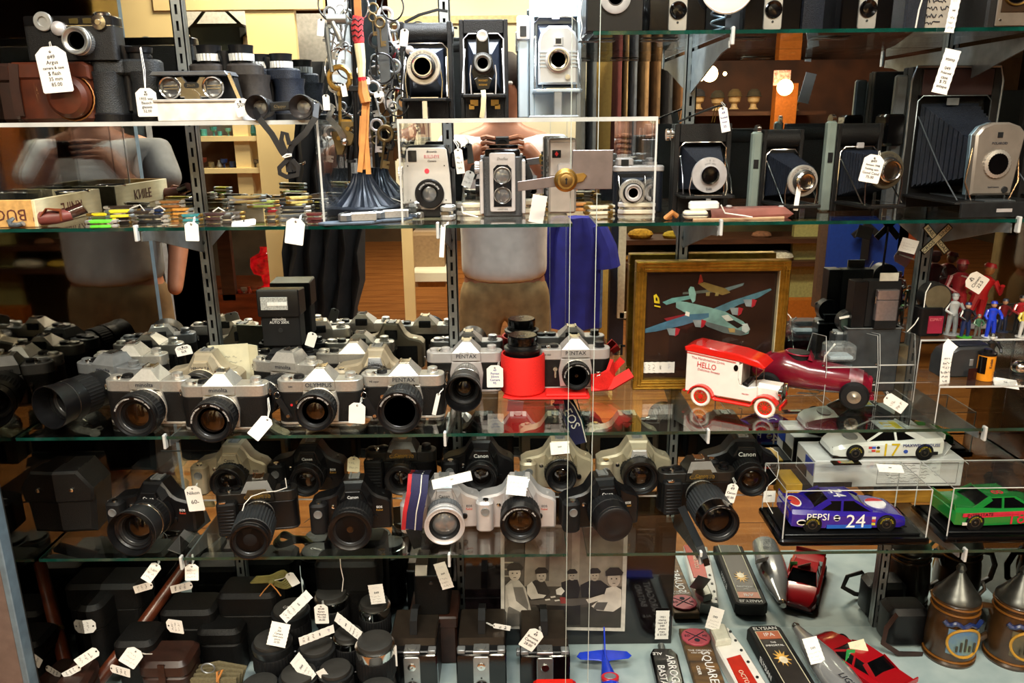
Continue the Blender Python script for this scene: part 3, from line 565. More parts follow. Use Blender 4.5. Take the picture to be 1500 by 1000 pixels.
def eos(label, px, Y, z, name='film_camera', W=.136, H=.070, T=.036, m=BLK, m2=None, logo='Canon', lmat=WHT, lx=.006, sub='EOS', subm=None, lz=.037, segs=None, fr=None, glass=None, ring=None, cap=None, rz=0, hump=.062, ph=.022, dz=0, grip=True, hood=0, flatp=None, rmat=None, lsize=.0072, gold=None):
    p = at(px, Y, z); o = thing(name, label, 'camera', (p.x, Y, z + dz), rz); f = -T / 2; hw = hump / 2
    a = W / 2; sil = [(-a, .003), (-a + .003, 0), (a - .003, 0), (a, .003), (a, H * .72), (a - .006, H * .82), (lx + hw * 1.3, H * .90), (lx + hw, H), (lx + hw * .55, H + ph), (lx - hw * .55, H + ph), (lx - hw, H), (lx - hw * 1.3, H * .93), (-a + .010, H * .86), (-a, H * .76)]
    part(o, 'body', MB().prism(sil, f, T / 2, 'y', .0035), m)
    # hump front and top, tapering forward over the mount
    rs = [[(lx - hw * 1.05, f + .002, H * .62), (lx + hw * 1.05, f + .002, H * .62), (lx + hw * .9, f - .001, H), (lx + hw * .5, f + .004, H + ph - .001), (lx - hw * .5, f + .004, H + ph - .001), (lx - hw * .9, f - .001, H)],
          [(lx - hw * .8, f - .010, H * .68), (lx + hw * .8, f - .010, H * .68), (lx + hw * .72, f - .014, H * .92), (lx + hw * .42, f - .010, H + ph * .55), (lx - hw * .42, f - .010, H + ph * .55), (lx - hw * .72, f - .014, H * .92)]]
    pr = part(o, 'flash_housing', MB().rings(rs), m2 or m, smooth=20)
    part(pr, 'flash_front', MB().prism([(lx - hw * .52, H * .86), (lx + hw * .52, H * .86), (lx + hw * .40, H + ph * .45), (lx - hw * .40, H + ph * .45)], f - .0155, f - .008, 'y', .001), flatp or m2 or m)
    part(pr, 'hot_shoe', MB().box(lx - .009, lx + .009, -.006, .014, H + ph - .0005, H + ph + .001).box(lx - .009, lx - .0055, -.006, .014, H + ph + .001, H + ph + .003).box(lx + .0055, lx + .009, -.006, .014, H + ph + .001, H + ph + .003), GREY)
    part(pr, 'eyepiece', MB().box(lx - .012, lx + .012, T / 2, T / 2 + .006, H * .86, H + .009, .001), BLKM)
    part(o, 'film_door', MB().box(-a + .02, a - .012, T / 2 - .001, T / 2 + .0012, .006, H * .66, .001), BLKM)
    if logo: text(pr, logo, lsize, (lx, f - .0162, H * 1.0), lmat)
    part(o, 'mode_dial', MB().lathe([(0, .0095), (.004, .0095), (.005, .008)], 36, 'z', (a - .020, .002, H * .80), rib=.0003), m)
    if grip:
        g = part(o, 'grip', MB().prism([(x - a + .013, y + f - .006) for x, y in rrect(.030, .026, .010, 4)], .002, H * .84, 'z', .004), BLKM if m2 is None else m2)
        part(g, 'shutter_button', MB().lathe([(0, .0055), (.0025, .005)], 18, 'z', (-a + .015, f - .009, H * .84)), CHROME)
        part(o, 'red_eye_lamp', MB().lathe([(0, .0036), (-.0015, .0036), (-.0022, .002)], 16, 'y', (-a + .037, f, H * .66)), CHROME)
        part(o, 'remote_port', MB().lathe([(0, .0075), (-.0018, .007), (-.0010, .0045)], 20, 'y', (-a + .014, f - .019, H * .60)), GREY)
    if sub:
        text(o, sub, .0058, (a - .020, f - .0004, H * .60), subm or lmat); text(o, 'Rebel', .0052, (a - .020, f - .0004, H * .52), gold or M('orange red print', 'c0432a', .5), name='lettering')
    part(o, 'release_button', MB().lathe([(0, .005), (-.003, .0045)], 16, 'y', (lx + .034, f, H * .34)), BLK)
    if segs: lens(o, lx, lz, f - .003, segs, fr, glass, ring, cap, hood=hood, rmat=rmat)
    return o
def fmt(s): return s
def hang_tag(label, px, py, Y, w, h, rot=0, att=None, attY=None, lines=None, mat=PAPER, ink=INK, tilt=0, yaw=0, rows=4, seed=1, string=True, clip=True, swap=False, group=None, hole=True):
    """string tag: px,py its middle; w,h in picture pixels; rot in degrees clockwise in the picture"""
    p = onY(px, py, Y); k = mpp(p); w *= k; h *= k; c = min(w, h) * .22
    rotm = (R(tilt), R(rot), R(yaw)); o = thing('hang_tag', label, 'price tag', p, rot=rotm)
    if clip: poly = [(-w / 2, -h / 2 + c * .2), (-w / 2 + c * .2, -h / 2), (w / 2 - c * .2, -h / 2), (w / 2, -h / 2 + c * .2), (w / 2, h / 2 - c), (w / 2 - c, h / 2 - c * .15), (w / 2 - c * 1.3, h / 2), (-w / 2 + c * 1.3, h / 2), (-w / 2 + c, h / 2 - c * .15), (-w / 2, h / 2 - c)]
    else:
        poly = [(-w / 2, -h / 2), (w / 2, -h / 2)] + [(w / 2 - (.0006 if i % 2 else 0), -h / 2 + h * i / 12) for i in range(1, 12)] + [(w / 2, h / 2), (-w / 2, h / 2)] + [(-w / 2 + (.0006 if i % 2 else 0), h / 2 - h * i / 12) for i in range(1, 12)]
    part(o, 'card', MB().prism(poly, -.0003, .0003, 'y'), mat, smooth=0)
    if hole and clip: part(o, 'hole', MB().lathe([(-.0006, .0016), (.0006, .0016)], 12, 'y', (0, 0, h / 2 - c * .75)), GUN)
    if lines:
        n = len(lines); s = h * .72 / n
        for i, t in enumerate(lines):
            if t: text(o, t, min(s * .95, w * 1.55 / max(4, len(t))), (0, -.0006, h * .30 - (i + .2) * s), ink if not isinstance(ink, list) else ink[i % len(ink)], name='handwriting')
    elif rows: scribble(o, w * .8, h * .62, rows, ink, seed=seed, z0=-h * .06)
    if string and att:
        q = onY(att[0], att[1], attY if attY is not None else Y + .004); m = Matrix.Translation(p) @ Euler(rotm).to_matrix().to_4x4()
        a = m @ Vector((0, -.0008, h / 2 - c * .75)); mid = (a + q) / 2 + Vector((.002, -.002, -.001)); mb = MB()
        mb.tube([a, mid, q, q + Vector((.0016, 0, .001)), mid + Vector((.0025, 0, .001)), a + Vector((.0006, 0, .0004))], .00055, 5)
        s = part(o, 'string', mb, STRING); s.matrix_parent_inverse = m.inverted()
    return o
def label_tag(label, px, py, Y, w, h, rot=0, seed=1, mat=PAPER, tilt=0, yaw=0, num='049', lines=None, **kw):
    """perforated printed price label"""
    o = hang_tag(label, px, py, Y, w, h, rot, None, None, lines, mat, INK, tilt, yaw, 0, seed, False, False); o.name = 'price_label'
    p = onY(px, py, Y); k = mpp(p); w *= k; h *= k
    if not lines:
        scribble(o, w * .6, h * .16, 1, BINK, seed=seed, z0=h * .34, name='stamp'); text(o, num, min(w, h) * .22, (0, -.0006, h * .08), INK); scribble(o, w * .8, h * .40, 3, INK, seed=seed + 5, z0=-h * .24)
    return o
# ------------------------------------------------ folding cameras
def folding(label, px, Y, z, w, h, t, ext, bw=None, opz=(.18, .80), body=LEATH, trim=CHROME, plate=None, bell=BELL, topround=True, lz=.5, pr=.024, pm=SATIN, lr=.012, rz=0, bed=True, bedlen=None, ring=None, text2=None, side=None, bow=0, name='folding_camera'):
    """body centre back at Y; opens towards -Y. lz: height of the lens as a share of h"""
    p = at(px, Y, z); o = thing(name, label, 'camera', (p.x, Y, z), rz); z0, z1 = h * opz[0], h * opz[1]; iw = w * .82; f = -t
    # hollow front: back slab, side rails, top and bottom blocks
    part(o, 'body', MB().box(-w / 2, w / 2, f * .45, 0, 0, h, .0015).box(-w / 2, -iw / 2, f, f * .45, 0, h, .001).box(iw / 2, w / 2, f, f * .45, 0, h, .001), body)
    if topround: part(o, 'film_roller_housing', MB().prism([(f + (t + .004) * .5 + (t * .5 + .002) * math.cos(a), z1 + (h - z1) * .5 + (h - z1) * .5 * math.sin(a)) for a in [2 * math.pi * k / 20 for k in range(20)]], -w / 2 - .001, w / 2 + .001, 'x', .001), body)
    else: part(o, 'top_panel', MB().box(-iw / 2, iw / 2, f, f * .45, z1, h, .001), body)
    part(o, 'bottom_panel', MB().box(-iw / 2, iw / 2, f, f * .45, 0, z0, .001), body)
    part(o, 'metal_rim', MB().tube([(-iw / 2, f - .0005, z0), (-iw / 2, f - .0005, z1 - .008), (-iw / 2 + .008, f - .0005, z1), (iw / 2 - .008, f - .0005, z1), (iw / 2, f - .0005, z1 - .008), (iw / 2, f - .0005, z0)], .0011, 5), trim)
    # bellows: pleated loft
    zc = h * lz; b0 = (bw or iw * .86) / 2; bh0 = (z1 - z0) * .44; zc0 = (z0 + z1) / 2; n = 12; rs = []
    for k in range(n * 2 + 1):
        q = k / (n * 2); yy = f * .5 - (ext - .002 + f * -.5 - t * .0) * q * 1.0; q2 = 1 if k % 2 else .93
        hw = (b0 * (1 - q) + pr * .80 * q) * q2; hh = (bh0 * (1 - q) + pr * .80 * q) * q2; cz = zc0 * (1 - q) + zc * q
        rs.append([(-hw, yy, cz - hh), (hw, yy, cz - hh), (hw, yy, cz + hh), (-hw, yy, cz + hh)])
    part(o, 'bellows', MB().rings(rs), bell, smooth=0); ye = rs[-1][0][1]
    if plate: plate(o, ye, zc, pr)
    else:
        st = part(o, 'lens_standard', MB().lathe([(ye, pr), (ye - .003, pr), (ye - .0045, pr * .95), (ye - .0045, pr * .6)], 40, 'y', (0, 0, zc)), pm)
        lens(o, 0, zc, ye - .004, [(.004, pr * .72, 'shutter_ring', GUN, 0), (.005, pr * .62, 'focus_ring', trim, .0005), (.004, pr * .56, 'filter_ring', trim, 0)], lr * .8, GREYG, ring=None, name='lens', rmat=trim)
        text(st, text2 or 'f.11  16  22    SHUTTER    50  100  B', pr * .13, (0, ye - .0049, zc), INK, name='engraved_ring', ring=pr * .80)
    if bed:
        L = bedlen or (ext + .012); yb = f - L; bz = z0
        part(o, 'bed', MB().prism([(-w * .46, f), (w * .46, f), (w * .46, yb + .008), (w * .40, yb), (-w * .40, yb), (-w * .46, yb + .008)], bz - .004, bz, 'z', .0006), body)
        for s in (-1, 1):
            part(o, 'strut', MB().tube([(s * iw * .47, f, z1 * .82), (s * iw * .5, (f + yb) * .55, (z1 * .4 + bz) * .62 + bz * .3), (s * w * .42, yb + .012, bz + .002)], .0011, 5), trim)
            part(o, 'standard_arm', MB().tube([(s * pr * .98, ye, zc - pr * .1), (s * pr * 1.08, ye, zc - pr * .8), (s * pr * 1.0, ye, bz)], .0010, 5), trim)
        part(o, 'rail', MB().box(-pr * .8, pr * .8, yb + .006, f - .004, bz, bz + .0015), trim)
        part(o, 'bed_foot', MB().box(-.004, .004, yb + .004, yb + .006, 0, bz - .003, .0005), trim)
    return o
# ------------------------------------------------ box camera of the brownie kind
def box_camera(label, px, Y, z, w=.068, h=.10, t=.11, face=ALU, fw=.030, lightring=False, body=BLK, gold=False, handle=True, dz=0):
    p = at(px, Y, z); o = thing('box_camera', label, 'camera', (p.x, Y, z)); f = -t / 2
    part(o, 'body', MB().prism(rrect(w, t, .006, 3), 0, h * .86, 'z', .002), body)
    part(o, 'front_shell', MB().prism([(-w / 2 - .001, 0), (w / 2 + .001, 0), (w / 2 + .001, h * .80), (w / 2 - .002, h * .83), (-w / 2 + .002, h * .83), (-w / 2 - .001, h * .80)], f - .006, f + .016, 'y', .002), BLKG if not lightring else body)
    part(o, 'metal_side_band', MB().prism([(f + .016, h * .84), (t / 2 - .006, h * .84), (t / 2 - .016, h * .97), (f + .022, h * .97)], -w / 2 + .002, w / 2 - .002, 'x', .002), M('bronze trim', '3a322b', .3, .6) if gold else GUN)
    if lightring:
        part(o, 'lens_ring', MB().lathe([(f - .006, .021), (f - .010, .021), (f - .011, .019), (f - .011, .011)], 36, 'y', (0, 0, h * .42)), M('pale grey metal', 'b9bcc0', .35, .3))
        part(o, 'lens', MB().lathe([(f - .011, .011), (f - .012, .010), (f - .009, .008), (f - .010, .0005)], 28, 'y', (0, 0, h * .42)), GREYG)
        return o
    fp = part(o, 'face_plate', MB().prism([(x, y + h * .40) for x, y in rrect(fw * .86, h * .80, .004, 3)], f - .008, f - .005, 'y', .0008), face)
    part(fp, 'screw', MB().lathe([(f - .008, .0016), (f - .0088, .0016)], 10, 'y', (0, 0, h * .40)), GUN)
    part(fp, 'screw', MB().lathe([(f - .008, .0016), (f - .0088, .0016)], 10, 'y', (0, 0, h * .10)), GUN)
    part(o, 'lens', MB().lathe([(f - .007, .0118), (f - .010, .0118), (f - .0115, .0105), (f - .0088, .007), (f - .0094, .0005)], 30, 'y', (0, 0, h * .24)), BLKG)
    part(o, 'viewfinder', MB().lathe([(f - .008, .0072), (f - .010, .0072), (f - .0105, .0058), (f - .0095, .0005)], 24, 'y', (0, 0, h * .62)), CHROME)
    part(o, 'top_viewfinder', MB().prism([(-fw * .42, f - .004), (fw * .42, f - .004), (fw * .42, f + .02), (-fw * .42, f + .02)], h * .83, h * .88, 'z', .001).lathe([(0, .009), (.002, .008)], 20, 'z', (0, f + .008, h * .88)), face)
    for s in (-1, 1): part(o, 'grey_shoulder', MB().box(s * (w / 2 - .008) - .007, s * (w / 2 - .008) + .007, f - .002, f + .012, h * .82, h * .89, .001), GREY)
    part(o, 'winding_key', MB().lathe([(0, .008), (-.006, .008), (-.007, .006)], 30, 'x', (-w / 2, .02, h * .3), rib=.0006), GREY)
    if handle: part(o, 'handle', MB().strap([(0, t * .36, h * .95), (0, t * .2, h * 1.20), (0, -t * .02, h * 1.28), (0, -t * .18, h * 1.18), (0, -t * .24, h * .97)], .013, .0025, wd=(1, 0, 0)), BLKM)
    return o
def poly_prism(par, nm, pts, y0, y1, mat, ch=.0, lab=None): return part(par, nm, MB().prism(pts, y0, y1, 'y', ch), mat, lab)
# ================================================================ shelf D: film cameras
zr = lambda s: s
slr('silver topped SLR, leftmost of the front row, with a thick black lens', 226, -.178, zD, logo='minolta', segs=prime(.036, .040), fr=.029, glass=AMBER, ring='MC LENS 1:1.7 f=50mm        MINOLTA  JAPAN      ', lz=.030, rz=-3)
slr('silver SLR with a ribbed black lens and a blank white tag', 337, -.208, zD, logo='minolta', segs=prime(.0335, .042), fr=.027, glass=AMBER, ring='MD ROKKOR 50mm      1:1.7      MINOLTA      LENS JAPAN   ', lz=.031, lx=-.004)
o = slr('silver and black SLR with tall narrow peak, third in the front row', 474, -.188, zD, logo='OLYMPUS', segs=prime(.0315, .036), fr=.0245, glass=AMBER, ring='AUTO-S 1:1.8 f=50mm      JAPAN  LENS      ', small='OM', lx=.002)
part(o, 'red_lamp', MB().lathe([(0, .002), (-.001, .002)], 10, 'y', (-.045, -.0175, .034)), RED)
slr('silver SLR with a long amber glass zoom lens, fourth in the front row', 593, -.165, zD, logo='PENTAX', segs=zoom(.0335, .062, BLK, BLK), fr=.0285, glass=M('brown coated lens glass', '2c1309', .06, 0, .2, 6, coat=1), ring='ZOOM 1:3.5-4.5     28-80mm      LENS JAPAN     ', small='ME super', lx=.004)
for px_, lab in ((418, 'short black leather strap end with an eyelet left of the tall peaked SLR'), (545, 'short black leather strap end with an eyelet right of the tall peaked SLR')):
    q = onY(px_ - 6, 592, -.21); k = mpp(q); o = thing('strap_end', lab, 'strap', q)
    part(o, 'leather', MB().strap([(-4*k, 0, 8*k), (6*k, 0, -10*k), (11*k, 0, -22*k)], 9*k, .002), BLKM)
    part(o, 'eyelet', MB().lathe([(-.0015, .0035), (-.003, .003), (-.003, .0018)], 16, 'y', (9*k, 0, -18*k)), CHROME); part(o, 'ring', MB().tube([(-5*k + 4*k*math.cos(a), 0, 14*k + 5*k*math.sin(a)) for a in [2*math.pi*j/12 for j in range(12)]], .0006, 5, True), CHROME)
SL = [(.006, .022, 'mount_ring', SILV, 0), (.012, .023, 'aperture_ring', ALU, .0006), (.018, .0235, 'focus_ring', ALU, .0011), (.010, .024, 'barrel', GUN, 0), (.004, .0262, 'bright_ring', CHROME, 0), (.040, (.0262, .0295), 'front_barrel', M('dark grey barrel', '26282a', .35, .3), 0)]
o = slr('silver SLR with a long hooded telephoto lens, standing behind the front row', 682, -.036, zD, logo='PENTAX', segs=SL, hood=.022, fr=.024, lz=.036, small=None, top=SILV, rz=0, knobm=SILV)
text(o, 'SPOTMATIC', .0045, (.004, -.0235, .076), INK)
o = slr('silver SLR in an opened red neoprene case', 838, -.042, zD, logo='PENTAX', segs=prime(.0255, .026), fr=.020, ring='SMC LENS 1:2 50mm        ASAHI OPT. CO.  JAPAN       ', top=SILV, W=.134, dz=.006, lz=.034, small='K1000', knobm=BLK, glass=AMBER)
# red neoprene case
p = at(766, -.060, zD); o = thing('neoprene_camera_case', 'red neoprene case with a stiff round lens pocket and open flap', 'camera case', p)
part(o, 'lens_pocket', MB().lathe([(.004, .036), (.008, .0395), (.070, .0395), (.075, .038), (.075, .035), (.010, .034)], 40, 'z'), FOAM)
part(o, 'base_mat', MB().prism([(-.036, -.030), (-.020, -.040), (.115, -.040), (.118, -.034), (.118, .020), (-.03, .03)], 0, .004, 'z', .0015), FOAM)
part(o, 'inner_flap', MB().prism([(.04, -.036), (.112, -.036), (.112, .0), (.04, 0)], .004, .009, 'z', .0015), FOAM)
rr = [at(888, -.07, zD) - p, onY(893, 552, -.085) - p, onY(905, 560, -.10) - p]
fl1 = [onY(x, y, Y) - p for x, y, Y in ((866, 548, -.075), (874, 540, -.085), (888, 537, -.085), (896, 528, -.075), (896, 552, -.060))]
part(o, 'side_flap', MB().strap([onY(868, 560, -.075) - p, onY(884, 558, -.085) - p, onY(895, 548, -.08) - p, onY(897, 532, -.065) - p], .030, .006, wd=(0, 0, 1)), FOAM)
part(o, 'closing_flap', MB().strap([onY(866, 566, -.075) - p, onY(895, 564, -.08) - p, onY(915, 552, -.085) - p, onY(925, 546, -.085) - p], .018, .006, wd=(-.1, .6, .8)), FOAM)
part(o, 'strap_tongue', MB().strap([onY(896, 545, -.055) - p, onY(903, 535, -.06) - p, onY(912, 526, -.06) - p], .012, .005), FOAM)
part(o, 'snap_hook', MB().tube([onY(x, y, -.11) - p for x, y in ((872, 552), (874, 545), (880, 545), (880, 549), (874, 551))], .0008, 5), CHROME)
ob = thing('camera_lens', 'black capped lens standing in the red neoprene pocket', 'lens', p + Vector((0, 0, .005)))
part(ob, 'barrel', MB().lathe([(0, .030), (.06, .030), (.075, .031), (.078, .033), (.082, .033), (.083, .028), (.087, .027)], 36, 'z'), BLK)
part(ob, 'lens_cap', MB().lathe([(.087, .0255), (.089, .0262), (.102, .0262), (.104, .0245), (.104, .012)], 60, 'z', rib=.0004), BLKG); text(ob, 'ON', .006, (0, -.010, .1045), GREY, rot=(R(-90), 0, 0))
# second row
slr('grey topped SLR with a big hooded lens turned to the left', 172, -.095, zD, logo='minolta', top=GREY, lmat=INK, segs=[(.005, .028, 'mount_ring', SATIN, 0), (.03, .030, 'aperture_ring', BLK, .0006), (.03, .033, 'focus_ring', BLKM, .001), (.02, .034, 'barrel', BLK, 0)], hood=.03, rz=-19, prism='flat', lz=.040)
CS = [(.004, .030, 'mount_ring', CHAMP, 0), (.012, .031, 'zoom_ring', CHAMP, .0006), (.018, .030, 'barrel', GUN, 0), (.01, .029, 'filter_ring', BLK, 0)]
eos('champagne coloured autofocus SLR with a paper tag, second row', 306, -.098, zD, m=CHAMP, m2=CHAMP, logo='MINOLTA', lmat=INK, sub=None, segs=CS, fr=.022, W=.132, H=.068, hump=.055, grip=False, dz=.006)
slr('SLR with a ribbed black zoom slanting left, second row', 427, -.108, zD, logo='minolta', segs=zoom(.028, .075), fr=.022, rz=-15, prism='flat', W=.128, dz=.006)
eos('champagne autofocus SLR with a round shutter button, second row', 552, -.088, zD, m=CHAMP, m2=CHAMP, logo='Nikon', lmat=INK, sub=None, segs=[(.01, .030, 'mount_ring', GUN, 0), (.015, .031, 'zoom_ring', BLK, .001), (.012, .029, 'barrel', GUN, 0), (.008, .029, 'filter_ring', BLK, 0)], fr=.022, W=.136, H=.068, hump=.052, flatp=M('pale shiny plate', 'c8ced6', .15, .6), dz=.008, lsize=.0085)
slr('black SLR body underneath the upright flash unit', 420, -.034, zD, logo=None, top=BLK, segs=None, prism='flat', W=.130, ph=.014)
slr('silver topped SLR at the back of the shelf, left of the flash', 200, -.036, zD, logo=None, segs=None, top=SATIN, W=.130)
slr('silver topped SLR at the back of the shelf, right of the flash', 520, -.034, zD, logo=None, segs=None, W=.132)
# flash
p = at(423, -.045, zD); zf = .090; o = thing('flash_unit', 'tall black flash unit with a clear reflector window standing on a camera', 'flash', (p.x, -.040, zD + zf))
part(o, 'body', MB().box(-.034, .034, -.016, .018, 0, .058, .002), BLKM); part(o, 'head', MB().prism([(-.022, .056), (.022, .056), (.022, .100), (-.020, .104), (-.022, .100)], -.037, .037, 'x', .002), BLK)
part(o, 'window', MB().box(-.030, .017, -.0235, -.021, .068, .091, .0005), M('ribbed clear window', 'c9cdca', .18, .3, .2, 500)); part(o, 'tube_glow_bar', MB().box(-.018, .016, -.0242, -.0235, .076, .082), M('pearl tube', 'f4f4ee', .3))
text(o, 'minolta', .008, (-.002, -.0166, .050), WHT); text(o, 'AUTO 200X', .0065, (-.002, -.0166, .044), WHT); part(o, 'sensor', MB().lathe([(0, .004), (-.001, .004), (-.001, .003)], 16, 'y', (-.001, -.016, .030)), GUN)
part(o, 'foot', MB().box(-.010, .010, -.008, .010, -.004, 0), BLKM)
# booklet and small tags of the second row
q = at(352, -.066, zD); o = thing('instruction_booklet', 'cream instruction booklet standing open behind the champagne SLR', 'booklet', q, 12)
part(o, 'front_cover', MB().box(-.045, .022, -.001, .001, 0, .098), CREAM); part(o, 'back_cover', MB().prism([(.022, 0), (.038, -.012), (.039, -.011), (.023, .002)], 0, .096, 'z'), CREAM); scribble(o, .05, .04, 4, GREY, y=-.0014, z0=.06, x0=-.01)
hang_tag('folded handwritten tag lying on the champagne SLR', 269, 513, -.12, 24, 15, -12, lines=['OLDER', 'SLR'], rows=0, string=False)
hang_tag('small blank tag curled on top of the SLR with the slanting zoom', 456, 497, -.09, 14, 22, 20, rows=0, string=False)
hang_tag('blank white tag hanging from the silver SLR with the ribbed lens', 382, 626, -.262, 20, 36, 42, (392, 583), -.235, rows=0, tilt=-20)
hang_tag('curled blank white tag between the two front SLRs with strap eyelets', 523, 605, -.235, 24, 32, 5, (529, 582), -.20, rows=0)
hang_tag('narrow folded tag hanging beside the amber zoom SLR', 639, 592, -.19, 6, 34, 14, (648, 562), -.16, rows=0)
hang_tag('handwritten white tag behind the rim of the red neoprene case', 725, 551, -.10, 24, 34, 0, (730, 530), -.06, lines=['49', 'Pentax', '35mm', 'Camera', '95.'], ink=BINK)
# ================================================================ shelf E
riser('acrylic_riser', XL + .03, Xat(1130, -.1, .84), -.112, -.008, zE, zE + .035, 'low clear acrylic step under the back row of autofocus cameras', .003, legs=True)
eos('black digital SLR with a silver ringed lens, leftmost in the front row', 236, -.150, zE, segs=[(.012, .036, 'mount_ring', BLK, 0), (.018, .0345, 'zoom_ring', BLKM, .001), (.004, .0335, 'silver_ring', CHROME, 0), (.03, (.0335, .0375), 'front_barrel', M('charcoal barrel', '1d2023', .4), 0)], hood=.012, rz=-6, fr=.028, dz=.004, W=.150)
TT = dict(prism='flat', lmat=GOLDL, logo='Canon T70', knobm=BLK, lugs=False, strip=False, pw=.056, ph=.020)
def tcam(label, px, Y, z, segs, dz=0, rz=0, **kw):
    o = slr(label, px, Y, z, top=M('dark bronze plastic', '1d1b19', .35, 0, .1), body=BLK, segs=segs, dz=dz, rz=rz, **{**TT, **kw}); W = .137
    part(o, 'gold_name_plate', MB().prism([(-.018, .0665), (.026, .0665), (.019, .083), (-.011, .083)], -.0238, -.0225, 'y', .0004), M('bronze plate', '6b5c46', .3, .6))
    text(o, 'Canon', .0085, (.003, -.0245, .0715), GOLDL)
    g = part(o, 'grip', MB().prism([(x - W / 2 + .021, y - .022) for x, y in rrect(.034, .022, .006, 2)], .002, .064, 'z', .003), BLKM)
    for i in range(8): part(g, 'rib', MB().box(-W / 2 + .008, -W / 2 + .034, -.0345, -.0325, .008 + i * .006, .0105 + i * .006, .0006), BLK)
    part(o, 'lcd_panel', MB().box(-W / 2 + .018, -W / 2 + .048, -.008, .010, .074, .0752), GUN); part(o, 'silver_button', MB().box(-W / 2 + .01, -W / 2 + .022, -.033, -.026, .064, .068, .001), CHROME); return o
RZ = [(.006, .026, 'mount_ring', SATIN, 0), (.012, .027, 'aperture_ring', BLK, .0006), (.010, .028, 'scale_ring', BLK, 0), (.050, .0335, 'zoom_ring', M('ribbed dark rubber', '26292c', .55, 0, .1), .0014), (.012, .032, 'front_barrel', BLK, 0), (.006, .031, 'filter_ring', BLK, 0)]
tcam('black SLR with ribbed grip, bronze name plate and a thick capped zoom', 382, -.150, zE, RZ, fr=.026, glass=BLKM, rz=8)
eos('black film SLR with a white banded lens, third in the front row', 519, -.150, zE, segs=zoom(.0345, .066, BLK, BLK), fr=.028, rz=4, gold=GOLDL, dz=.002)
o = eos('silver film SLR with a silver and grey zoom beside the tricolour strap', 648, -.150, zE, m=SILV, m2=SILV, lmat=INK, segs=[(.010, .030, 'mount_ring', SILV, 0), (.022, .031, 'zoom_ring', M('grey rubber', '55585c', .5), .0009), (.008, .031, 'silver_band', SILV, 0), (.016, (.031, .034), 'front_barrel', SILV, 0)], fr=.026, glass=GREYG, rz=4, ring='ZOOM LENS EF 28-80mm       1:3.5-5.6        ', rmat=SILV, dz=.002)
eos('silver film SLR with a paper slip on its hump and a black zoom', 757, -.150, zE, m=SILV, m2=SILV, lmat=INK, segs=[(.008, .032, 'mount_ring', BLK, 0), (.026, .034, 'zoom_ring', BLKM, .001), (.018, .0345, 'front_barrel', BLK, 0)], fr=.027, glass=AMBER, ring='ZOOM LENS EF 35-80mm 1:4-5.6        58mm        ', rz=0, dz=.002)
eos('black film SLR with a lens cap, right of the two silver ones', 876, -.148, zE, segs=[(.008, .032, 'mount_ring', BLK, 0), (.024, .034, 'zoom_ring', BLKM, .001), (.022, (.033, .031), 'front_barrel', BLK, 0)], cap=M('satin black cap', '0d0d10', .45, 0, .1, 80), rz=9, gold=GOLDL, dz=.002)
tcam('black SLR with a very long ribbed zoom lens and a hanging tag', 1016, -.118, zE, [(.006, .027, 'mount_ring', SATIN, 0), (.012, .028, 'aperture_ring', BLK, .0006), (.010, .0285, 'scale_ring', BLK, 0), (.055, .034, 'zoom_ring', M('ribbed dark rubber'), .0012), (.026, .033, 'front_barrel', BLKG, 0)], dz=.014, fr=.030, glass=BLKG, rz=3, ring='28-200mm    1:3.5-5.3         MACRO      72mm         ')
z2 = zE + .035
eos('small champagne film SLR at the left of the back row', 346, -.066, z2, m=CHAMP, m2=CHAMP, lmat=INK, segs=[(.02, .030, 'zoom_ring', BLKM, .001), (.02, .029, 'barrel', BLK, 0)], fr=.022, W=.132, sub='EOS')
eos('black film SLR in the back row behind the banded lens camera', 456, -.064, z2, segs=[(.02, .030, 'zoom_ring', BLKM, .001), (.018, .028, 'barrel', BLK, 0)], fr=.022, gold=GOLDL, W=.134)
tcam('black SLR with a gold maker name behind the manila tag', 590, -.064, z2, [(.02, .028, 'focus_ring', BLKM, .001), (.014, .028, 'barrel', BLK, 0)], fr=.020, W=.130)
eos('dark brown black film SLR in the back row above the silver cameras', 702, -.062, z2, segs=[(.018, .030, 'zoom_ring', BLKM, .001), (.016, .028, 'barrel', BLK, 0)], fr=.022, sub=None, lsize=.010, H=.072, W=.130)
eos('champagne film SLR with a perforated label across its hump', 815, -.064, z2, m=CHAMP, m2=CHAMP, lmat=INK, segs=[(.016, .030, 'zoom_ring', BLK, .001), (.016, .027, 'barrel', BLK, 0)], fr=.020, sub=None, W=.132)
eos('champagne and silver film SLR with a bright top, back row', 926, -.064, z2, m=CHAMP, m2=CHAMP, lmat=INK, segs=[(.016, .033, 'zoom_ring', BLKM, .001), (.02, .032, 'barrel', BLK, 0)], fr=.026, sub=None, flatp=SILV, W=.136)
eos('black film SLR with popped flash and ribbed lens, right end of the back row', 1078, -.062, z2, segs=[(.012, .027, 'mount_ring', BLK, 0), (.024, .029, 'zoom_ring', BLKM, .0012), (.02, .028, 'barrel', BLK, 0)], fr=.022, lsize=.012, W=.140, glass=AMBER, hump=.07)
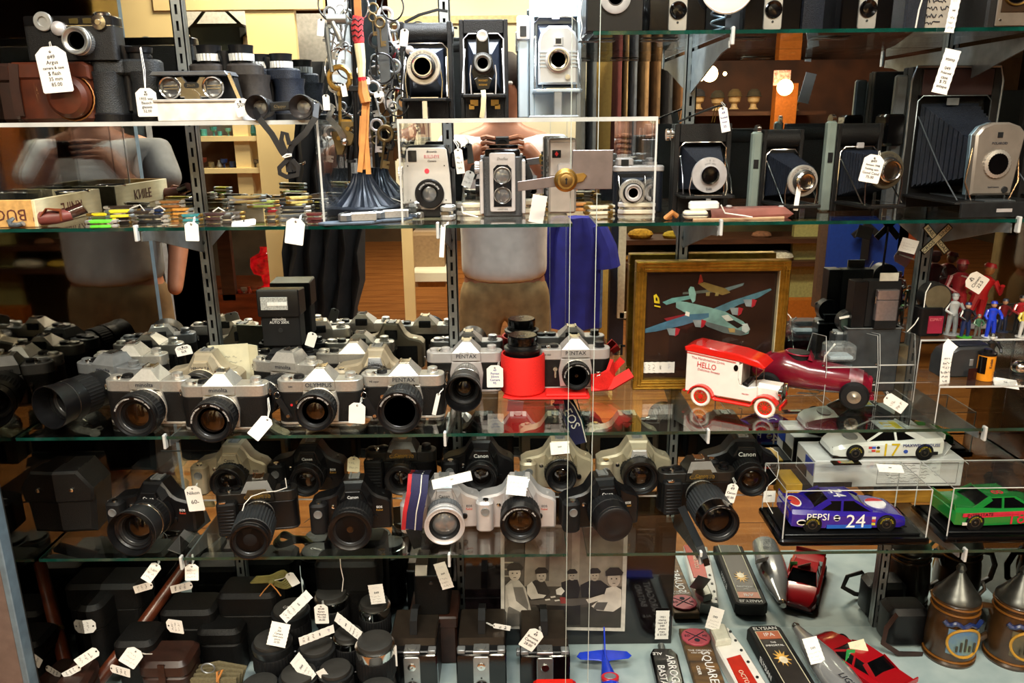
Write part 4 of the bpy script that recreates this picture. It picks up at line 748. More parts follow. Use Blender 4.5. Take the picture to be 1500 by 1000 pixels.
# tricolour strap
q = at(606, -.175, zE); k = mpp(q); o = thing('camera_strap', 'navy camera strap with a red edge and white piping, looped at the silver SLR', 'strap', q)
def S3(pts, off): return [onY(x + off, y, Y) - q for x, y, Y in pts]
pts = [(602, 775, -.205), (604, 750, -.215), (610, 720, -.215), (612, 695, -.20), (616, 689, -.16)]
part(o, 'navy_band', MB().strap(S3(pts, 4), .028, .002), NAVY); part(o, 'red_edge', MB().strap(S3(pts, -11), .007, .0028), M('red webbing', 'b0202a', .7)); part(o, 'white_piping', MB().tube([v + Vector((0, -.002, 0)) for v in S3(pts, 6)], .001, 6), STRING)
part(o, 'lower_loop', MB().strap(S3([(602, 775, -.205), (612, 800, -.18), (625, 790, -.16)], 2), .022, .002), BLKM)
# black strap hanging off the right camera
q = onY(1000, 745, -.15); o = thing('camera_strap', 'flat black strap hanging from the long zoom SLR over the shelf edge', 'strap', q)
part(o, 'webbing', MB().strap([onY(x, y, Y) - q for x, y, Y in ((998, 742, -.16), (1012, 772, -.20), (1026, 800, -.245), (1034, 824, -.262))], .013, .0016), BLKM); part(o, 'tip', MB().strap([onY(x, y, Y) - q for x, y, Y in ((1033, 818, -.262), (1036, 828, -.262))], .010, .002), BLK)
q = at(255, -.20, zE); o = thing('camera_strap', 'grey strap trailing across the shelf from the leftmost digital SLR', 'strap', q)
part(o, 'webbing', MB().strap([onY(x, y, Y) - q for x, y, Y in ((305, 755, -.12), (285, 770, -.15), (270, 790, -.19), (255, 808, -.235))], .022, .0016), M('grey webbing', '4a4a48', .7))
# dark leather case far left
q = at(100, -.13, zE); o = thing('leather_camera_case', 'black leather camera case with two bright snaps at the dark left end', 'camera case', q, 5)
part(o, 'case_body', MB().prism([(-.07, 0), (.065, 0), (.072, .08), (.05, .115), (-.05, .115), (-.075, .09)], -.04, .04, 'y', .008), LEATH); part(o, 'flap', MB().prism([(-.072, .06), (.069, .06), (.073, .085), (.05, .118), (-.05, .118), (-.077, .092)], -.044, .0, 'y', .004), LEATH)
for x in (-.03, .038): part(o, 'snap', MB().lathe([(-.044, .004), (-.047, .0035), (-.048, .001)], 14, 'y', (x, 0, .085)), CHROME)
# tags of shelf E
hang_tag('cream handwritten tag on the leftmost digital SLR', 285, 730, -.19, 24, 40, -5, (288, 708), -.17, lines=['Nikon', '60-'], mat=PAPER)
q = onY(350, 720, -.20); o = thing('white_twine', 'white cotton cord looped from the bronze plated SLR to its lens', 'cord', q)
part(o, 'cord', MB().tube([onY(x, y, Y) - q for x, y, Y in ((418, 700, -.185), (420, 714, -.19), (405, 719, -.20), (385, 721, -.21), (368, 727, -.22), (358, 738, -.235), (355, 748, -.24))], .0008, 6), STRING)
hang_tag('manila tag hanging in front of the gold lettered SLR', 518, 680, -.12, 18, 24, 6, (518, 668), -.10, rows=2, mat=CREAM)
label_tag('perforated label across the top of the champagne SLR', 820, 656, -.10, 28, 18, -5, seed=2, tilt=-30)
label_tag('curled white paper strip on the silver SLR beside the strap', 662, 703, -.20, 60, 14, -14, seed=4, rows=0, tilt=-25)
hang_tag('plain white paper slip taped over the hump of the silver SLR', 757, 711, -.192, 30, 28, 7, rows=3, ink=GREY, string=False, clip=False, tilt=-20, seed=9)
hang_tag('white tag hanging from the very long zoom SLR', 1071, 722, -.19, 16, 30, 12, (1073, 700), -.15, lines=['49', 'Canon', '45.00'])
q = onY(1135, 700, -.12); o = thing('white_twine', 'thin white cord trailing beside the right end of the camera row', 'cord', q)
part(o, 'cord', MB().tube([onY(x, y, Y) - q for x, y, Y in ((1128, 655, -.10), (1139, 662, -.11), (1141, 685, -.12), (1138, 700, -.13), (1124, 712, -.14), (1120, 730, -.15), (1132, 752, -.16))], .0008, 6), STRING)
q = onY(835, 610, -.020); o = thing('neck_strap', 'navy neck strap with white lettering looping up behind the champagne cameras', 'strap', q)
sp_ = [onY(x, y, -.020) - q for x, y in ((818, 584), (830, 598), (840, 618), (848, 650))]
part(o, 'webbing', MB().strap(sp_, .030, .0015), NAVY); t = text(o, 'EOS', .024, (.002, -.0015, -.004), WHT, rot=(0, R(62), 0)); part(o, 'white_edge', MB().strap([v + Vector((.014, -.001, .004)) for v in sp_], .002, .001), STRING)
# ================================================================ riser B, left part
BR = thing('leather_camera_case', 'reddish brown leather camera case with a round stitched lens bulge', 'camera case', at(98, -.145, zB), 0)
part(BR, 'case_body', MB().prism(rrect(.118, .055, .012, 4), 0, .082, 'z', .006), BROWN)
part(BR, 'lens_bulge', MB().lathe([(-.026, .031), (-.040, .030), (-.046, .024), (-.048, .0005)], 36, 'y', (.028, 0, .036)), BROWN)
part(BR, 'stitched_ring', MB().lathe([(-.0275, .0345), (-.029, .034), (-.0275, .0325)], 48, 'y', (.028, 0, .036), rib=.0005), TAN)
part(BR, 'flap', MB().prism([(-.060, .062), (.060, .062), (.060, .080), (.052, .086), (-.052, .086), (-.060, .080)], -.031, .030, 'y', .003), BROWN)
part(BR, 'side_strap', MB().strap([(-.052, -.030, .01), (-.052, -.031, .05), (-.048, -.031, .084)], .014, .003), DBROWN)
o = thing('leather_camera_case', 'nearly black brown leather case at the far left of the riser', 'camera case', at(14, -.10, zB))
part(o, 'case_body', MB().prism(rrect(.085, .06, .012, 4), 0, .084, 'z', .006), DBROWN); part(o, 'flap', MB().box(-.044, .044, -.034, .02, .06, .088, .004), DBROWN); part(o, 'strap', MB().strap([(.0, -.036, .0), (.0, -.037, .05), (0, -.034, .09)], .014, .003), DBROWN)
o = thing('rangefinder_camera', 'black and chrome brick shaped rangefinder camera lying on the brown leather case', 'camera', at(116, -.15, zB + .088))
part(o, 'body', MB().prism(rrect(.132, .036, .006, 3), 0, .048, 'z', .0008), LEATH); part(o, 'top_housing', MB().prism(rrect(.132, .036, .006, 3), .048, .062, 'z', .0015), M('black chrome', '1c1a1a', .25, .6)); part(o, 'chrome_line', MB().prism(rrect(.133, .037, .006, 3), .0475, .0487, 'z'), CHROME)
for x in (.010, .030): part(o, 'viewfinder_window', MB().box(x - .0065, x + .0065, -.0195, -.018, .0505, .058, .0005), M('amber window', '4a3f22', .1, .2))
part(o, 'shutter_speed_wheel', MB().lathe([(-.018, .0135), (-.021, .0135), (-.022, .0125), (-.022, .007), (-.0195, .0065)], 40, 'y', (-.034, 0, .054)), M('engraved chrome', 'b0b2b2', .35, .7)); part(o, 'cocking_knob', MB().lathe([(-.018, .010), (-.024, .010), (-.028, .006), (-.029, .0005)], 28, 'y', (-.012, 0, .044)), SILV)
part(o, 'rewind_wheel', MB().lathe([(-.018, .0105), (-.023, .0105), (-.0235, .004), (-.026, .004)], 40, 'y', (.048, 0, .052), rib=.0005), CHROME)
part(o, 'rewind_knob', MB().lathe([(0, .012), (.004, .0125), (.006, .010)], 30, 'z', (.044, 0, .062), rib=.0005), CHROME)
lens(o, .018, .026, -.018, [(.006, .020, 'mount_ring', ALU, .0006), (.008, .0205, 'focus_ring', ALU, .0005), (.005, .0195, 'barrel', ALU, 0)], .0125, LENSG, rmat=ALU, ring=None)
hang_tag('large white handwritten tag 49 on the brick shaped rangefinder', 79, 102, -.205, 45, 64, -4, (72, 62), -.175, lines=['#49', 'Argus', 'camera & case', '$ flash', '35 mm', '85.00'])
# binoculars
BM = M('pebbled grey black covering', '14171a', .55, 0, .15, 300, .8, bscale=700)
def binocular(label, px, Y, z, s=1.0, sep=.034, h=.105, rz=0, cover=BM, cups=BLK, ring=None, tilt=None):
    p = at(px, Y, z); o = thing('binoculars', label, 'binoculars', p, rz)
    for sd in (-1, 1):
        x = sd * sep
        b = part(o, 'barrel', MB().lathe([(0, .0275 * s), (.010 * s, .028 * s), (.011 * s, .0265 * s), (.052 * s, .023 * s), (.066 * s, .026 * s)], 30, 'z', (x, 0, 0)), cover)
        part(b, 'objective_ring', MB().lathe([(0, .028 * s), (.010 * s, .0285 * s), (.012 * s, .027 * s)], 30, 'z', (x, 0, 0)), cups)
        part(b, 'prism_housing', MB().prism([(x * .72 + u * s, v * s) for u, v in rrect(.052, .038, .014, 4)], .062 * s, .082 * s, 'z', .003 * s), cover)
        e = part(b, 'eyepiece', MB().lathe([(.082 * s, .014 * s), (.090 * s, .0145 * s), (.091 * s, .017 * s), (h * s - .006 * s, .0175 * s), (h * s, .0185 * s), (h * s, .013 * s)], 30, 'z', (x * .62, 0, 0)), cups)
        if ring: part(e, 'ribbed_ring', MB().lathe([(h * s - .022 * s, .0182 * s), (h * s - .012 * s, .0188 * s)], 44, 'z', (x * .62, 0, 0), rib=.0012 * s), ring)
    part(o, 'hinge', MB().lathe([(.015 * s, .007 * s), (.085 * s, .007 * s), (.095 * s, .010 * s), (.100 * s, .010 * s)], 20, 'z', (0, -.004, 0)), cups)
    part(o, 'bridge', MB().prism([(u * s, v * s) for u, v in rrect(.068, .012, .005, 3)], .084 * s, .088 * s, 'z', .0008), cups); return o
binocular('large black binoculars standing upright beside the brown leather case', 198, -.14, zB, 1.10, .030, .098, rz=4)
hang_tag('white handwritten tag tied with long string to the upright black binoculars', 215, 150, -.195, 30, 40, 0, (205, 70), -.16, lines=['49', '1935 war', 'Bausch', 'glasses', '52.00'])
WR = M('white chrome rib', 'd8dad8', .3, .4)
binocular('black binoculars with silver ribbed eyepiece rings, behind the boxed viewer', 340, -.095, zB, 1.05, .040, .108, ring=WR, cover=M('brown black covering', '241f1c', .5, 0, .2, 200, .5))
binocular('slate blue pebbled binoculars with tapered barrels, right of the ribbed ringed pair', 404, -.060, zB, .98, .030, .105, ring=WR, cover=LEATHB, rz=-14)
o = thing('white_box', 'white cardboard box lid under the chrome viewing glasses', 'box', at(306, -.165, zB)); part(o, 'tray', MB().box(-.064, .062, -.03, .03, 0, .027, .001), M('white card box', 'e9e7e0', .6)); part(o, 'rim', MB().box(-.067, .060, -.033, .033, .027, .031, .0008), M('grey white rim', 'b9b4ae', .4))
o = thing('opera_glasses', 'ornate chrome opera glasses with two round lenses in a dark box', 'opera glasses', at(293, -.165, zB + .031))
part(o, 'case_back', MB().prism([(-.058, 0), (.056, 0), (.050, .035), (-.060, .038)], .012, .03, 'y', .001), BLKM); part(o, 'case_lid', MB().prism([(-.064, .034), (.052, .034), (.048, .040), (-.058, .040)], -.02, .03, 'y', .001), M('pewter lid', '6c7076', .35, .6)); part(o, 'case_edge', MB().strap([(.052, -.016, .036), (.066, -.020, .0)], .005, .003), CHROME)
for x in (-.037, .027):
    part(o, 'lens_ring', MB().lathe([(-.012, .016), (-.016, .0165), (-.018, .015), (-.017, .0135), (-.008, .013)], 36, 'y', (x, 0, .017), cap0=False, cap1=False), CHROME); part(o, 'lens', MB().lathe([(-.009, .013), (-.0105, .007), (-.011, .0005)], 28, 'y', (x, 0, .017)), GREYG)
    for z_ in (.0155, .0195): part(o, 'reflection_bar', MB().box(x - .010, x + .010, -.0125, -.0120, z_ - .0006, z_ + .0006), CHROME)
part(o, 'bridge', MB().prism([(-.024, .003), (.014, .003), (.018, .012), (.016, .022), (.020, .032), (.008, .033), (.002, .025), (-.012, .025), (-.018, .033), (-.030, .032), (-.026, .022), (-.028, .012)], -.014, -.006, 'y', .0015), CHROME)
part(o, 'power_plate', MB().prism([(x - .005, y + .020) for x, y in rrect(.022, .008, .0035, 3)], -.0155, -.0135, 'y', .0004), GUN); text(o, '25x25', .005, (-.005, -.016, .020), CHROME); part(o, 'focus_wheel', MB().lathe([(-.010, .012), (-.016, .012)], 40, 'y', (-.005, 0, .002), rib=.0006), CHROME)
hang_tag('small handwritten tag curled between the boxed viewer and small field glasses', 355, 157, -.21, 22, 24, -15, lines=['50x'], rows=0, string=False)
# small field glasses with strap
q = at(417, -.205, zB + .018); o = thing('field_glasses', 'small black field glasses with a strap dangling below the riser', 'field glasses', q)
for sd, x in ((-1, -.033), (1, .030)):
    b = part(o, 'barrel', MB().lathe([(-.026, .0165), (-.024, .0175), (-.012, .0170), (.010, .0125), (.022, .0135)], 30, 'y', (x, 0, .0), cap0=False), BLK); part(b, 'cup_interior', MB().lathe([(-.026, .0165), (-.020, .0145), (-.008, .0100), (-.007, .0005)], 30, 'y', (x, 0, 0), cap0=False), M('dim metal cup', '4a4648', .3, .6)); part(b, 'lens', MB().lathe([(-.0085, .009), (-.0095, .004), (-.0098, .0005)], 20, 'y', (x, 0, 0)), GREYG)
    part(o, 'side_housing', MB().sphere((x + sd * .010, .008, -.002), .013, 16, (1, 1.3, 1)), BLKG)
part(o, 'bridge', MB().prism([(-.018, -.006), (.014, -.004), (.014, .009), (-.018, .007)], -.016, -.004, 'y', .0015), GUN); text(o, 'Clipper', .006, (-.002, -.0166, .001), CHROME)
st = lambda pts, w_, nm='strap': part(o, nm, MB().strap([onY(x, y, Y) - q for x, y, Y in pts], w_, .0018), M('black strap leather', '121317', .5))
st([(372, 160, -.215), (380, 174, -.235), (398, 196, -.238), (413, 222, -.238), (425, 236, -.238), (434, 250, -.236)], .0085); st([(464, 152, -.215), (462, 172, -.235), (448, 194, -.238), (428, 212, -.238), (421, 232, -.236), (424, 252, -.236)], .0085)
st([(420, 226, -.240), (412, 205, -.240), (414, 194, -.240), (420, 196, -.240), (424, 212, -.240)], .006, 'strap_loop'); st([(421, 234, -.240), (409, 246, -.240), (410, 254, -.240), (420, 259, -.240), (436, 256, -.240), (437, 244, -.240), (428, 234, -.240)], .0065, 'strap_loop')
part(o, 'twist_tie', MB().tube([onY(x, y, -.243) - q for x, y in ((414, 230), (420, 226), (427, 226), (427, 228), (416, 231))], .0011, 6), STRING); part(o, 'hook', MB().tube([onY(x, y, -.243) - q for x, y in ((438, 240), (444, 238), (447, 236), (447, 239), (443, 241))], .0006, 5), CHROME)
# ================================================================ riser B, middle: three folding cameras
folding('black folding camera with a big round chrome shutter on the acrylic riser', 630, -.10, zB, .080, .142, .028, .045, opz=(.21, .78), lz=.52, pr=.0255, lr=.017, plate=None, text2='T  B  1  2  5  10  25  50    KODAK  SUPERMATIC', name='folding_camera', bed=True, bedlen=.05)
o = bpy.data.objects['folding_camera']; f_ = -.028
part(o, 'carry_strap', MB().strap([(-.032, -.01, .143), (-.01, -.012, .153), (.018, -.012, .160), (.034, -.01, .158)], .009, .003, wd=(0, 1, 0)), BLKM); part(o, 'small_finder', MB().lathe([(-.062, .0062), (-.066, .0062), (-.067, .004)], 22, 'y', (-.020, 0, .098)), SILV); part(o, 'plate', MB().box(-.004, .004, -.0292, -.028, .001, .019, .0004), INK)
me = text(o, 'KODAK', .0045, (.0, -.0296, .010), SILV, rot=(0, R(-90), 0))
for x in (-.038, .038): part(o, 'side_knob', MB().lathe([(0, .008), (.004, .008), (.005, .006)], 24, 'x', (x if x > 0 else x - .005, -.014, .128), rib=.0004), GREY)
def vpk(o, ye, zc, pr):
    st = part(o, 'lens_standard', MB().prism([(-.010, zc + .008), (-.018, zc - .012), (-.012, zc - .026), (.012, zc - .026), (.018, zc - .012), (.010, zc + .008), (.009, zc + .045), (-.009, zc + .045)], ye - .003, ye, 'y', .001), BLKG)
    part(st, 'finder_lens', MB().lathe([(ye - .003, .008), (ye - .008, .008), (ye - .009, .006), (ye - .007, .0005)], 26, 'y', (0, 0, zc + .038)), M('bright milky glass', 'd5d8d6', .15))
    lens(o, 0, zc, ye - .003, [(.005, .0155, 'shutter_ring', GUN, 0), (.004, .0125, 'aperture_ring', GREY, .0005)], .008, GREYG, rmat=GREY); text(st, 'KODAK  25  50  B  T   16  11  8', .0022, (0, ye - .0085, zc), SILV, ring=.0126, name='engraved_ring')
    part(st, 'name_plate', MB().prism([(-.013, zc - .022), (-.008, zc - .036), (.008, zc - .036), (.013, zc - .022), (.008, zc - .019), (-.008, zc - .019)], ye - .0055, ye - .0035, 'y', .0005), M('gold edged black plate', '17130a', .3)); text(st, 'POCKET', .0036, (0, ye - .006, zc - .024), GOLDL); text(st, 'KODAK', .0036, (0, ye - .006, zc - .030), GOLDL)
    part(st, 'lever', MB().box(-.016, .016, ye - .008, ye - .004, zc - .046, zc - .043, .001).sphere((0, ye - .007, zc - .043), .004, 10), CHROME)
folding('black pocket folding camera with gold edged plate, centre of the riser', 711, -.10, zB, .074, .144, .028, .045, opz=(.24, .86), topround=False, lz=.54, pr=.018, plate=vpk, body=LEATH, trim=SILV, bedlen=.055)
o = bpy.data.objects['folding_camera.001']
part(o, 'cream_pull_strap', MB().strap([(0, -.084, .040), (.001, -.087, .030), (-.001, -.084, .012), (-.003, -.080, .001)], .007, .0012), IVORY)
for s in (-1, 1): part(o, 'clip_plate', MB().box(s * .016 - .006, s * .016 + .006, -.0295, -.028, .019, .028).box(s * .020 - .004, s * .020 + .004, -.0295, -.028, .014, .021), BRASS)
GB = M('pale grey blue enamel', 'aab8c2', .35, .2, .04, 30, coat=.3); GBF = M('light pewter plate', 'c0c4c8', .32, .35, .03)
def landp(o, ye, zc, pr):
    st = part(o, 'front_plate', MB().prism([(-.029, zc - .034), (.029, zc - .034), (.029, zc + .026), (.025, zc + .038), (.014, zc + .047), (-.014, zc + .047), (-.025, zc + .038), (-.029, zc + .026)], ye - .010, ye, 'y', .003), GBF)
    for i in range(5):
        for s in (-1, 1): part(st, 'rib', MB().box(s * .022 - .006, s * .022 + .006, ye - .0112, ye - .0095, zc - .010 + i * .005, zc - .0085 + i * .005), GB)
    part(st, 'finder', MB().box(-.0065, .0065, ye - .015, ye - .009, zc + .019, zc + .032, .001), GBF); part(st, 'finder_window', MB().box(-.004, .004, ye - .0156, ye - .0148, zc + .022, zc + .029), GUN)
    lens(o, 0, zc, ye - .010, [(.004, .0185, 'shutter_ring', SILV, 0), (.004, .016, 'aperture_ring', CHROME, .0006)], .0105, M('blue black glass', '14182e', .05, 0, .2, coat=1), rmat=CHROME); part(st, 'knob', MB().lathe([(ye - .010, .004), (ye - .014, .0038)], 16, 'y', (.014, 0, zc - .024)), CHROME)
folding('pale grey blue instant folding camera with a rounded light metal front', 812, -.085, zB, .080, .185, .026, .060, opz=(.22, .80), topround=False, lz=.44, pr=.022, plate=landp, body=GB, trim=CHROME, bedlen=.075, bell=M('bluish bellows', '2a3448', .6))
o = bpy.data.objects['folding_camera.002']; part(o, 'side_door', MB().box(-.058, -.042, -.03, -.022, .0, .15, .002), GB); part(o, 'rangefinder_housing', MB().box(-.060, -.040, -.034, -.010, .115, .15, .002), SILV); part(o, 'window', MB().box(-.055, -.045, -.0348, -.034, .120, .135), GUN); part(o, 'latch', MB().box(-.006, .006, -.030, -.026, .144, .153, .001), SILV); part(o, 'bed_support', MB().box(-.006, .006, -.10, -.098, .0, .038, .001), GREY); part(o, 'base_plate', MB().box(-.042, .03, -.11, -.03, 0, .003, .001), GB)
q = onY(850, 40, -.17); o = thing('white_twine', 'white cord hanging from the grey blue instant camera', 'cord', q); part(o, 'cord', MB().tube([onY(x, y, -.17) - q for x, y in ((853, 0), (850, 20), (853, 40), (850, 55), (856, 68))], .0007, 6), STRING)
# ================================================================ shelf A
box_camera('box camera with a pale ring around its lens, at the left of the top shelf', 893, -.18, zA, .078, .105, .10, lightring=True, body=BLK)
for px_, lab in ((980, 'upright box camera with a grey face plate beside the gilt rope cord'), (1112, 'upright box camera with a grey face plate beneath the round white reflection disc'), (1243, 'upright box camera with a narrow grey face plate, third of its row')):
    box_camera(lab, px_, -.18, zA, .078 if px_ < 1200 else .07, .112, .10, fw=.030)
    # name label on the underside seen through the glass
q = at(930, -.20, zA); o = thing('gilt_rope', 'twisted gold and cream cord standing between two box cameras', 'cord', q); mb = MB()
for k in range(3): mb.tube([(.002 * math.cos(a * .6 + k * 2.1), .002 * math.sin(a * .6 + k * 2.1), .004 * a * .5 + .004) for a in range(0, 46)], .0016, 6)
part(o, 'cord', mb, M('gilt rope', 'b39a5a', .5, .2)); part(o, 'foot', MB().box(-.006, .006, -.005, .005, 0, .006, .001), IVORY)
def facebox(label, px, Y, face, acc): 
    p = at(px, Y, zA); o = thing('box_camera', label, 'camera', p); part(o, 'body', MB().box(-.036, .036, -.04, .05, 0, .12, .003), LEATH); part(o, 'face_plate', MB().box(-.024, .024, -.043, -.040, .004, .112, .001), face); part(o, 'dark_panel', MB().box(-.019, .019, -.0442, -.043, .022, .1, .0005), acc); part(o, 'lens_ring', MB().lathe([(-.044, .020), (-.047, .0195), (-.046, .0175), (-.043, .0175)], 36, 'y', (0, 0, .050), cap0=False, cap1=False), BRASS); part(o, 'lens', MB().lathe([(-.0445, .016), (-.0455, .008), (-.046, .0005)], 28, 'y', (0, 0, .050)), BLKG)
    for s in (-1, 1): part(o, 'screw', MB().lathe([(-.043, .002), (-.0442, .0015)], 10, 'y', (s * .018, 0, .012)), CHROME)
    return o
facebox('box camera with a brass rimmed lens on a pale face plate', 1455, -.18, M('pale face metal', '8f8478', .3, .7), M('warm black panel', '2a1a0a', .3))
facebox('box camera with brass lens ring at the right edge of the top shelf', 1540, -.18, M('pale face metal'), M('warm black panel'))
q = at(1362, -.17, zA); o = thing('instruction_sheet', 'grey printed instruction sheet leaning between box cameras on the top shelf', 'paper', q); part(o, 'sheet', MB().box(-.028, .030, 0, .001, 0, .12), M('grey paper', '9a948a', .8)); scribble(o, .05, .11, 11, INK, y=-.0006, z0=.065)
part(o, 'backing_case', MB().box(-.034, .034, .003, .05, 0, .12, .002), LEATH)
q = at(1330, -.15, zA); o = thing('leather_camera_case', 'dark leather case behind the curled cord on the top shelf', 'camera case', q); part(o, 'case_body', MB().box(-.022, .010, -.03, .05, 0, .12, .003), LEATHB); part(o, 'flap', MB().box(-.023, .011, -.033, .0, .06, .124, .002), LEATH); part(o, 'cord', MB().tube([(-.006, -.04, .12), (-.004, -.045, .06), (-.010, -.045, .03), (-.012, -.045, .002)], .0012, 6), STRING)
q = at(1180, -.14, zA); o = thing('leather_camera_case', 'plain black case between two upright box cameras on the top shelf', 'camera case', q); part(o, 'case_body', MB().box(-.02, .02, -.03, .06, 0, .12, .003), LEATHB); part(o, 'flap', MB().box(-.021, .021, -.033, 0, .05, .124, .002), LEATH)
q = at(1050, -.13, zA); o = thing('spiral_binding', 'blue grey ridged metal spiral between two box cameras', 'spiral', q); mb = MB(); mb.tube([(.010 * math.cos(a), .010 * math.sin(a), .0022 * a + .002) for a in [k * .4 for k in range(130)]], .0016, 5); part(o, 'coil', mb, M('blue grey trim'))
for px_, w_ in ((976, 50), (1110, 50), (1240, 50), (880, 40)):
    a = at(px_, -.235, zA); o = thing('shelf_label', 'printed maker plate under the top glass shelf at the %s' % {976: 'first face plated box camera', 1110: 'second face plated box camera', 1240: 'third face plated box camera', 880: 'ring lens box camera'}[px_], 'label', (a.x, -.18, zA - .0066))
    part(o, 'plate', MB().box(-.026, .026, -.012, .012, -.0006, 0), M('pewter plate', '5c6260', .4, .4)); t = text(o, 'BROWNIE', .006, (0, 0, -.0010), SILV, rot=(R(-90), 0, 0)); part(o, 'emblem', MB().lathe([(-.0011, .0028), (-.0006, .0028)], 14, 'z', (0, .006, 0)), M('red emblem', '9a2f28', .5))
q = onY(1065, -22, -.245); o = thing('reflection_disc', 'round white disc added for a lamp reflection at the very top edge of the picture', 'plate', q); part(o, 'dish', MB().lathe([(0, .036), (-.004, .036), (-.006, .030), (-.005, .001)], 48, 'y'), WHITE); part(o, 'rim', MB().lathe([(-.0035, .0375), (-.005, .036), (-.0035, .035)], 48, 'y', cap0=False, cap1=False), PAPER)  # added disc, stands in for a lamp reflected in the glass
p_ = label_tag('long perforated price label reading 75 hanging over the top shelf edge', 1386, 105, -.262, 24, 62, 12, seed=11, lines=['stamp', '', '049', 'Polaroid', 'case', '$ 75', 'antique'])
label_tag('narrow perforated label standing against the glass on the top shelf', 1396, 20, -.262, 14, 52, 5, seed=12, rows=0)
# ================================================================ shelf C, right part: cameras
def dak(o, ye, zc, pr):
    st = part(o, 'lens_standard', MB().lathe([(ye, pr), (ye - .003, pr), (ye - .004, pr * .98), (ye - .005, pr * .52), (ye - .009, pr * .52), (ye - .0095, pr * .46)], 44, 'y', (0, 0, zc), cap1=False), M('flat grey alloy', 'aaa9ac', .42, .3)); part(st, 'lens', MB().lathe([(ye - .0092, pr * .47), (ye - .0055, pr * .36), (ye - .0065, .0005)], 32, 'y', (0, 0, zc), cap0=False), BLKG); part(st, 'black_bezel', MB().lathe([(ye - .0085, pr * .52), (ye - .0102, pr * .50), (ye - .0098, pr * .40)], 36, 'y', (0, 0, zc), cap0=False, cap1=False), BLKG)
    text(st, 'DAK', .0045, (0, ye - .0055, zc - pr * .78), INK, name='lettering'); text(st, 'KODET LENS', .0030, (0, ye - .0055, zc), GREY, ring=pr * .66, name='engraved_ring'); text(st, 'I   B   T', .0036, (0, ye - .0055, zc), GREY, ring=pr * .82, name='engraved_ring')
folding('black folding camera with a flat grey disc front marked DAK', 1018, -.115, zC, .088, .138, .030, .050, opz=(.24, .80), topround=False, lz=.46, pr=.0265, plate=dak, bedlen=.058, bell=LEATHB)
o = bpy.data.objects['folding_camera.003']; part(o, 'carry_handle', MB().strap([(-.036, -.01, .141), (-.01, -.012, .152), (.020, -.012, .163), (.036, -.01, .166)], .010, .0026, wd=(0, 1, 0)), BLKM)
for x in (.016, .020, .032): part(o, 'handle_wire', MB().tube([(x, -.012, .140), (x + .004, -.012, .163)], .0007, 5), BRASS)
GG = M('grey green enamel', '7c8a84', .4, .25, .06, 30, coat=.2)
def sidecase(o, w_, h_, wd=.016):
    part(o, 'side_door', MB().box(-w_ / 2 - wd - .003, -w_ / 2 - .003, -.03, -.016, 0, h_, .003), GG); part(o, 'finder_window', MB().box(-w_ / 2 - wd, -w_ / 2 - .008, -.031, -.030, h_ * .55, h_ * .66), BLKM)
    part(o, 'knob', MB().lathe([(-.006, .0085), (0, .0085)], 30, 'x', (-w_ / 2 - .006, -.02, h_ + .002), rib=.0006), CHROME)
for s in (-.048, -.055): part(o, 'film_knob', MB().lathe([(0, .009), (.004, .009), (.005, .007)], 30, 'x', (s, -.015, .122), rib=.0005), CHROME)
folding('black folding camera with pleated blue black bellows, second on the right shelf', 1130, -.095, zC, .066, .128, .026, .075, opz=(.14, .76), lz=.42, pr=.0235, lr=.011, bell=LEATHB, rz=6, pm=SATIN); sidecase(bpy.data.objects['folding_camera.004'], .066, .125)
folding('black folding camera with a large shutter and hanging tag, third on the right shelf', 1236, -.095, zC, .078, .136, .026, .075, opz=(.12, .74), lz=.50, pr=.028, lr=.016, bell=LEATHB, rz=9, pm=M('dull brass grey', '6d6858', .35, .7)); sidecase(bpy.data.objects['folding_camera.005'], .078, .14)
part(bpy.data.objects['folding_camera.005'], 'latch', MB().box(-.006, .006, -.030, -.026, .098, .107, .001), SILV)
def land(o, ye, zc, pr):
    P_ = [(-.034, zc - .050), (.030, zc - .050), (.040, zc + .040), (.030, zc + .050), (.012, zc + .056), (-.012, zc + .056), (-.028, zc + .050), (-.037, zc + .038)]
    st = part(o, 'front_plate', MB().prism(P_, ye - .016, ye, 'y', .003), M('sand metal plate', '8d857c', .34, .5, .05)); part(st, 'blue_rim', MB().prism([(x * 1.02, y) for x, y in P_], ye - .004, ye + .004, 'y', .001), M('blue grey trim'))
    part(st, 'lens_ring', MB().lathe([(ye - .016, .021), (ye - .019, .021), (ye - .020, .016)], 50, 'y', (0, 0, zc - .004), rib=.0008, cap1=False), SATIN); part(st, 'lens', MB().lathe([(ye - .0195, .016), (ye - .017, .010), (ye - .018, .0005)], 36, 'y', (0, 0, zc - .004)), BLKG)
    part(st, 'window', MB().box(-.005, .003, ye - .0168, ye - .0158, zc + .034, zc + .042), GUN); text(st, 'POLAROID', .005, (0, ye - .0166, zc + .026), INK); text(st, 'Land Camera', .0032, (0, ye - .0166, zc - .038), INK); part(st, 'screw_dial', MB().lathe([(ye - .016, .005), (ye - .018, .0045)], 20, 'y', (.018, 0, zc - .042)), GUN)
    for s in (-1, 1): part(o, 'wire_arm', MB().tube([(s * .036, ye - .008, zc + .02), (s * .042, ye - .010, zc - .03), (s * .026, ye - .012, zc - .066), (s * .022, ye - .012, .032)], .0016, 6), CHROME)
folding('big black instant camera with a domed sand coloured front on an opened bed', 1362, -.045, zC, .150, .222, .030, .110, opz=(.10, .80), topround=False, lz=.36, pr=.030, plate=land, bedlen=.150, bw=.10, bell=LEATHB, trim=M('dim chrome', '7c848a', .3, .8), rz=4)
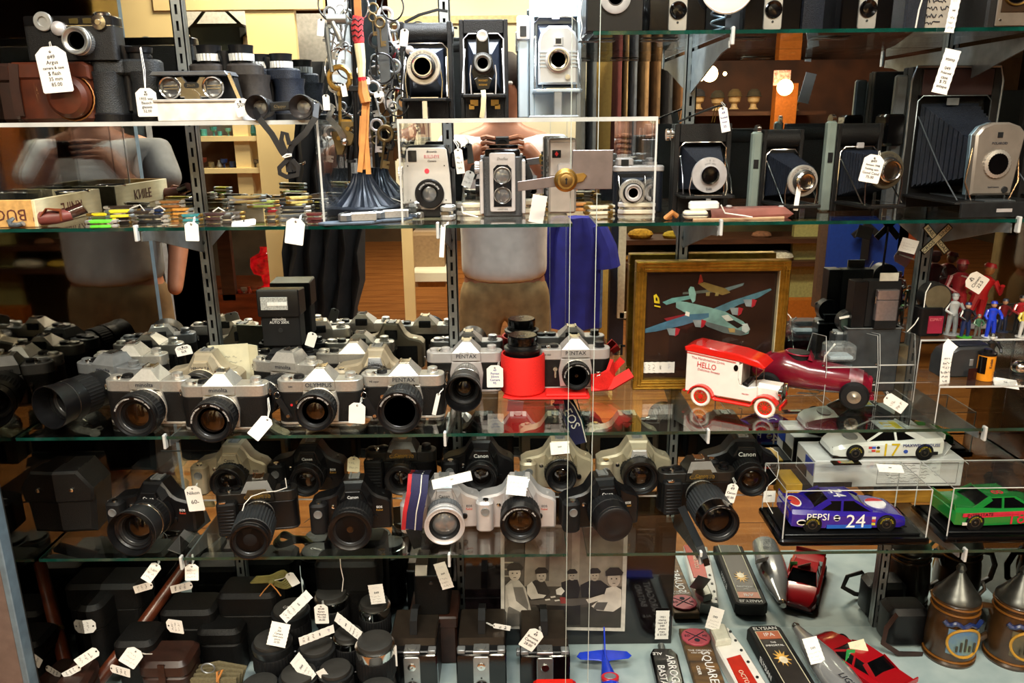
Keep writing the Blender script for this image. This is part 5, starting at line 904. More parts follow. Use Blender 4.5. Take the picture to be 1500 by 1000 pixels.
o = bpy.data.objects['folding_camera.006']; part(o, 'bed_lip', MB().box(-.066, .066, -.186, -.180, .0, .022, .001), GUN); part(o, 'name_badge', MB().box(-.012, .012, -.1868, -.186, .008, .013), SILV); part(o, 'chrome_frame', MB().tube([(-.078, -.03, .0), (-.076, -.032, .1), (-.076, -.03, .2), (-.07, -.03, .222), (.07, -.03, .222), (.077, -.03, .2), (.076, -.03, .05)], .0022, 6), M('dim chrome')); part(o, 'maroon_panel', MB().box(-.058, .060, -.0315, -.030, .178, .218, .001), M('dark maroon covering', '2a0f12', .5)); part(o, 'hinge_plate', MB().box(-.014, .006, -.0325, -.0312, .163, .174), GREY)
part(o, 'viewfinder_unit', MB().box(-.118, -.085, -.045, -.005, .10, .150, .004), BLKG); part(o, 'side_wing', MB().box(-.100, -.080, -.03, -.018, 0, .21, .003), M('dim chrome'))
folding('black folding camera cut by the right edge of the picture', 1520, -.07, zC, .11, .19, .030, .08, opz=(.12, .80), topround=False, lz=.4, pr=.024, trim=M('dim chrome'), bell=LEATHB)
hang_tag('white tag tied to the handle of the camera marked DAK', 1061, 175, -.18, 13, 36, -12, (1056, 150), -.14, lines=['49', 'Kodak', 'folder', '35.'], ink=BINK)
hang_tag('handwritten white tag on the folding camera with the large shutter', 1277, 247, -.235, 30, 40, 10, (1287, 222), -.20, lines=['#49', 'Antique 1948', 'Folding cam', 'Good Cond', '75.00'])
hang_tag('tag folded edge on beside the second folding camera of the right shelf', 1168, 290, -.205, 7, 36, 4, (1166, 262), -.19, rows=0)
# 35 mm folding camera behind the lock
p = at(933, -.10, zC); o = thing('folding_camera', 'small folding camera with a silver top housing, half hidden by the lock', 'camera', p)
part(o, 'body', MB().prism(rrect(.080, .030, .012, 4), 0, .066, 'z', .001), LEATHB); part(o, 'top_housing', MB().prism(rrect(.082, .032, .012, 4), .064, .074, 'z', .002), SILV); part(o, 'raised_finder', MB().box(-.036, -.010, -.014, .012, .074, .086, .002), SILV); part(o, 'finder_window', MB().box(-.030, -.018, -.0152, -.014, .074, .084), GUN); part(o, 'dial', MB().lathe([(0, .012), (.005, .012)], 30, 'z', (.018, 0, .074), rib=.0005), SILV)
part(o, 'front_opening', MB().box(-.036, .016, -.0165, -.015, .004, .062), BLKM); part(o, 'bellows', MB().prism([(-.030, .012), (.004, .012), (.004, .056), (-.030, .056)], -.035, -.016, 'y', .003), BELL)
st_ = part(o, 'lens_standard', MB().lathe([(-.035, .0215), (-.038, .0215), (-.040, .020), (-.040, .015)], 40, 'y', (-.014, 0, .034)), SATIN); lens(o, -.014, .034, -.040, [(.004, .0155, 'shutter_ring', BLK, 0), (.004, .0135, 'focus_ring', SILV, .0004)], .0075, GREYG, rmat=SILV); text(st_, 'f.11 16 22   B 25 50 100', .0028, (-.014, -.0405, .034), INK, ring=.0175, name='engraved_ring')
for s in (-.034, .008): part(o, 'strut', MB().tube([(s, -.016, .058), (s + .002, -.03, .03), (s, -.034, .006)], .0010, 5), CHROME)
# silver movie camera
p = at(822, -.09, zC); o = thing('movie_camera', 'tall silver box shaped movie camera with a small red badge', 'camera', p); part(o, 'body', MB().box(-.022, .022, -.03, .03, 0, .118, .003), M('warm silver paint', 'b5aca4', .35, .5, .04)); part(o, 'upper_plate', MB().box(-.020, .020, -.032, -.030, .060, .112, .001), SILV); part(o, 'badge', MB().box(-.017, -.003, -.0335, -.032, .088, .100, .0005), BLKM)
part(o, 'red_mark', MB().prism([(-.010, .090), (-.007, .094), (-.010, .098), (-.013, .094)], -.0342, -.0334, 'y'), RED); part(o, 'finder', MB().prism(rrect(.03, .02, .005, 2, .006, .07), -.045, -.03, 'y', .002), SILV)
for i in range(7): part(o, 'hinge_knuckle', MB().lathe([(0, .0022), (.006, .0022)], 8, 'z', (-.0235, -.02, .03 + i * .009)), GREY)
# big bullseye style camera
p = at(630, -.135, zC); o = thing('box_camera', 'light grey faced box camera with a red dot and a round black lens dial', 'camera', p)
FG = M('warm light grey face', 'c6c3bd', .42, .15, .03); part(o, 'body', MB().prism([(-.036, 0), (.036, 0), (.039, .03), (.039, .07), (.036, .075), (.034, .104), (.028, .110), (-.026, .110), (-.032, .104), (-.034, .075), (-.038, .07), (-.038, .03)], -.028, .03, 'y', .003), BLK)
part(o, 'face_plate', MB().prism([(-.037, .022), (-.020, .022), (-.010, .014), (.010, .013), (.022, .022), (.038, .022), (.036, .066), (.032, .104), (.028, .107), (-.026, .107), (-.029, .104), (-.036, .066)], -.033, -.028, 'y', .0012), FG)
d = part(o, 'lens_dial', MB().lathe([(-.033, .0225), (-.037, .0225), (-.039, .021), (-.039, .0135), (-.035, .012), (-.0342, .009)], 44, 'y', (.004, 0, .038), cap1=False), BLK); part(d, 'lens', MB().lathe([(-.0345, .0105), (-.036, .006), (-.0365, .0005)], 30, 'y', (.004, 0, .038)), GREYG); text(d, 'KODAK TWINDAR LENS', .0034, (.004, -.0395, .038), WHT, ring=.0162, name='engraved_ring')
part(o, 'viewfinder', MB().box(-.027, -.014, -.0345, -.032, .086, .103, .0006), BLKG); text(o, 'Brownie', .0045, (.009, -.0336, .101), INK, shear=.3); text(o, 'BULLS-EYE', .0068, (.009, -.0336, .0935), M('pink red lettering', 'c9707a', .5), sx=.75); text(o, 'Camera', .0042, (.009, -.0336, .087), INK, shear=.3)
part(o, 'red_dot', MB().lathe([(-.033, .0038), (-.0338, .0036)], 24, 'y', (.001, 0, .072)), M('rose red dot', 'd83a4a', .5))
for x, z_ in ((-.028, .080), (.028, .080), (-.026, .028), (.029, .028)): part(o, 'rivet', MB().lathe([(-.033, .0010), (-.0338, .0008)], 8, 'y', (x, 0, z_)), GUN)
part(o, 'side_knob', MB().lathe([(-.006, .0105), (0, .0105)], 36, 'x', (-.039, -.01, .068), rib=.0008), SILV); part(o, 'right_winder', MB().box(.036, .048, -.015, .01, .074, .100, .003), BLKG)
hang_tag('white tag on a cord beside the light grey faced box camera', 673, 236, -.16, 12, 36, -6, (664, 205), -.15, rows=3)
# twin lens
p = at(737, -.125, zC); o = thing('twin_lens_camera', 'twin lens reflex style camera with a pale front plate and grey side panels', 'camera', p)
part(o, 'body', MB().prism(rrect(.062, .060, .006, 3), 0, .092, 'z', .0015), M('speckled dark leather', '38393b', .5, 0, .6, 900)); part(o, 'top_hood', MB().prism(rrect(.054, .055, .004, 2), .090, .103, 'z', .002), BLKG)
fp = part(o, 'face_plate', MB().prism([(x, y + .053) for x, y in rrect(.040, .090, .003, 2)], -.036, -.030, 'y', .001), SILV); part(fp, 'black_inset', MB().prism([(-.014, .016), (.014, .016), (.014, .074), (.008, .080), (-.008, .080), (-.014, .074)], -.0375, -.0355, 'y', .0004), BLKG)
for z_, g_ in ((.064, GREYG), (.034, M('bright taking glass', '77777a', .1, .5))):
    part(fp, 'lens_ring', MB().lathe([(-.037, .0135), (-.042, .0135), (-.0435, .0125), (-.042, .0112), (-.038, .011)], 36, 'y', (0, 0, z_), cap0=False, cap1=False), CHROME); part(fp, 'lens', MB().lathe([(-.0395, .011), (-.041, .006), (-.042, .0005)], 28, 'y', (0, 0, z_)), g_)
text(fp, 'Duaflex', .0055, (0, -.0366, .089), GREY, shear=.3); text(fp, 'KODET LENS', .0028, (0, -.0366, .012), GREY)
for s in (-1, 1): part(o, 'chrome_side', MB().box(s * .033 - .003, s * .033 + .003, -.028, .028, .004, .086, .001), SILV)
part(o, 'winding_knob', MB().lathe([(-.008, .010), (0, .010)], 34, 'x', (-.036, 0, .074), rib=.0008), SILV); part(o, 'focus_wheel', MB().lathe([(-.007, .017), (0, .017)], 34, 'x', (-.036, 0, .04)), BLKG); part(o, 'strap', MB().strap([(.036, -.01, .08), (.043, -.014, .06), (.041, -.012, .04), (.036, -.01, .03)], .01, .002), BLKM)
hang_tag('small blank tag hanging left of the twin lens camera', 686, 262, -.10, 14, 24, 20, rows=2, ink=GREY, string=False)
# ================================================================ shelf C: key stand
KZ = at(534, -.085, zC)
def stand(loc, label):
    o = thing('key_stand', label, 'stand', loc)
    BB = M('blue black cast iron', '1d2430', .35, .3, .2, 40, .15)
    part(o, 'base_disc', MB().lathe([(0, .060), (.002, .062), (.012, .062), (.015, .058)], 48, 'z'), BB)
    mb = MB(); rs = []
    for k in range(13):
        t = k / 12; r = .040 * (1 - t) ** 1.7 + .016; rs.append([((r * (1 - (.10 if j % 4 < 2 else 0))) * math.cos(2 * math.pi * j / 64), (r * (1 - (.10 if j % 4 < 2 else 0))) * math.sin(2 * math.pi * j / 64), .015 + .050 * t) for j in range(64)])
    part(o, 'fluted_cone', mb.rings(rs), BB); part(o, 'pole', MB().lathe([(.060, .007), (.42, .006)], 16, 'z'), BLK); part(o, 'grey_back_plate', MB().box(-.040, .012, .006, .009, .20, .42, .001), M('pale blue grey card', 'b8c4cc', .5)); return o
stand(KZ, 'black fluted iron stand hung all over with old keys and tools')
def jig(pts): return pts
def key(label, px, py, L, ang, col=GREY, bow='ring', Y=-.15, bit=1, cat='key', nm='hanging_key', grp='small keys on the iron stand', s=1.0):
    """px,py = top of the bow; L in pixels; ang degrees from straight down"""
    q = onY(px, py, Y); k = mpp(q); L *= k; o = thing(nm, label, cat, q, rot=(0, R(ang), 0), group=grp); r = L * .17
    part(o, 'bow', MB().tube([(r * math.cos(a), 0, -r + r * math.sin(a)) for a in [2 * math.pi * j / 16 for j in range(16)]], r * (.26 if bow == 'ring' else .42), 6, True), col)
    part(o, 'shank', MB().tube([(0, 0, -2 * r), (0, 0, -L)], r * .17, 8).lathe([(-2.2 * r, r * .26), (-2.6 * r, r * .26)], 10, 'z'), col)
    part(o, 'bit', MB().prism([(0, -L * .98), (r * 1.1 * bit, -L * .98), (r * 1.1 * bit, -L * .90), (r * .7 * bit, -L * .90), (r * .7 * bit, -L * .86), (r * 1.1 * bit, -L * .86), (r * 1.1 * bit, -L * .80), (0, -L * .80)], -r * .08, r * .08, 'y'), col); return o
key('big brass door key with a round ring bow on the iron stand', 497, 98, 92, 3, BRASS, Y=-.175, nm='brass_key', grp=None, bit=1)
rk = random.Random(5); cols = [GREY, SATIN, STEEL, M('aged bronze', '6a5a3c', .4, .8), GUN, SILV]
spots = [(484, 10), (492, 30), (510, 15), (545, 20), (552, 48), (562, 12), (575, 30), (486, 60), (548, 80), (560, 95), (572, 70), (582, 105), (545, 120), (556, 140), (575, 150), (566, 185), (580, 180), (552, 175), (502, 150), (486, 185), (590, 140), (545, 5), (570, 125), (498, 6), (506, 62), (488, 120), (508, 168), (556, 26), (566, 62), (549, 98), (578, 88), (561, 118), (584, 62), (548, 200), (572, 205)]
for i, (x, y) in enumerate(spots): key('small metal key, %s down on the %s of the stand' % (ORD[sum(1 for u, v in spots if (u < 530) == (x < 530) and (v, u) < (y, x))], 'left' if x < 530 else 'right'), x, y, rk.uniform(30, 62), rk.uniform(-14, 14), cols[i % 6], bow='ring', Y=-.17 + .006 * (i % 12), bit=1 if i % 2 else -1)
# wire rings
for i, (x, y, r_) in enumerate(((500, 100, 24), (512, 92, 20), (497, 146, 20), (515, 150, 16), (560, 100, 18), (582, 150, 17), (522, 10, 18), (488, 5, 22), (575, 10, 16))):
    q = onY(x, y, -.165); k = mpp(q); solo('wire_ring', 'thin wire ring among the keys, %s' % ('round the brass key bow', 'right of the brass key bow', 'low beside the brass key', 'touching the black cord', 'high on the right bunch', 'low on the right bunch', 'at the very top by the cord', 'at the very top left', 'at the top right')[i], 'key ring', MB().tube([(r_ * k * math.cos(a), .002 * math.sin(3 * a), r_ * k * math.sin(a) * 1.15) for a in [2 * math.pi * j / 28 for j in range(28)]], .0012, 6, True), BLK if i % 3 else CHROME, q, group='wire rings on the iron stand')
def hang_tool(label, px, py, Y, fn, nm, cat='tool'):
    q = onY(px, py, Y); o = thing(nm, label, cat, q); fn(o, mpp(q)); return o
def sp(o, k):
    part(o, 'shaft', MB().tube([(0, 0, 0), (2*k, 0, -40*k), (4*k, 0, -62*k)], [5*k, 3*k, 3*k], 8), STEEL); part(o, 'open_jaw', MB().prism([(-8*k, 0), (-6*k, 12*k), (-2*k, 10*k), (0, 4*k), (3*k, 10*k), (8*k, 8*k), (8*k, -2*k)], -.002, .002, 'y', .0006), STEEL)
hang_tool('small open ended wrench hanging at the left of the iron stand', 478, 40, -.18, sp, 'hanging_wrench')
def wh(o, k): part(o, 'tube', MB().tube([(0, 0, 0), (8*k, 0, -18*k), (10*k, 0, -26*k)], [4*k, 5*k, 4.5*k], 12), ALU); part(o, 'chamber', MB().lathe([(-14*k, 7*k), (14*k, 7*k)], 20, 'x', (6*k, .004, 4*k)), STEEL); part(o, 'loop', MB().tube([(8*k, 0, -30*k), (0, 0, -36*k), (10*k, 0, -40*k), (16*k, 0, -36*k)], .001, 6), CHROME)
hang_tool('silver barrel whistle hanging near the top of the iron stand', 487, 32, -.185, wh, 'metal_whistle', 'whistle')
def sh(o, k): part(o, 'handle', MB().strap([(0, 0, 0), (-6*k, -.002, -14*k), (8*k, -.003, -30*k), (14*k, 0, -44*k)], 9*k, .003), M('chrome grey', '8a8e92', .2, .9)); part(o, 'tip', MB().sphere((14*k, 0, -48*k), 6*k, 10), CHROME)
hang_tool('curved chrome shoehorn hook hanging at the foot of the iron stand', 487, 158, -.185, sh, 'chrome_hook', 'hook')
def clp(o, k): part(o, 'clip', MB().prism([(-10*k, 0), (10*k, 0), (10*k, -8*k), (5*k, -8*k), (3*k, -14*k), (10*k, -20*k), (4*k, -34*k), (-4*k, -34*k), (-8*k, -14*k), (-10*k, -8*k)], -.003, .003, 'y', .001), M('aged bronze')); part(o, 'pivot', MB().lathe([(-.004, 3*k), (.004, 3*k)], 12, 'y', (0, 0, -10*k)), BRASS)
hang_tool('bronze bottle opener hanging below the brass door key', 496, 192, -.17, clp, 'bottle_opener'); hang_tool('square bronze buckle beside the brass door key', 509, 178, -.178, clp, 'metal_buckle', 'buckle')
def blk(o, k): part(o, 'grip', MB().tube([(0, 0, 0), (2*k, 0, -20*k), (-2*k, 0, -38*k)], [7*k, 8*k, 6*k], 10), BLKG); part(o, 'cap', MB().lathe([(-42*k, 7*k), (-38*k, 7*k)], 14, 'z'), GUN)
hang_tool('short black handled tool hanging low on the iron stand', 512, 195, -.165, blk, 'screwdriver_stub'); hang_tool('tall dark grey blade hanging at the right of the iron stand', 558, 22, -.15, lambda o, k: (part(o, 'blade', MB().prism([(-9*k, 0), (9*k, 0), (10*k, -95*k), (-5*k, -98*k)], -.002, .002, 'y', .0006), M('dark slate steel', '4c5054', .4, .6)), part(o, 'hang_hole', MB().lathe([(-.003, 2.5*k), (.003, 2.5*k)], 10, 'y', (0, 0, -6*k)), BLKM)), 'letter_opener')
# leather and cord straps
q = onY(530, 60, -.19); o = thing('braided_lanyard', 'red and black braided lanyard ending in tan and orange leather tails', 'lanyard', q); S_ = lambda l, Y=-.19: [onY(x, y, Y) - q for x, y in l]
part(o, 'tan_cord', MB().strap(S_([(523, -10), (524, 12), (525, 26)]), .010, .003), TAN); part(o, 'red_braid', MB().tube(S_([(525, 24), (523, 40), (525, 58), (527, 66)]), [.008, .0085, .0085, .006], 10), M('red braid', 'b8333a', .7, 0, .3, 500)); part(o, 'white_braid', MB().tube(S_([(526, 64), (529, 90), (530, 114)]), [.0075, .0065, .005], 10), IVORY); part(o, 'red_band', MB().tube(S_([(530, 113), (531, 119)]), [.006, .006], 10), RED)
for i in range(4): part(o, 'braid_stripe', MB().tube(S_([(515, 30 + i * 8), (520, 27 + i * 8), (525, 31 + i * 8), (530, 27 + i * 8), (532, 30 + i * 8)], -.199), .0010, 5), BLKM)
part(o, 'braided_leather', MB().tube(S_([(531, 118), (532, 135), (536, 150)]), [.006, .008, .008], 8), TAN)
for l, lab in (([(534, 150), (532, 200), (527, 252)], 'a'), ([(538, 148), (536, 200), (540, 255)], 'b'), ([(531, 170), (529, 210), (535, 248)], 'c')): part(o, 'leather_tail', MB().strap(S_(l, -.188 + .003 * 'abc'.index(lab)), .0075, .002), M('orange tan leather', 'c98a4a', .5, 0, .1, 60))
q = onY(519, 130, -.182); o = thing('black_rope', 'thick black cord hanging straight down the iron stand', 'cord', q); part(o, 'cord', MB().tube([onY(x, y, -.182) - q for x, y in ((517, -10), (519, 60), (520, 130), (521, 200), (522, 232))], .0032, 8), BLK); part(o, 'slider', MB().box(-.007, .007, -.005, .005, -.004, .004, .001), BLKM)
for i, (x, y) in enumerate(((504, 132), (478, 150), (592, 55), (555, 138), (537, 118), (470, 40))): hang_tag('tiny white tag dangling among the keys %s' % ('beside the brass key', 'at the lower left', 'at the upper right', 'near the leather braid', 'above the leather tails', 'at the upper left')[i], x, y, -.19, (8, 10, 12, 14, 10, 10)[i], (18, 22, 24, 8, 10, 24)[i], 8 * (i % 3 - 1), rows=0, string=False)
# ================================================================ shelf C: knives and other small goods
def onshelf(px, py, z=zC): return onZ(px, py, z)
def knife(label, px, py, L, ang, col, z=zC, w=.017, t=.011, bol=BRASS, tilt=0, name='pocket_knife', scale2=None):
    q = onshelf(px, py, z + .004); q.z = z; q.y = max(min(q.y, -.03), -.243); k = mpp(q); L *= k; o = thing(name, label, 'knife', q, rot=(0, R(tilt), R(ang))); a = L / 2; W2 = w / 2
    poly = [(-a, -W2 * .75), (-a * .75, -W2), (a * .3, -W2 * 1.0), (a * .8, -W2 * .9), (a, -W2 * .5), (a, W2 * .5), (a * .8, W2 * .9), (a * .2, W2 * .8), (-a * .75, W2), (-a, W2 * .7)]
    part(o, 'handle', MB().prism([(x * .74, y) for x, y in poly], 0, t * .38, 'z', t * .08).prism([(x * .74, y) for x, y in poly], t * .62, t, 'z', t * .08), col)
    part(o, 'liner', MB().prism([(x * .96, y * .9) for x, y in poly], t * .18, t * .34, 'z').prism([(x * .96, y * .9) for x, y in poly], t * .66, t * .82, 'z'), bol)
    part(o, 'blade', MB().prism([(x * .9, y * .8 + w * .12) for x, y in poly], t * .40, t * .60, 'z'), CHROME)
    for s in (-1, 1): part(o, 'bolster', MB().prism([(s * a * .72, -W2 * .95), (s * a * 1.0, -W2 * .6), (s * a * 1.0, W2 * .6), (s * a * .72, W2 * .95)], t * .62, t * 1.02, 'z', t * .08).prism([(s * a * .72, -W2 * .95), (s * a * 1.0, -W2 * .6), (s * a * 1.0, W2 * .6), (s * a * .72, W2 * .95)], -t * .0, t * .38, 'z', t * .08), bol)
    return o
kn = [('yellow and black pocket knife at the front left of the knife pile', 158, 318, 55, 12, 'd6c824', 0), ('bright lime green flat knife at the shelf edge', 142, 331, 44, 4, '5fd23a', 0), ('dark olive knife beside the leather sheath', 148, 324, 30, 10, '3d4a22', 0),
 ('short brass and black knife standing behind the lime green one', 182, 324, 20, 20, '1a1612', 0), ('dark horn handled folding knife with a steel end', 196, 303, 46, 28, '3a2c24', 0), ('yellow handled knife under a cord in the pile', 176, 314, 38, 16, 'c9bd2a', 1), ('navy blue flat knife in the middle left of the pile', 228, 312, 52, -4, '1c2a4c', 0),
 ('black folding knife under the navy one', 222, 322, 50, 5, '151517', 0), ('orange and brown patterned knife', 262, 311, 46, 8, 'c98a3c', 0), ('teal edged knife beside the patterned one', 280, 320, 34, 14, '2f7e86', 0), ('brown jigged bone knife left of the blank tag', 250, 300, 40, 20, '8a5a2c', 1),
 ('dark rosewood knife right of the blank tag', 318, 318, 44, -4, '3b2628', 0), ('grey bone handled knife near the shelf edge', 341, 316, 36, 10, '5a5450', 0), ('steel and dark pocket knife with three layers', 334, 323, 20, 4, '2a2422', 0), ('long stag handled folding knife resting on its sheath', 362, 293, 54, 26, '7d6a3e', 2), ('olive green knife with a slim profile', 386, 300, 46, 14, '93a04a', 1),
 ('jet black knife with silver inlay behind the green one', 412, 296, 42, 24, '1d1c1c', 1), ('bright red handled pocket knife', 402, 307, 28, 8, 'c4202c', 0), ('cream and yellow knife opened like a fan', 438, 294, 38, 26, 'd9c979', 2), ('black case knife in front of the cream one', 430, 308, 50, 8, '1a1a1c', 0), ('grey chequered knife beside the large tag', 426, 320, 38, 22, '50565a', 0),
 ('stacked brass lined knife left of the chequered one', 399, 322, 18, 0, '2e2a26', 0), ('maroon handled pocket knife right of the large tag', 462, 318, 34, 6, '5c2426', 0), ('pale yellow knife behind the iron stand', 490, 281, 36, 10, 'cfc46a', 0), ('silver knife with a blank tag at the back', 452, 288, 30, -20, '9a9a98', 0), ('dark brown clasp knife near the leather sheath', 208, 315, 34, 18, '2b201a', 0)]
for i, (lab, x, y, L, a, c, lv) in enumerate(kn): knife(lab, x, y, L, a + (3 if i % 2 else -3), M('handle ' + c, c, .35, 0, .12, 150, .1, coat=.2), zC + lv * .012, bol=(BRASS, SATIN, STEEL)[i % 3])
IV = M('ivory scales', 'dcd5bf', .35, 0, .06, 40, coat=.3)
knife('large ivory handled knife in front of the twin lens camera', 700, 311, 62, 4, IV, w=.026, t=.020, bol=SATIN); knife('ivory and black banded knife lying across the middle of the shelf', 765, 308, 54, 8, IV, w=.026, t=.022, bol=BLKG)
knife('orange bone handled knife under the door lock', 832, 305, 72, -2, M('orange bone', 'd2955a', .3, 0, .1, 30, coat=.4), w=.022, t=.014, bol=BRASS); knife('white bone knife at the left end of the right hand shelf', 876, 310, 42, 6, IV, w=.02, t=.014); knife('white square ended knife beside the small folding camera', 932, 309, 54, -5, IV, w=.024, t=.018, bol=SILV); knife('white knife with a hanging loop further back', 908, 306, 42, 10, IV, w=.02, t=.012)
knife('clear and steel folding tool left of the ivory knives', 657, 318, 26, 80, M('smoky clear scales', '9aa0a2', .15, .4), w=.020, t=.022, bol=SATIN); knife('squat steel multi blade knife beneath the box camera', 612, 315, 30, 70, SATIN, w=.022, t=.026, bol=CHROME); knife('small steel jack between the two multi blade knives', 634, 314, 18, 80, SILV, w=.018, t=.018, bol=GUN)
def plier(label, px, py, ang):
    q = onZ(px, py, zC + .006); q.z = zC; o = thing('multi_tool', label, 'tool', q, rot=(0, 0, R(ang))); LT = M('blue grey suede', '46505c', .85, 0, .15, 80, .3)
    part(o, 'leather_pad', MB().prism([(-.036, -.014), (.030, -.018), (.05, .0), (.04, .016), (-.03, .014), (-.044, .0)], 0, .004, 'z', .001), LT)
    part(o, 'jaws', MB().prism([(-.012, -.011), (-.004, -.013), (.006, -.008), (.004, .008), (-.006, .012), (-.014, .004)], .004, .016, 'z', .002), M('grey satin steel', '8e9296', .3, .8)); part(o, 'pivot', MB().lathe([(.015, .0035), (.018, .003)], 14, 'z', (-.002, 0, 0)), GUN)
    part(o, 'arm', MB().prism([(.004, -.009), (.040, -.012), (.042, -.004), (.006, -.001)], .004, .017, 'z', .0015), SATIN); part(o, 'arm', MB().prism([(.004, .001), (.040, .006), (.038, .013), (.004, .009)], .004, .016, 'z', .0015), SATIN); return o
plier('folded steel pliers tool on a blue grey suede pad, in front of the iron stand', 510, 322, 18); plier('second folded steel pliers tool on suede, nearer the box camera', 558, 318, 24)
# knife box
A = onZ(54, 333, zC); C_ = onZ(178, 304, zC); u = (C_ - A); Lb = .205; ang = math.atan2(u.y, u.x); o = thing('wooden_knife_box', 'open pale wooden tray stencilled upside down, at the left end of the shelf', 'box', (A.x, A.y + .004, zC), rot=(0, 0, ang))
WB = M('pale birch plywood', 'd9cba2', .6, 0, .07, 20, kind='wood'); hb = .040; wb_ = .105
part(o, 'long_side', MB().box(0, Lb, 0, .005, 0, hb, .0008), WB); part(o, 'long_side', MB().box(0, Lb, wb_ - .005, wb_, 0, hb, .0008), WB); part(o, 'end_side', MB().box(0, .005, .005, wb_ - .005, 0, hb, .0008), M('golden birch', 'c49a5c', .55, 0, .1, 20, kind='wood')); part(o, 'end_side', MB().box(Lb - .005, Lb, .005, wb_ - .005, 0, hb, .0008), WB); part(o, 'bottom', MB().box(.005, Lb - .005, .005, wb_ - .005, 0, .003), WB)
text(o, 'KNIFE', .026, (.105, -.0005, .020), M('brown stencil', '5a2e22', .7), rot=(0, R(180), 0), sx=1.0); text(o, 'BUCK', .024, (-.0005, .045, .019), M('brown stencil'), rot=(0, R(180), R(-90)))
q = at(105, -.15, zC + .001); q2 = thing('steel_bowl', 'small oval dish with a bright rim sitting in the wooden tray', 'dish', onZ(108, 288, zC + .03)); q2.location.z = zC + .0035; part(q2, 'dish', MB().lathe([(.0, .018), (.034, .026), (.036, .0265), (.034, .024), (.004, .016)], 32, 'z', cap1=False), GUN); part(q2, 'rim', MB().tube([(.026 * math.cos(a), .026 * math.sin(a), .036) for a in [2 * math.pi * j / 30 for j in range(30)]], .0012, 6, True), CHROME)
# leather sheath knife with curved pommel, and black sheaths
q = onZ(128, 316, zC); o = thing('hunting_knife', 'reddish leather sheathed knife with a curved pale metal pommel', 'knife', (q.x - .004, -.222, zC)); o.scale = (.85, .7, .7)
part(o, 'sheath', MB().tube([(-.025, -.004, .014), (0, 0, .016), (.03, .01, .018), (.055, .02, .022)], [.010, .014, .015, .012], 12), M('reddish leather', '6b3430', .45, 0, .15, 40, .2)); part(o, 'pommel', MB().tube([(-.030, -.012, .020), (-.040, -.014, .012), (-.036, -.018, .006), (-.022, -.020, .006), (-.012, -.021, .009)], [.004, .0055, .0055, .0055, .005], 10), M('pale blue steel', '9aa4ae', .25, .8)); part(o, 'strap_loop', MB().strap([(.012, -.004, .02), (.025, -.006, .038), (.045, .0, .034), (.044, .006, .012)], .012, .002, wd=(0, 1, 0)), M('chestnut leather', '7c3c1e', .4, 0, .1, 40)); part(o, 'grip', MB().tube([(.05, .02, .024), (.075, .03, .036)], [.012, .013], 12), M('dark glossy horn', '2e1610', .15, 0, .2, 30, coat=.6))
o = thing('knife_sheath', 'large charcoal moulded knife sheath with a red tip mark', 'sheath', onZ(330, 298, zC)); o.location.z = zC; o.rotation_euler = (0, 0, R(28))
part(o, 'sheath_body', MB().rings([[(x + h * .1, y * w_, h) for x, y in ((-.045, -.5), (.045, -.35), (.05, .0), (.045, .35), (-.045, .5), (-.05, 0))] for h, w_ in ((.0, .03), (.014, .036), (.026, .028))]), M('charcoal moulding', '22262b', .5, 0, .1, 60)); part(o, 'handle', MB().tube([(-.03, 0, .024), (0, 0, .036), (.035, 0, .045), (.055, 0, .042)], [.011, .014, .013, .007], 12), M('grey rubber handle', '3a4047', .55)); part(o, 'red_mark', MB().box(.028, .042, -.006, .0, .056, .0585, .0005), RED); part(o, 'guard', MB().box(-.036, -.030, -.016, .016, .016, .038, .002), M('dark maroon band', '4a1a20', .4))
o = thing('knife_sheath', 'flat black leather pouch lying behind the stag handled knife', 'sheath', onZ(300, 303, zC)); o.location.z = zC; part(o, 'pouch', MB().prism(rrect(.07, .035, .012, 3), 0, .016, 'z', .003), LEATH); part(o, 'flap', MB().prism(rrect(.04, .033, .012, 3, -.012), .016, .019, 'z', .001), LEATH)
o = thing('eyeglass_case', 'rolled black leather pouches beside the wooden tray', 'case', onZ(262, 303, zC)); o.location.z = zC; part(o, 'pouch', MB().tube([(-.035, 0, .013), (0, 0, .014), (.03, 0, .013)], [.010, .013, .009], 12), BLK); part(o, 'upper_pouch', MB().tube([(-.025, .004, .030), (0, .004, .034), (.03, .004, .028)], [.008, .011, .008], 12), BLK)
# holster with a white multi tool
q = at(1075, -.205, zC); o = thing('leather_holster', 'worn brown leather holster holding a white enamelled pocket tool', 'holster', q, 3)
part(o, 'holster', MB().rings([[(x, y * s_, z_) for x, y, z_ in ((-.055, -.012, .004), (-.02, -.018, .0), (.08, -.012, .002), (.09, 0, .006), (.078, .012, .004), (-.02, .016, 0))] if 0 else [(x, -.016 * s_, h_) for x in ()] or [(-.050 + .01 * s_, -.018 * s_, h_), (.0, -.022 * s_, h_), (.088 * s_, -.010 * s_, h_), (.092 * s_, .004, h_), (.07, .016 * s_, h_), (-.03, .018 * s_, h_)] for s_, h_ in ((.9, 0), (1, .006), (.85, .016))]), M('worn rose brown leather', '7d4a42', .5, 0, .2, 25, .3)); part(o, 'white_stitch_edge', MB().tube([(-.07, -.025, .0015), (0, -.027, .0015), (.07, -.018, .0015)], .0022, 6), M('tan welt', 'b89a78', .6)); part(o, 'snap', MB().sphere((-.010, -.004, .018), .005, 10, (1, 1, .5)), SILV); part(o, 'snap', MB().sphere((.072, 0, .016), .005, 10, (1, 1, .5)), SILV)
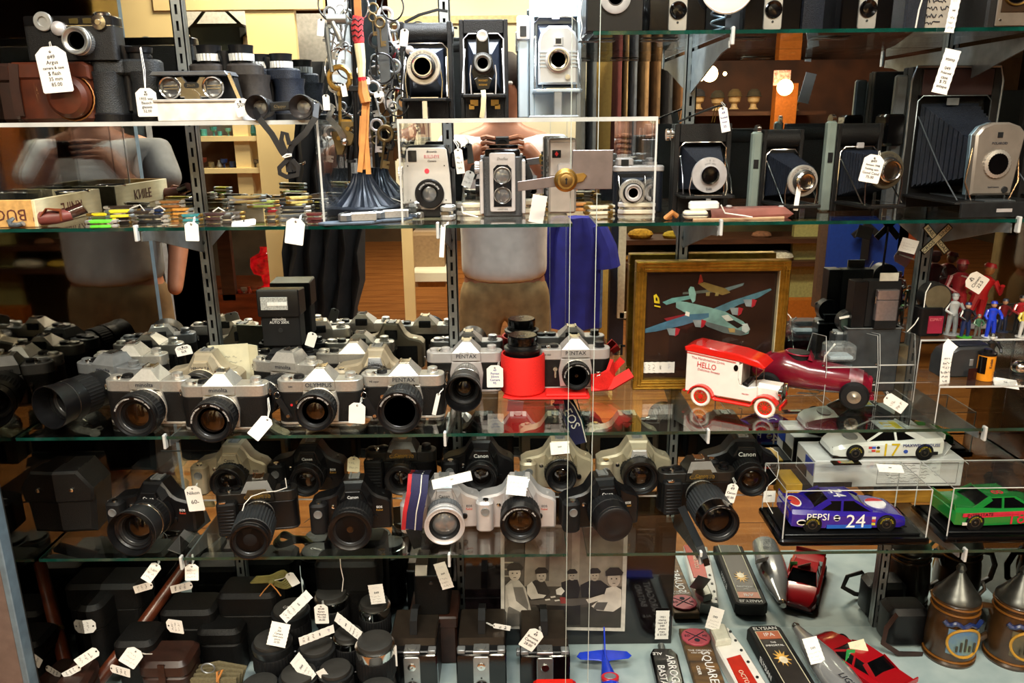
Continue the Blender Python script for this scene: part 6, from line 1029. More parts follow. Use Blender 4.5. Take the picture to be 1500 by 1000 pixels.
o = thing('pocket_tool', 'white boxy multi blade tool sticking out of the brown holster', 'tool', at(1018, -.222, zC), 4); part(o, 'handle', MB().prism(rrect(.036, .020, .006, 3), .002, .014, 'z', .003), IV); part(o, 'upper_shell', MB().prism(rrect(.045, .018, .006, 3, .014, .006), .014, .027, 'z', .003), WHITE); part(o, 'steel_line', MB().prism(rrect(.037, .021, .006, 3), .007, .009, 'z'), STEEL); part(o, 'leather_knot', MB().tube([(-.028, 0, .006), (-.036, -.004, .012), (-.044, 0, .004), (-.036, .004, .004)], .004, 8), TAN)
for (x, y, w_, h_, a, l) in ((281, 339, 20, 28, 2, (284, 318)), (432, 339, 27, 38, 10, (440, 316))): hang_tag('blank bright white tag hanging over the %s of the knife shelf' % ('left edge' if x < 300 else 'middle edge'), x, y, -.262, w_, h_, a, l, -.245, rows=0)
hang_tag('white tag seen edge on, dangling from the shelf above the fluorescent post', 648, 353, -.262, 7, 48, 5, (655, 326), -.245, rows=0, tilt=0)
hang_tag('blank white tag lying flat on the knives near the rosewood handle', 357, 327, -.235, 36, 12, -8, rows=0, string=False, tilt=-45)
hang_tag('white paper streamer spilling off the shelf under the lock', 788, 306, -.235, 22, 40, 10, rows=0, string=False, clip=False)
for i, (x, y, p2) in enumerate(((200, 300, ((190, 306), (205, 300), (212, 309))), (232, 300, ((225, 306), (234, 302), (242, 308))), (320, 300, ((312, 310), (320, 304), (330, 310))), (430, 285, ((424, 292), (432, 284), (446, 292))), (700, 306, ((676, 302), (678, 312), (700, 318))), (1085, 306, ((1056, 300), (1062, 312), (1090, 316), (1102, 318))), (530, 296, ((480, 308), (515, 298), (528, 302), (536, 308))), (585, 292, ((560, 286), (590, 296), (598, 304))))):
    q = onZ(x, y, zC + .02); q.y = max(q.y, -.24); solo('white_thread', 'loose white tag string curled %s' % ('beside the horn handled knife', 'over the navy knife', 'on the rosewood knife', 'behind the cream knife', 'on the ivory knife', 'on the brown holster', 'across the first suede pad', 'across the second suede pad')[i], 'string', MB().tube([onY(a, b, q.y) - q for a, b in p2], .0011, 6), STRING, q)
# ================================================================ shelf D right: picture, van, racer, acrylic displays
YP = -.040
q0 = onY(925, 556, YP); q1 = onY(1143, 386, YP); px0, px1 = at(925, YP, zD).x, at(1141, YP, zD).x; hP = .235; wP = px1 - px0
o = thing('framed_picture', 'gold framed picture of two bombers in flight, leaning at the back of the shelf', 'picture', ((px0 + px1) / 2, YP, zD)); GF = M('antique gold frame', 'a9822f', .35, .8, .15, 80); a = wP / 2
for nm, x0, x1, z0, z1 in (('top_rail', -a, a, hP - .019, hP), ('bottom_rail', -a, a, 0, .019), ('left_rail', -a, -a + .019, .019, hP - .019), ('right_rail', a - .019, a, .019, hP - .019)):
    r_ = part(o, nm, MB().box(x0, x1, -.012, .010, z0, z1, .0012), GF)
    for k in range(3):
        t = .003 + k * .0055
        if x1 - x0 > z1 - z0: part(r_, 'bead', MB().tube([(x0 + t, -.0125, z0 + t), (x1 - t, -.0125, z0 + t)] if nm == 'bottom_rail' else [(x0 + t, -.0125, z1 - t), (x1 - t, -.0125, z1 - t)], .0014, 6), GF)
        else: part(r_, 'bead', MB().tube([((x0 + t) if nm == 'left_rail' else (x1 - t), -.0125, z0 - t), ((x0 + t) if nm == 'left_rail' else (x1 - t), -.0125, z1 + t)], .0014, 6), GF)
part(o, 'print', MB().box(-a + .018, a - .018, -.001, .004, .018, hP - .018), M('dark maroon brown landscape print', '1c1210', .25, 0, .5, 14, col2='33201a', coat=.5))
part(o, 'white_mat_line', MB().box(a - .0195, a - .0185, -.0125, -.001, .018, hP - .018), IVORY)
O_ = Vector(((px0 + px1) / 2, YP, zD))
def art_poly(par, nm, pts, mat, lay, Y, org): q = [onY(x, y, Y) - org for x, y in pts]; return part(par, nm, MB().prism([(v.x, v.z) for v in q], Y - org.y - .0006 - lay * .00025, Y - org.y - .0004 - lay * .00025, 'y'), mat, smooth=0)
PA = lambda nm, pts, col, lay, c2=None: art_poly(o, nm, pts, M('print ' + col, col, .3, 0, .12, 60, coat=.4), lay, YP - .001, O_)
PA('far_bomber_wing', [(1060, 422), (1090, 414), (1088, 418), (1072, 424), (1062, 428)], '5f7478', 1); PA('far_bomber_body', [(1022, 415), (1032, 413), (1062, 422), (1070, 428), (1058, 432), (1038, 426)], '7a6a3c', 2); PA('far_bomber_tail', [(1022, 416), (1025, 402), (1027, 402), (1030, 412)], '8a2a20', 3); PA('far_engine', [(1034, 428), (1040, 427), (1039, 433), (1034, 433)], '8a8050', 3); PA('far_engine', [(1048, 428), (1053, 428), (1052, 433), (1047, 433)], '8a8050', 3)
PA('far_wing_left', [(1000, 428), (1036, 424), (1044, 428), (1000, 431)], '56605c', 1)
PA('bomber_far_wing', [(1044, 452), (1072, 440), (1128, 422), (1130, 424), (1110, 436), (1082, 446), (1058, 458)], '4a7484', 4); PA('bomber_body', [(990, 440), (1006, 442), (1040, 450), (1062, 456), (1088, 470), (1098, 480), (1096, 488), (1084, 491), (1060, 486), (1040, 478), (1008, 460), (990, 450)], '6f9a98', 5); PA('bomber_belly', [(1020, 466), (1040, 472), (1070, 480), (1096, 486), (1084, 491), (1060, 487), (1036, 478)], '5a6668', 6)
PA('bomber_near_wing', [(1038, 458), (1038, 464), (1000, 476), (960, 485), (944, 487), (942, 482), (970, 472), (1008, 460)], '3f6a84', 7); PA('red_reflection_panel', [(972, 466), (1004, 459), (1006, 464), (978, 471)], '7a1f28', 6); PA('tailplane', [(970, 442), (984, 436), (1018, 431), (1016, 436), (990, 442), (976, 446)], '5f9494', 7); PA('tail_fin', [(1008, 424), (1011, 419), (1016, 420), (1019, 430), (1018, 440), (1014, 443), (1009, 432)], '7fb0ac', 8); PA('yellow_tail_mark', [(957, 432), (961, 430), (965, 436), (966, 444), (958, 443)], 'cdb62a', 9); PA('tail_mark_hole', [(960, 435), (962, 435), (963, 440), (960, 440)], '1c1412', 10); PA('yellow_tail_bar', [(958, 446), (967, 448), (967, 450), (958, 448)], 'cdb62a', 9)
for (x, y) in ((1022, 474), (984, 486), (1076, 456), (1096, 444)): PA('engine', [(x - 8, y - 6), (x + 6, y - 6), (x + 10, y), (x + 6, y + 5), (x - 4, y + 4)], '7d8a90', 9); PA('engine_cowl', [(x + 5, y - 7), (x + 12, y - 5), (x + 9, y + 3), (x + 4, y + 6)], '9c2430', 10)
PA('cockpit_glass', [(1056, 462), (1066, 460), (1074, 468), (1064, 470)], 'c5d0cc', 9); PA('nose_panel', [(1064, 470), (1074, 468), (1088, 476), (1080, 480)], '161414', 9); PA('nose_turret', [(1086, 474), (1094, 473), (1098, 482), (1092, 487), (1086, 484)], 'b8c8ca', 9); PA('nose_art', [(1066, 480), (1076, 480), (1076, 486), (1068, 486)], 'a08a5a', 9); PA('waist_star', [(1004, 455), (1010, 457), (1009, 463), (1003, 461)], 'd8dcd4', 9)
label_tag('printed price label stuck in the lower left corner of the gold framed picture', 963, 538, YP - .004, 17, 50, 90, seed=21)
# delivery van
p = onZ(1035, 594, zD); van = thing('toy_delivery_van', 'white antique toy delivery van with red roof, fenders and spoked wheels', 'toy van', (p.x + .004, p.y + .022, zD), -33)
RP = M('glossy red paint', 'd42018', .18, 0, .04, coat=.6); WP = M('glossy white paint', 'eceae4', .2, 0, .02, coat=.6)
part(van, 'cargo_box', MB().prism([(-.030, .022), (.060, .022), (.060, .088), (-.030, .094)], -.024, .024, 'y', .001), WP); part(van, 'cab_lower', MB().prism([(.058, .022), (.092, .022), (.092, .050), (.076, .045), (.064, .048), (.058, .060)], -.024, .024, 'y', .001), WP)
part(van, 'roof', MB().prism([(-.033, .093), (.060, .087), (.100, .080), (.103, .084), (.092, .093), (.060, .100), (-.020, .106), (-.034, .100)], -.026, .026, 'y', .002), RP)
for z_ in (.089, .0905): part(van, 'red_pinstripe', MB().prism([(-.030, z_ + .0008), (.055, z_ - .005), (.055, z_ - .0045), (-.030, z_ + .0014)], -.0248, -.0243, 'y'), RP)
part(van, 'cab_interior', MB().box(.060, .066, -.022, .022, .03, .086), M('taupe cab interior', '8a8278', .6)); part(van, 'door_arch', MB().prism([(.0605, .060), (.0605, .082), (.066, .086), (.066, .048), (.063, .052)], -.0245, -.0235, 'y'), WP); part(van, 'oval_window', MB().prism([(.0555 + .0038 * math.cos(t), .076 + .0055 * math.sin(t)) for t in [2 * math.pi * k / 16 for k in range(16)]], -.0248, -.024, 'y'), BLKG)
for y in (-.022, .022): part(van, 'windshield_post', MB().tube([(.090, y, .050), (.088, y, .082)], .0009, 6), CHROME)
part(van, 'windshield_frame', MB().tube([(.090, -.022, .066), (.090, .022, .066)], .0008, 6), CHROME); part(van, 'steering_wheel', MB().tube([(.080 + .006 * math.cos(t), .006 * math.sin(t), .058 + .004 * math.cos(t)) for t in [2 * math.pi * k / 14 for k in range(14)]], .0008, 5, True), BLK)
part(van, 'seat', MB().box(.066, .076, -.020, .020, .036, .052, .002), BLK); part(van, 'hood', MB().prism([(-.014, .030), (.014, .030), (.015, .046), (.010, .053), (-.010, .053), (-.015, .046)], .090, .126, 'x', .0008), WP); part(van, 'radiator', MB().prism([(-.012, .026), (.012, .026), (.013, .046), (.008, .052), (-.008, .052), (-.013, .046)], .126, .130, 'x', .0006), CHROME)
for y in (-.018, .018): part(van, 'headlamp', MB().lathe([(.122, .002), (.126, .006), (.131, .0065), (.132, .004)], 18, 'x', (0, y, .044)), CHROME)
for y, s in ((-.029, -1), (.029, 1)):
    for wx in (.0, .108):
        w_ = part(van, 'wheel', MB().tube([(wx + .0145 * math.cos(t), y, .0175 + .0145 * math.sin(t)) for t in [2 * math.pi * k / 28 for k in range(28)]], .0030, 8, True), M('whitewall tyre', 'e6e3da', .5, 0, .02)); part(w_, 'rim', MB().tube([(wx + .0112 * math.cos(t), y, .0175 + .0112 * math.sin(t)) for t in [2 * math.pi * k / 24 for k in range(24)]], .0013, 6, True), RP)
        for k in range(12): part(w_, 'spoke', MB().tube([(wx, y, .0175), (wx + .011 * math.cos(k * math.pi / 6), y, .0175 + .011 * math.sin(k * math.pi / 6))], .0007, 4), RP)
        part(w_, 'hub', MB().lathe([(-.003, .003), (.003, .003)], 12, 'y', (wx, y, .0175)), RP)
        part(van, 'fender', MB().strap([(wx + .0215 * math.cos(R(t)), y + s * -.002, .0175 + .0205 * math.sin(R(t))) for t in range(12 if wx == 0 else 25, 176, 16)], .014, .0022, wd=(0, 1, 0)), RP)
    part(van, 'running_board', MB().prism([(.018, .022), (.024, .016), (.084, .016), (.090, .022), (.084, .0185), (.024, .0185)], min(y - s * .012, y + s * .005), max(y - s * .012, y + s * .005), 'y', .0006), RP)
part(van, 'front_bumper', MB().box(.128, .132, -.02, .02, .014, .022, .001), RP); part(van, 'rear_step', MB().box(-.036, -.029, -.02, .02, .018, .022, .001), RP)
text(van, 'The Marshmallow Drink', .0058, (.008, -.0246, .082), M('pink lettering', 'c96a70', .5), rot=(0, R(3), 0)); text(van, 'HELLO', .014, (.006, -.0247, .0715), RED, rot=(0, R(3), 0), sx=.8); text(van, 'Delicious Sweets', .0056, (.010, -.0246, .063), M('pink lettering'), rot=(0, R(3), 0)); text(van, 'DELIVERY', .0028, (.074, -.0246, .034), M('pink lettering'))
# maroon racer
p = onZ(1249, 599, zD); rc = thing('toy_race_car', 'worn maroon toy racing car with black tyres and an open cockpit', 'toy car', (p.x - .082, p.y + .0795, zD), -25); rc.scale = (1.1,) * 3
MR = M('chipped maroon paint', '6e0d22', .22, 0, .15, 25, coat=.5); 
def sec(x, w_, z0, z1): return [(x, w_ * math.cos(t), (z0 + z1) / 2 + (z1 - z0) / 2 * math.sin(t)) for t in [2 * math.pi * k / 18 for k in range(18)]]
part(rc, 'body', MB().rings([sec(x, w_, a_, b_) for x, w_, a_, b_ in ((-.058, .004, .030, .040), (-.050, .014, .018, .050), (-.030, .023, .014, .066), (-.008, .026, .012, .074), (.004, .027, .012, .070), (.030, .027, .012, .062), (.060, .025, .012, .060), (.095, .021, .014, .056), (.112, .018, .016, .050), (.120, .012, .018, .040))]), MR)
part(rc, 'cockpit', MB().prism([(.010 + .018 * math.cos(t), .016 * math.sin(t)) for t in [2 * math.pi * k / 20 for k in range(20)]], .060, .0725, 'z'), BLKM); part(rc, 'cockpit_rim', MB().tube([(.010 + .019 * math.cos(t), .017 * math.sin(t), .0725 - .09 * max(0, .010 + .019 * math.cos(t) + .006)) for t in [2 * math.pi * k / 20 for k in range(20)]], .0012, 6, True), M('maroon rim', '8a1a30', .25))
part(rc, 'windscreen', MB().prism([(.026, .064), (.034, .062), (.028, .074)], -.014, .014, 'y', .001), M('maroon rim')); part(rc, 'nose_grille', MB().box(.113, .1215, -.009, .009, .020, .044, .002), M('maroon rim')); part(rc, 'worn_bonnet_patch', MB().rings([sec(x, w_, a_, b_) for x, w_, a_, b_ in ((.088, .0216, .0144, .0572), (.098, .0208, .0146, .0560), (.108, .0192, .016, .0528))]), M('bare scuffed metal', '8d7f84', .4, .4, .4, 60, col2='6e0d22')); part(rc, 'tail_fin', MB().prism([(-.056, .036), (-.030, .062), (-.030, .070), (-.050, .056)], -.002, .002, 'y', .0008), MR); part(rc, 'front_apron', MB().box(.090, .126, -.016, .016, .010, .016, .002), MR)
for wx, yy in ((-.030, -.034), (-.030, .034), (.098, -.034), (.098, .034)):
    w_ = part(rc, 'wheel', MB().lathe([(yy - .007, .013), (yy - .006, .0185), (yy - .002, .0215), (yy + .002, .0215), (yy + .006, .0185), (yy + .007, .013)], 32, 'y', (wx, 0, .0215)), BLKM); part(w_, 'hubcap', MB().lathe([(yy - .0085, .010), (yy - .009, .006), (yy - .0115, .002), (yy + .0115, .002), (yy + .009, .006), (yy + .0085, .010)], 24, 'y', (wx, 0, .0215)), M('dull nickel hub', '9a9488', .35, .8)); part(rc, 'axle', MB().tube([(wx, yy * .5, .022), (wx, yy, .0215)], .002, 6), GUN)
hang_tag('blank white tag tied to the nose of the maroon racing car', 1311, 590, -.235, 18, 36, -58, (1298, 574), -.20, rows=2, ink=GREY)
# clear acrylic displays
riser('acrylic_riser', Xat(1366, -.22, zD), XR - .03, -.225, -.135, zD, zD + .062, 'low front acrylic step carrying the film canister', .003)
riser('acrylic_riser', Xat(1332, -.12, zD), XR - .03, -.130, -.015, zD, zD + .112, 'tall rear acrylic step carrying the small painted figures', .003)
def easel(x0, x1, Y0, z0, lab):
    o = thing('acrylic_easel', lab, 'display stand', ((x0 + x1) / 2, Y0, z0)); w_ = (x1 - x0) / 2
    for s in (-1, 1):
        pl = [(-.045, .0), (.045, .0), (.055, .05), (.03, .105), (-.03, .115), (-.045, .06)]
        part(o, 'side_panel', MB().prism(pl, s * w_ - .001, s * w_ + .001, 'x'), ACR); part(o, 'panel_edge', MB().tube([(s * w_, a_, b_) for a_, b_ in pl], .0005, 4, True), ACRE)
    for z_ in (.03, .062): part(o, 'tray', MB().box(-w_, w_, -.04, .04, z_, z_ + .002), ACR); part(o, 'tray_edge', MB().box(-w_, w_, -.041, -.040, z_, z_ + .002), ACRE)
    for y, z_ in ((-.03, .03), (.03, .03), (-.03, .062), (.03, .062)): part(o, 'screw', MB().lathe([(-.003, .0025), (0, .0025)], 10, 'x', (-w_, y, z_)), CHROME)
    return o
easel(Xat(1190, -.08, zD), Xat(1262, -.08, zD), -.085, zD + .0, 'clear bolted acrylic stand left of the lighter, holding small boxes'); easel(Xat(1276, -.10, zD), Xat(1326, -.10, zD), -.075, zD, 'clear bolted acrylic stand in front of the lighter and gauge')
o = thing('clear_box', 'clear plastic box lying on the left acrylic stand', 'box', at(1222, -.085, zD) + Vector((0, 0, .064))); part(o, 'lid', MB().prism(rrect(.05, .04, .008, 3), .002, .030, 'z', .003), glassmat('frosted clear plastic', (.8, .84, .86), haze=.12)); part(o, 'white_insert', MB().box(-.02, .02, -.015, .015, .004, .010, .001), M('pale blue card', 'b5c4cc', .6)); part(o, 'white_cord', MB().tube([(-.012, -.01, .032), (-.03, -.016, .012), (-.032, -.018, -.02), (-.034, -.018, -.055)], .0016, 6), STRING)
p = onY(1305, 418, -.085); o = thing('lighter_box', 'black hinged presentation box standing open behind the silver lighter', 'box', (p.x, -.062, zD + .118)); part(o, 'back_shell', MB().box(-.030, .028, -.005, .02, 0, .082, .001), BLKM); part(o, 'lid', MB().box(-.055, -.032, -.01, .02, 0, .082, .001), BLK); part(o, 'white_liner', MB().box(-.012, .02, -.006, -.004, .082, .096), M('off white card', 'c8c4b8', .7))
part(thing('display_plinth', 'grey plinth block under the black lighter box', 'plinth', (p.x, -.062, zD)), 'block', MB().box(-.06, .035, -.012, .03, 0, .118, .002), M('smoky grey acrylic', '3a3d40', .2, 0, .1, coat=.5))
li = [x for x in bpy.data.objects if x.name.startswith('display_plinth')][0]; part(li, 'top_plate', MB().box(-.062, .037, -.014, .032, .1165, .118, .0005), GREY)
o = thing('pocket_lighter', 'brushed silver flip top pocket lighter standing in the black box', 'lighter', (p.x + .001, -.075, zD + .1182)); part(o, 'case', MB().prism(rrect(.038, .012, .003, 3), .014, .050, 'z', .0008), M('brushed silver', 'b8aeb0', .3, .85, .05, 200)); part(o, 'lid', MB().prism(rrect(.038, .012, .003, 3), .051, .068, 'z', .0008), M('brushed silver')); part(o, 'hinge', MB().lathe([(.044, .0015), (.056, .0015)], 8, 'z', (-.0195, 0, 0)), CHROME); part(o, 'foot_block', MB().box(-.019, .019, -.005, .005, 0, .014), BLKM)
hang_tag('small printed card propped above the silver lighter', 1331, 360, -.085, 26, 20, 14, rows=3, ink=GREY, string=False, clip=False)
o = thing('silver_lighter', 'flat rectangular silver lighter lying below the black box', 'lighter', onZ(1325, 436, zD + .118)); o.location.z = zD + .1182; o.location.y = -.085; part(o, 'case', MB().box(-.022, .022, -.006, .006, 0, .012, .001), STEEL); part(o, 'engraved_panel', MB().box(-.018, .018, -.0066, -.006, .002, .010), SILV)
q = onY(1368, 434, -.095); o = thing('pressure_gauge', 'round dull brass gauge with a white string, standing on the rear step', 'gauge', q); part(o, 'case', MB().lathe([(-.012, .024), (.012, .0245), (.014, .022)], 40, 'y'), GUN); part(o, 'dial', MB().lathe([(-.013, .0215), (-.0135, .0005)], 40, 'y'), M('tarnished brass face', '77705a', .4, .6)); part(o, 'base', MB().box(-.02, .02, -.01, .012, zD + .112 - q.z, -.018, .002), BLKM); part(o, 'string', MB().tube([(-.015, -.013, .026), (-.022, -.014, .01), (-.022, -.014, -.02), (-.034, -.014, -.045), (-.045, -.014, -.058)], .0009, 6), STRING)
q = onY(1255, 395, -.06); o = thing('pocket_watch', 'small green dialled watch with a white band in the left stand', 'watch', (q.x, -.045, zD + .102)); part(o, 'case', MB().lathe([(-.012, .02), (.008, .02)], 30, 'y', (0, 0, .022)), GUN); part(o, 'dial', MB().lathe([(-.0125, .017), (-.013, .0005)], 30, 'y', (0, 0, .022)), M('dark green dial', '2c3a34', .3)); part(o, 'white_band', MB().strap([(-.02, -.012, .03), (.0, -.018, .036), (.018, -.014, .038)], .004, .001), STRING); part(o, 'stand', MB().box(-.02, .03, -.01, .012, -.0, .004), ACRE); part(o, 'support', MB().box(-.022, .03, -.012, .02, -.102, 0, .002), M('smoky grey acrylic'))
# railroad crossing sign
q = onY(1371, 350, -.085); o = thing('crossing_sign', 'small black and cream crossbuck sign reading RAIL ROAD CROSSING', 'sign', q); k = mpp(q); CB = M('cream enamel', 'b9b394', .5)
for s, t1, t2 in ((1, 'RAIL', 'ROAD'), (-1, 'CROS', 'SING')):
    b = part(o, 'arm', MB().prism([(-27*k, -5*k), (27*k, -5*k), (27*k, 5*k), (-27*k, 5*k)], -.0008 * (2 if s < 0 else 1), .0004, 'y'), BLK); b.rotation_euler = (0, R(47 * s), 0); c = part(b, 'cream_face', MB().prism([(-25.5*k, -3.8*k), (25.5*k, -3.8*k), (25.5*k, 3.8*k), (-25.5*k, 3.8*k)], -.0012 * (1.7 if s < 0 else 1), -.0002, 'y'), CB)
    for tx, tt in ((-15, t1), (15, t2)): text(b, tt, 7.5*k, (tx*k, -.0016 if s > 0 else -.0024, 0), INK, sx=1.1)
part(o, 'post', MB().tube([(-2*k, .003, 0), (-4*k, .003, zD + .112 - q.z)], .0022, 8), GUN); part(o, 'post_foot', MB().lathe([(0, .01), (.004, .008)], 16, 'z', (-4*k, .003, zD + .112 - q.z)), GUN)
def figure(lab, px, Y, z, h, c1, c2, c3='b98a6a', nm='toy_figure', pose=0, base=None, group=None, lean=0):
    p = at(px, Y, z); o = thing(nm, lab, 'figurine', p, rot=(0, R(lean), 0)); m1, m2, m3 = M('paint ' + c1, c1, .35, 0, .1, coat=.3), M('paint ' + c2, c2, .35, 0, .1, coat=.3), M('paint ' + c3, c3, .45)
    for s in (-1, 1): part(o, 'leg', MB().tube([(s * h * .09, 0, h * .02), (s * h * .08, -.001, h * .25), (s * h * .05, 0, h * .5)], [h * .045, h * .055, h * .07], 8), m2)
    part(o, 'torso', MB().rings([[(r_ * math.cos(t), r_ * .65 * math.sin(t), zz) for t in [2 * math.pi * k / 12 for k in range(12)]] for zz, r_ in ((h * .46, h * .11), (h * .6, h * .10), (h * .76, h * .14), (h * .81, h * .06))]), m1); part(o, 'head', MB().sphere((0, 0, h * .9), h * .085, 12, (.85, .9, 1)), m3)
    for s in (-1, 1): part(o, 'arm', MB().tube([(s * h * .14, 0, h * .75), (s * h * (.22 if pose < 2 else .26), -h * .05, h * .6), (s * h * (.10 if pose == 0 else .2), -h * .12, h * (.52 if pose < 2 else .72))], [h * .045, h * .04, h * .03], 7), m1)
    part(o, 'hat', MB().lathe([(h * .94, h * .09), (h * .955, h * .085), (h * 1.0, h * .06)], 12, 'z'), m2); part(o, 'base', MB().prism(circ(h * .2, 14), 0, h * .02, 'z'), M('paint ' + (base or c2), base or c2, .4)); return o
zr_ = zD + .1125
figure('tall red jointed figure behind the crossing sign', 1397, -.045, zr_, .120, '7d1a22', '8c1f26', '5a1c1c'); figure('red suited clown figure bending over with outstretched arm', 1418, -.060, zr_, .118, 'b01c20', 'a51a1e', 'a06a3a', pose=2, lean=12)
figure('navy uniformed figure on a bright green base', 1412, -.118, zr_, .060, '15171f', '1c2a55', 'c8a890', base='3f9a2a'); figure('bright metallic blue figure standing with hands on hips', 1449, -.120, zr_, .062, '1c3fd0', '1a38c0', 'b98a6a', base='c8ccd4', pose=1); figure('small dark red soldier behind the blue figure', 1466, -.085, zr_, .058, '6a1c22', '27304a'); figure('red coated soldier at the right edge of the rear step', 1490, -.095, zr_, .066, 'a01f26', '1a1a1c'); figure('white and yellow figure in front of the red coated soldier', 1497, -.122, zr_, .055, 'c9b548', 'c4c4c0', pose=1)
figure('tiny green and grey figure between the navy and blue figures', 1430, -.120, zr_, .040, '3f6a50', '5a5a54'); figure('chrome bust shaped trophy figure beside the gauge', 1392, -.100, zr_, .072, 'a9adb0', '8b8f92', 'b9bcc0')
hang_tag('white tag hanging at the knees of the red clown figure', 1430, 413, -.125, 26, 30, -60, (1408, 404), -.08, lines=['45', 'Clown', '22.5'], rows=0)
o = thing('tin_can', 'dark ribbed can with a red label on the rear step', 'can', at(1355, -.100, zr_)); part(o, 'can', MB().prism(rrect(.04, .03, .006, 3), 0, .05, 'z', .002), BLK); part(o, 'red_label', MB().box(-.006, .019, -.0165, -.015, .006, .036), M('crimson label', '8c1a34', .5)); text(o, 'ESPRIT', .007, (.006, -.0168, .030), M('pink lettering'))
zl = zD + .0625
o = thing('film_canister', 'orange and black 35 mm film canister standing on the front step', 'film', at(1441, -.195, zl)); part(o, 'shell', MB().lathe([(0, .0125), (.002, .0128), (.040, .0128), (.042, .0125)], 36, 'z'), M('film orange', 'd98a1c', .4)); part(o, 'black_half', MB().rings([[(.0132 * math.cos(R(t)), .0132 * math.sin(R(t)), z_) for t in range(180, 246, 6)] for z_ in (.012, .040)], False, False, False), BLKG); part(o, 'top_cap', MB().lathe([(.042, .0135), (.046, .0135), (.0465, .006), (.051, .006)], 30, 'z'), BLK); part(o, 'film_leader', MB().strap([(-.012, 0, .002), (-.028, -.002, .002)], .034, .0004, wd=(0, 0, 1)), M('dark brown film', '2a1210', .2)); text(o, '200', .008, (.008, -.0134, .012), INK, rot=(0, R(-90), R(25))); text(o, 'Kodak', .006, (.0, -.0134, .030), INK, rot=(0, R(-90), R(0)))
o = thing('pocket_radio', 'grey plastic box camera with rounded top and a long curled paper note', 'camera', at(1400, -.165, zl), 0); part(o, 'shell', MB().prism([(-.035, 0), (.045, 0), (.045, .046), (.035, .052), (-.012, .050), (-.028, .042), (-.035, .028)], -.022, .022, 'y', .003), M('dark grey shell', '2e3032', .4, .1)); part(o, 'latch', MB().box(.006, .012, -.024, -.022, .02, .032, .001), GREY); part(o, 'top_strip', MB().box(-.01, .04, -.014, .014, .0505, .0535, .001), LEATHB); part(o, 'paper_note', MB().strap([(-.018, -.01, .056), (-.030, -.02, .050), (-.036, -.030, .036), (-.037, -.032, .016), (-.036, -.034, -.006)], .020, .0006, wd=(1, .3, 0)), PAPER)
s_ = scribble(o, .016, .045, 6, INK, y=-.035, z0=.018, x0=-.037)
figure('black and white horse and rider figure standing on the grey box camera', 1446, -.155, zl, .066, '1a1a1a', '26221e', 'c9c9c4', nm='horse_figure', pose=1)
label_tag('white label lying by the glass globe on the front step', 1473, 561, -.20, 38, 16, 10, seed=31, tilt=-50)
o = thing('glass_globe', 'small shiny chrome dome at the right edge of the front step', 'ornament', at(1492, -.17, zl)); part(o, 'dome', MB().sphere((0, 0, .012), .013, 18, (1, 1, .9)), CHROME); part(o, 'base', MB().lathe([(0, .010), (.004, .010)], 20, 'z'), GUN)
o = thing('patterned_box', 'tan box with faded red stripes behind the acrylic stands', 'box', at(1290, -.022, zD)); part(o, 'box_body', MB().box(-.075, .04, -.008, .010, 0, .072, .001), M('faded tan card', '8b7452', .6, 0, .15, 20)); 
for i in range(3): part(o, 'red_stripe', MB().box(-.052 + i * .013, -.045 + i * .013, -.0085, -.008, .012, .068), M('faded red stripe', 'a0453a', .7))
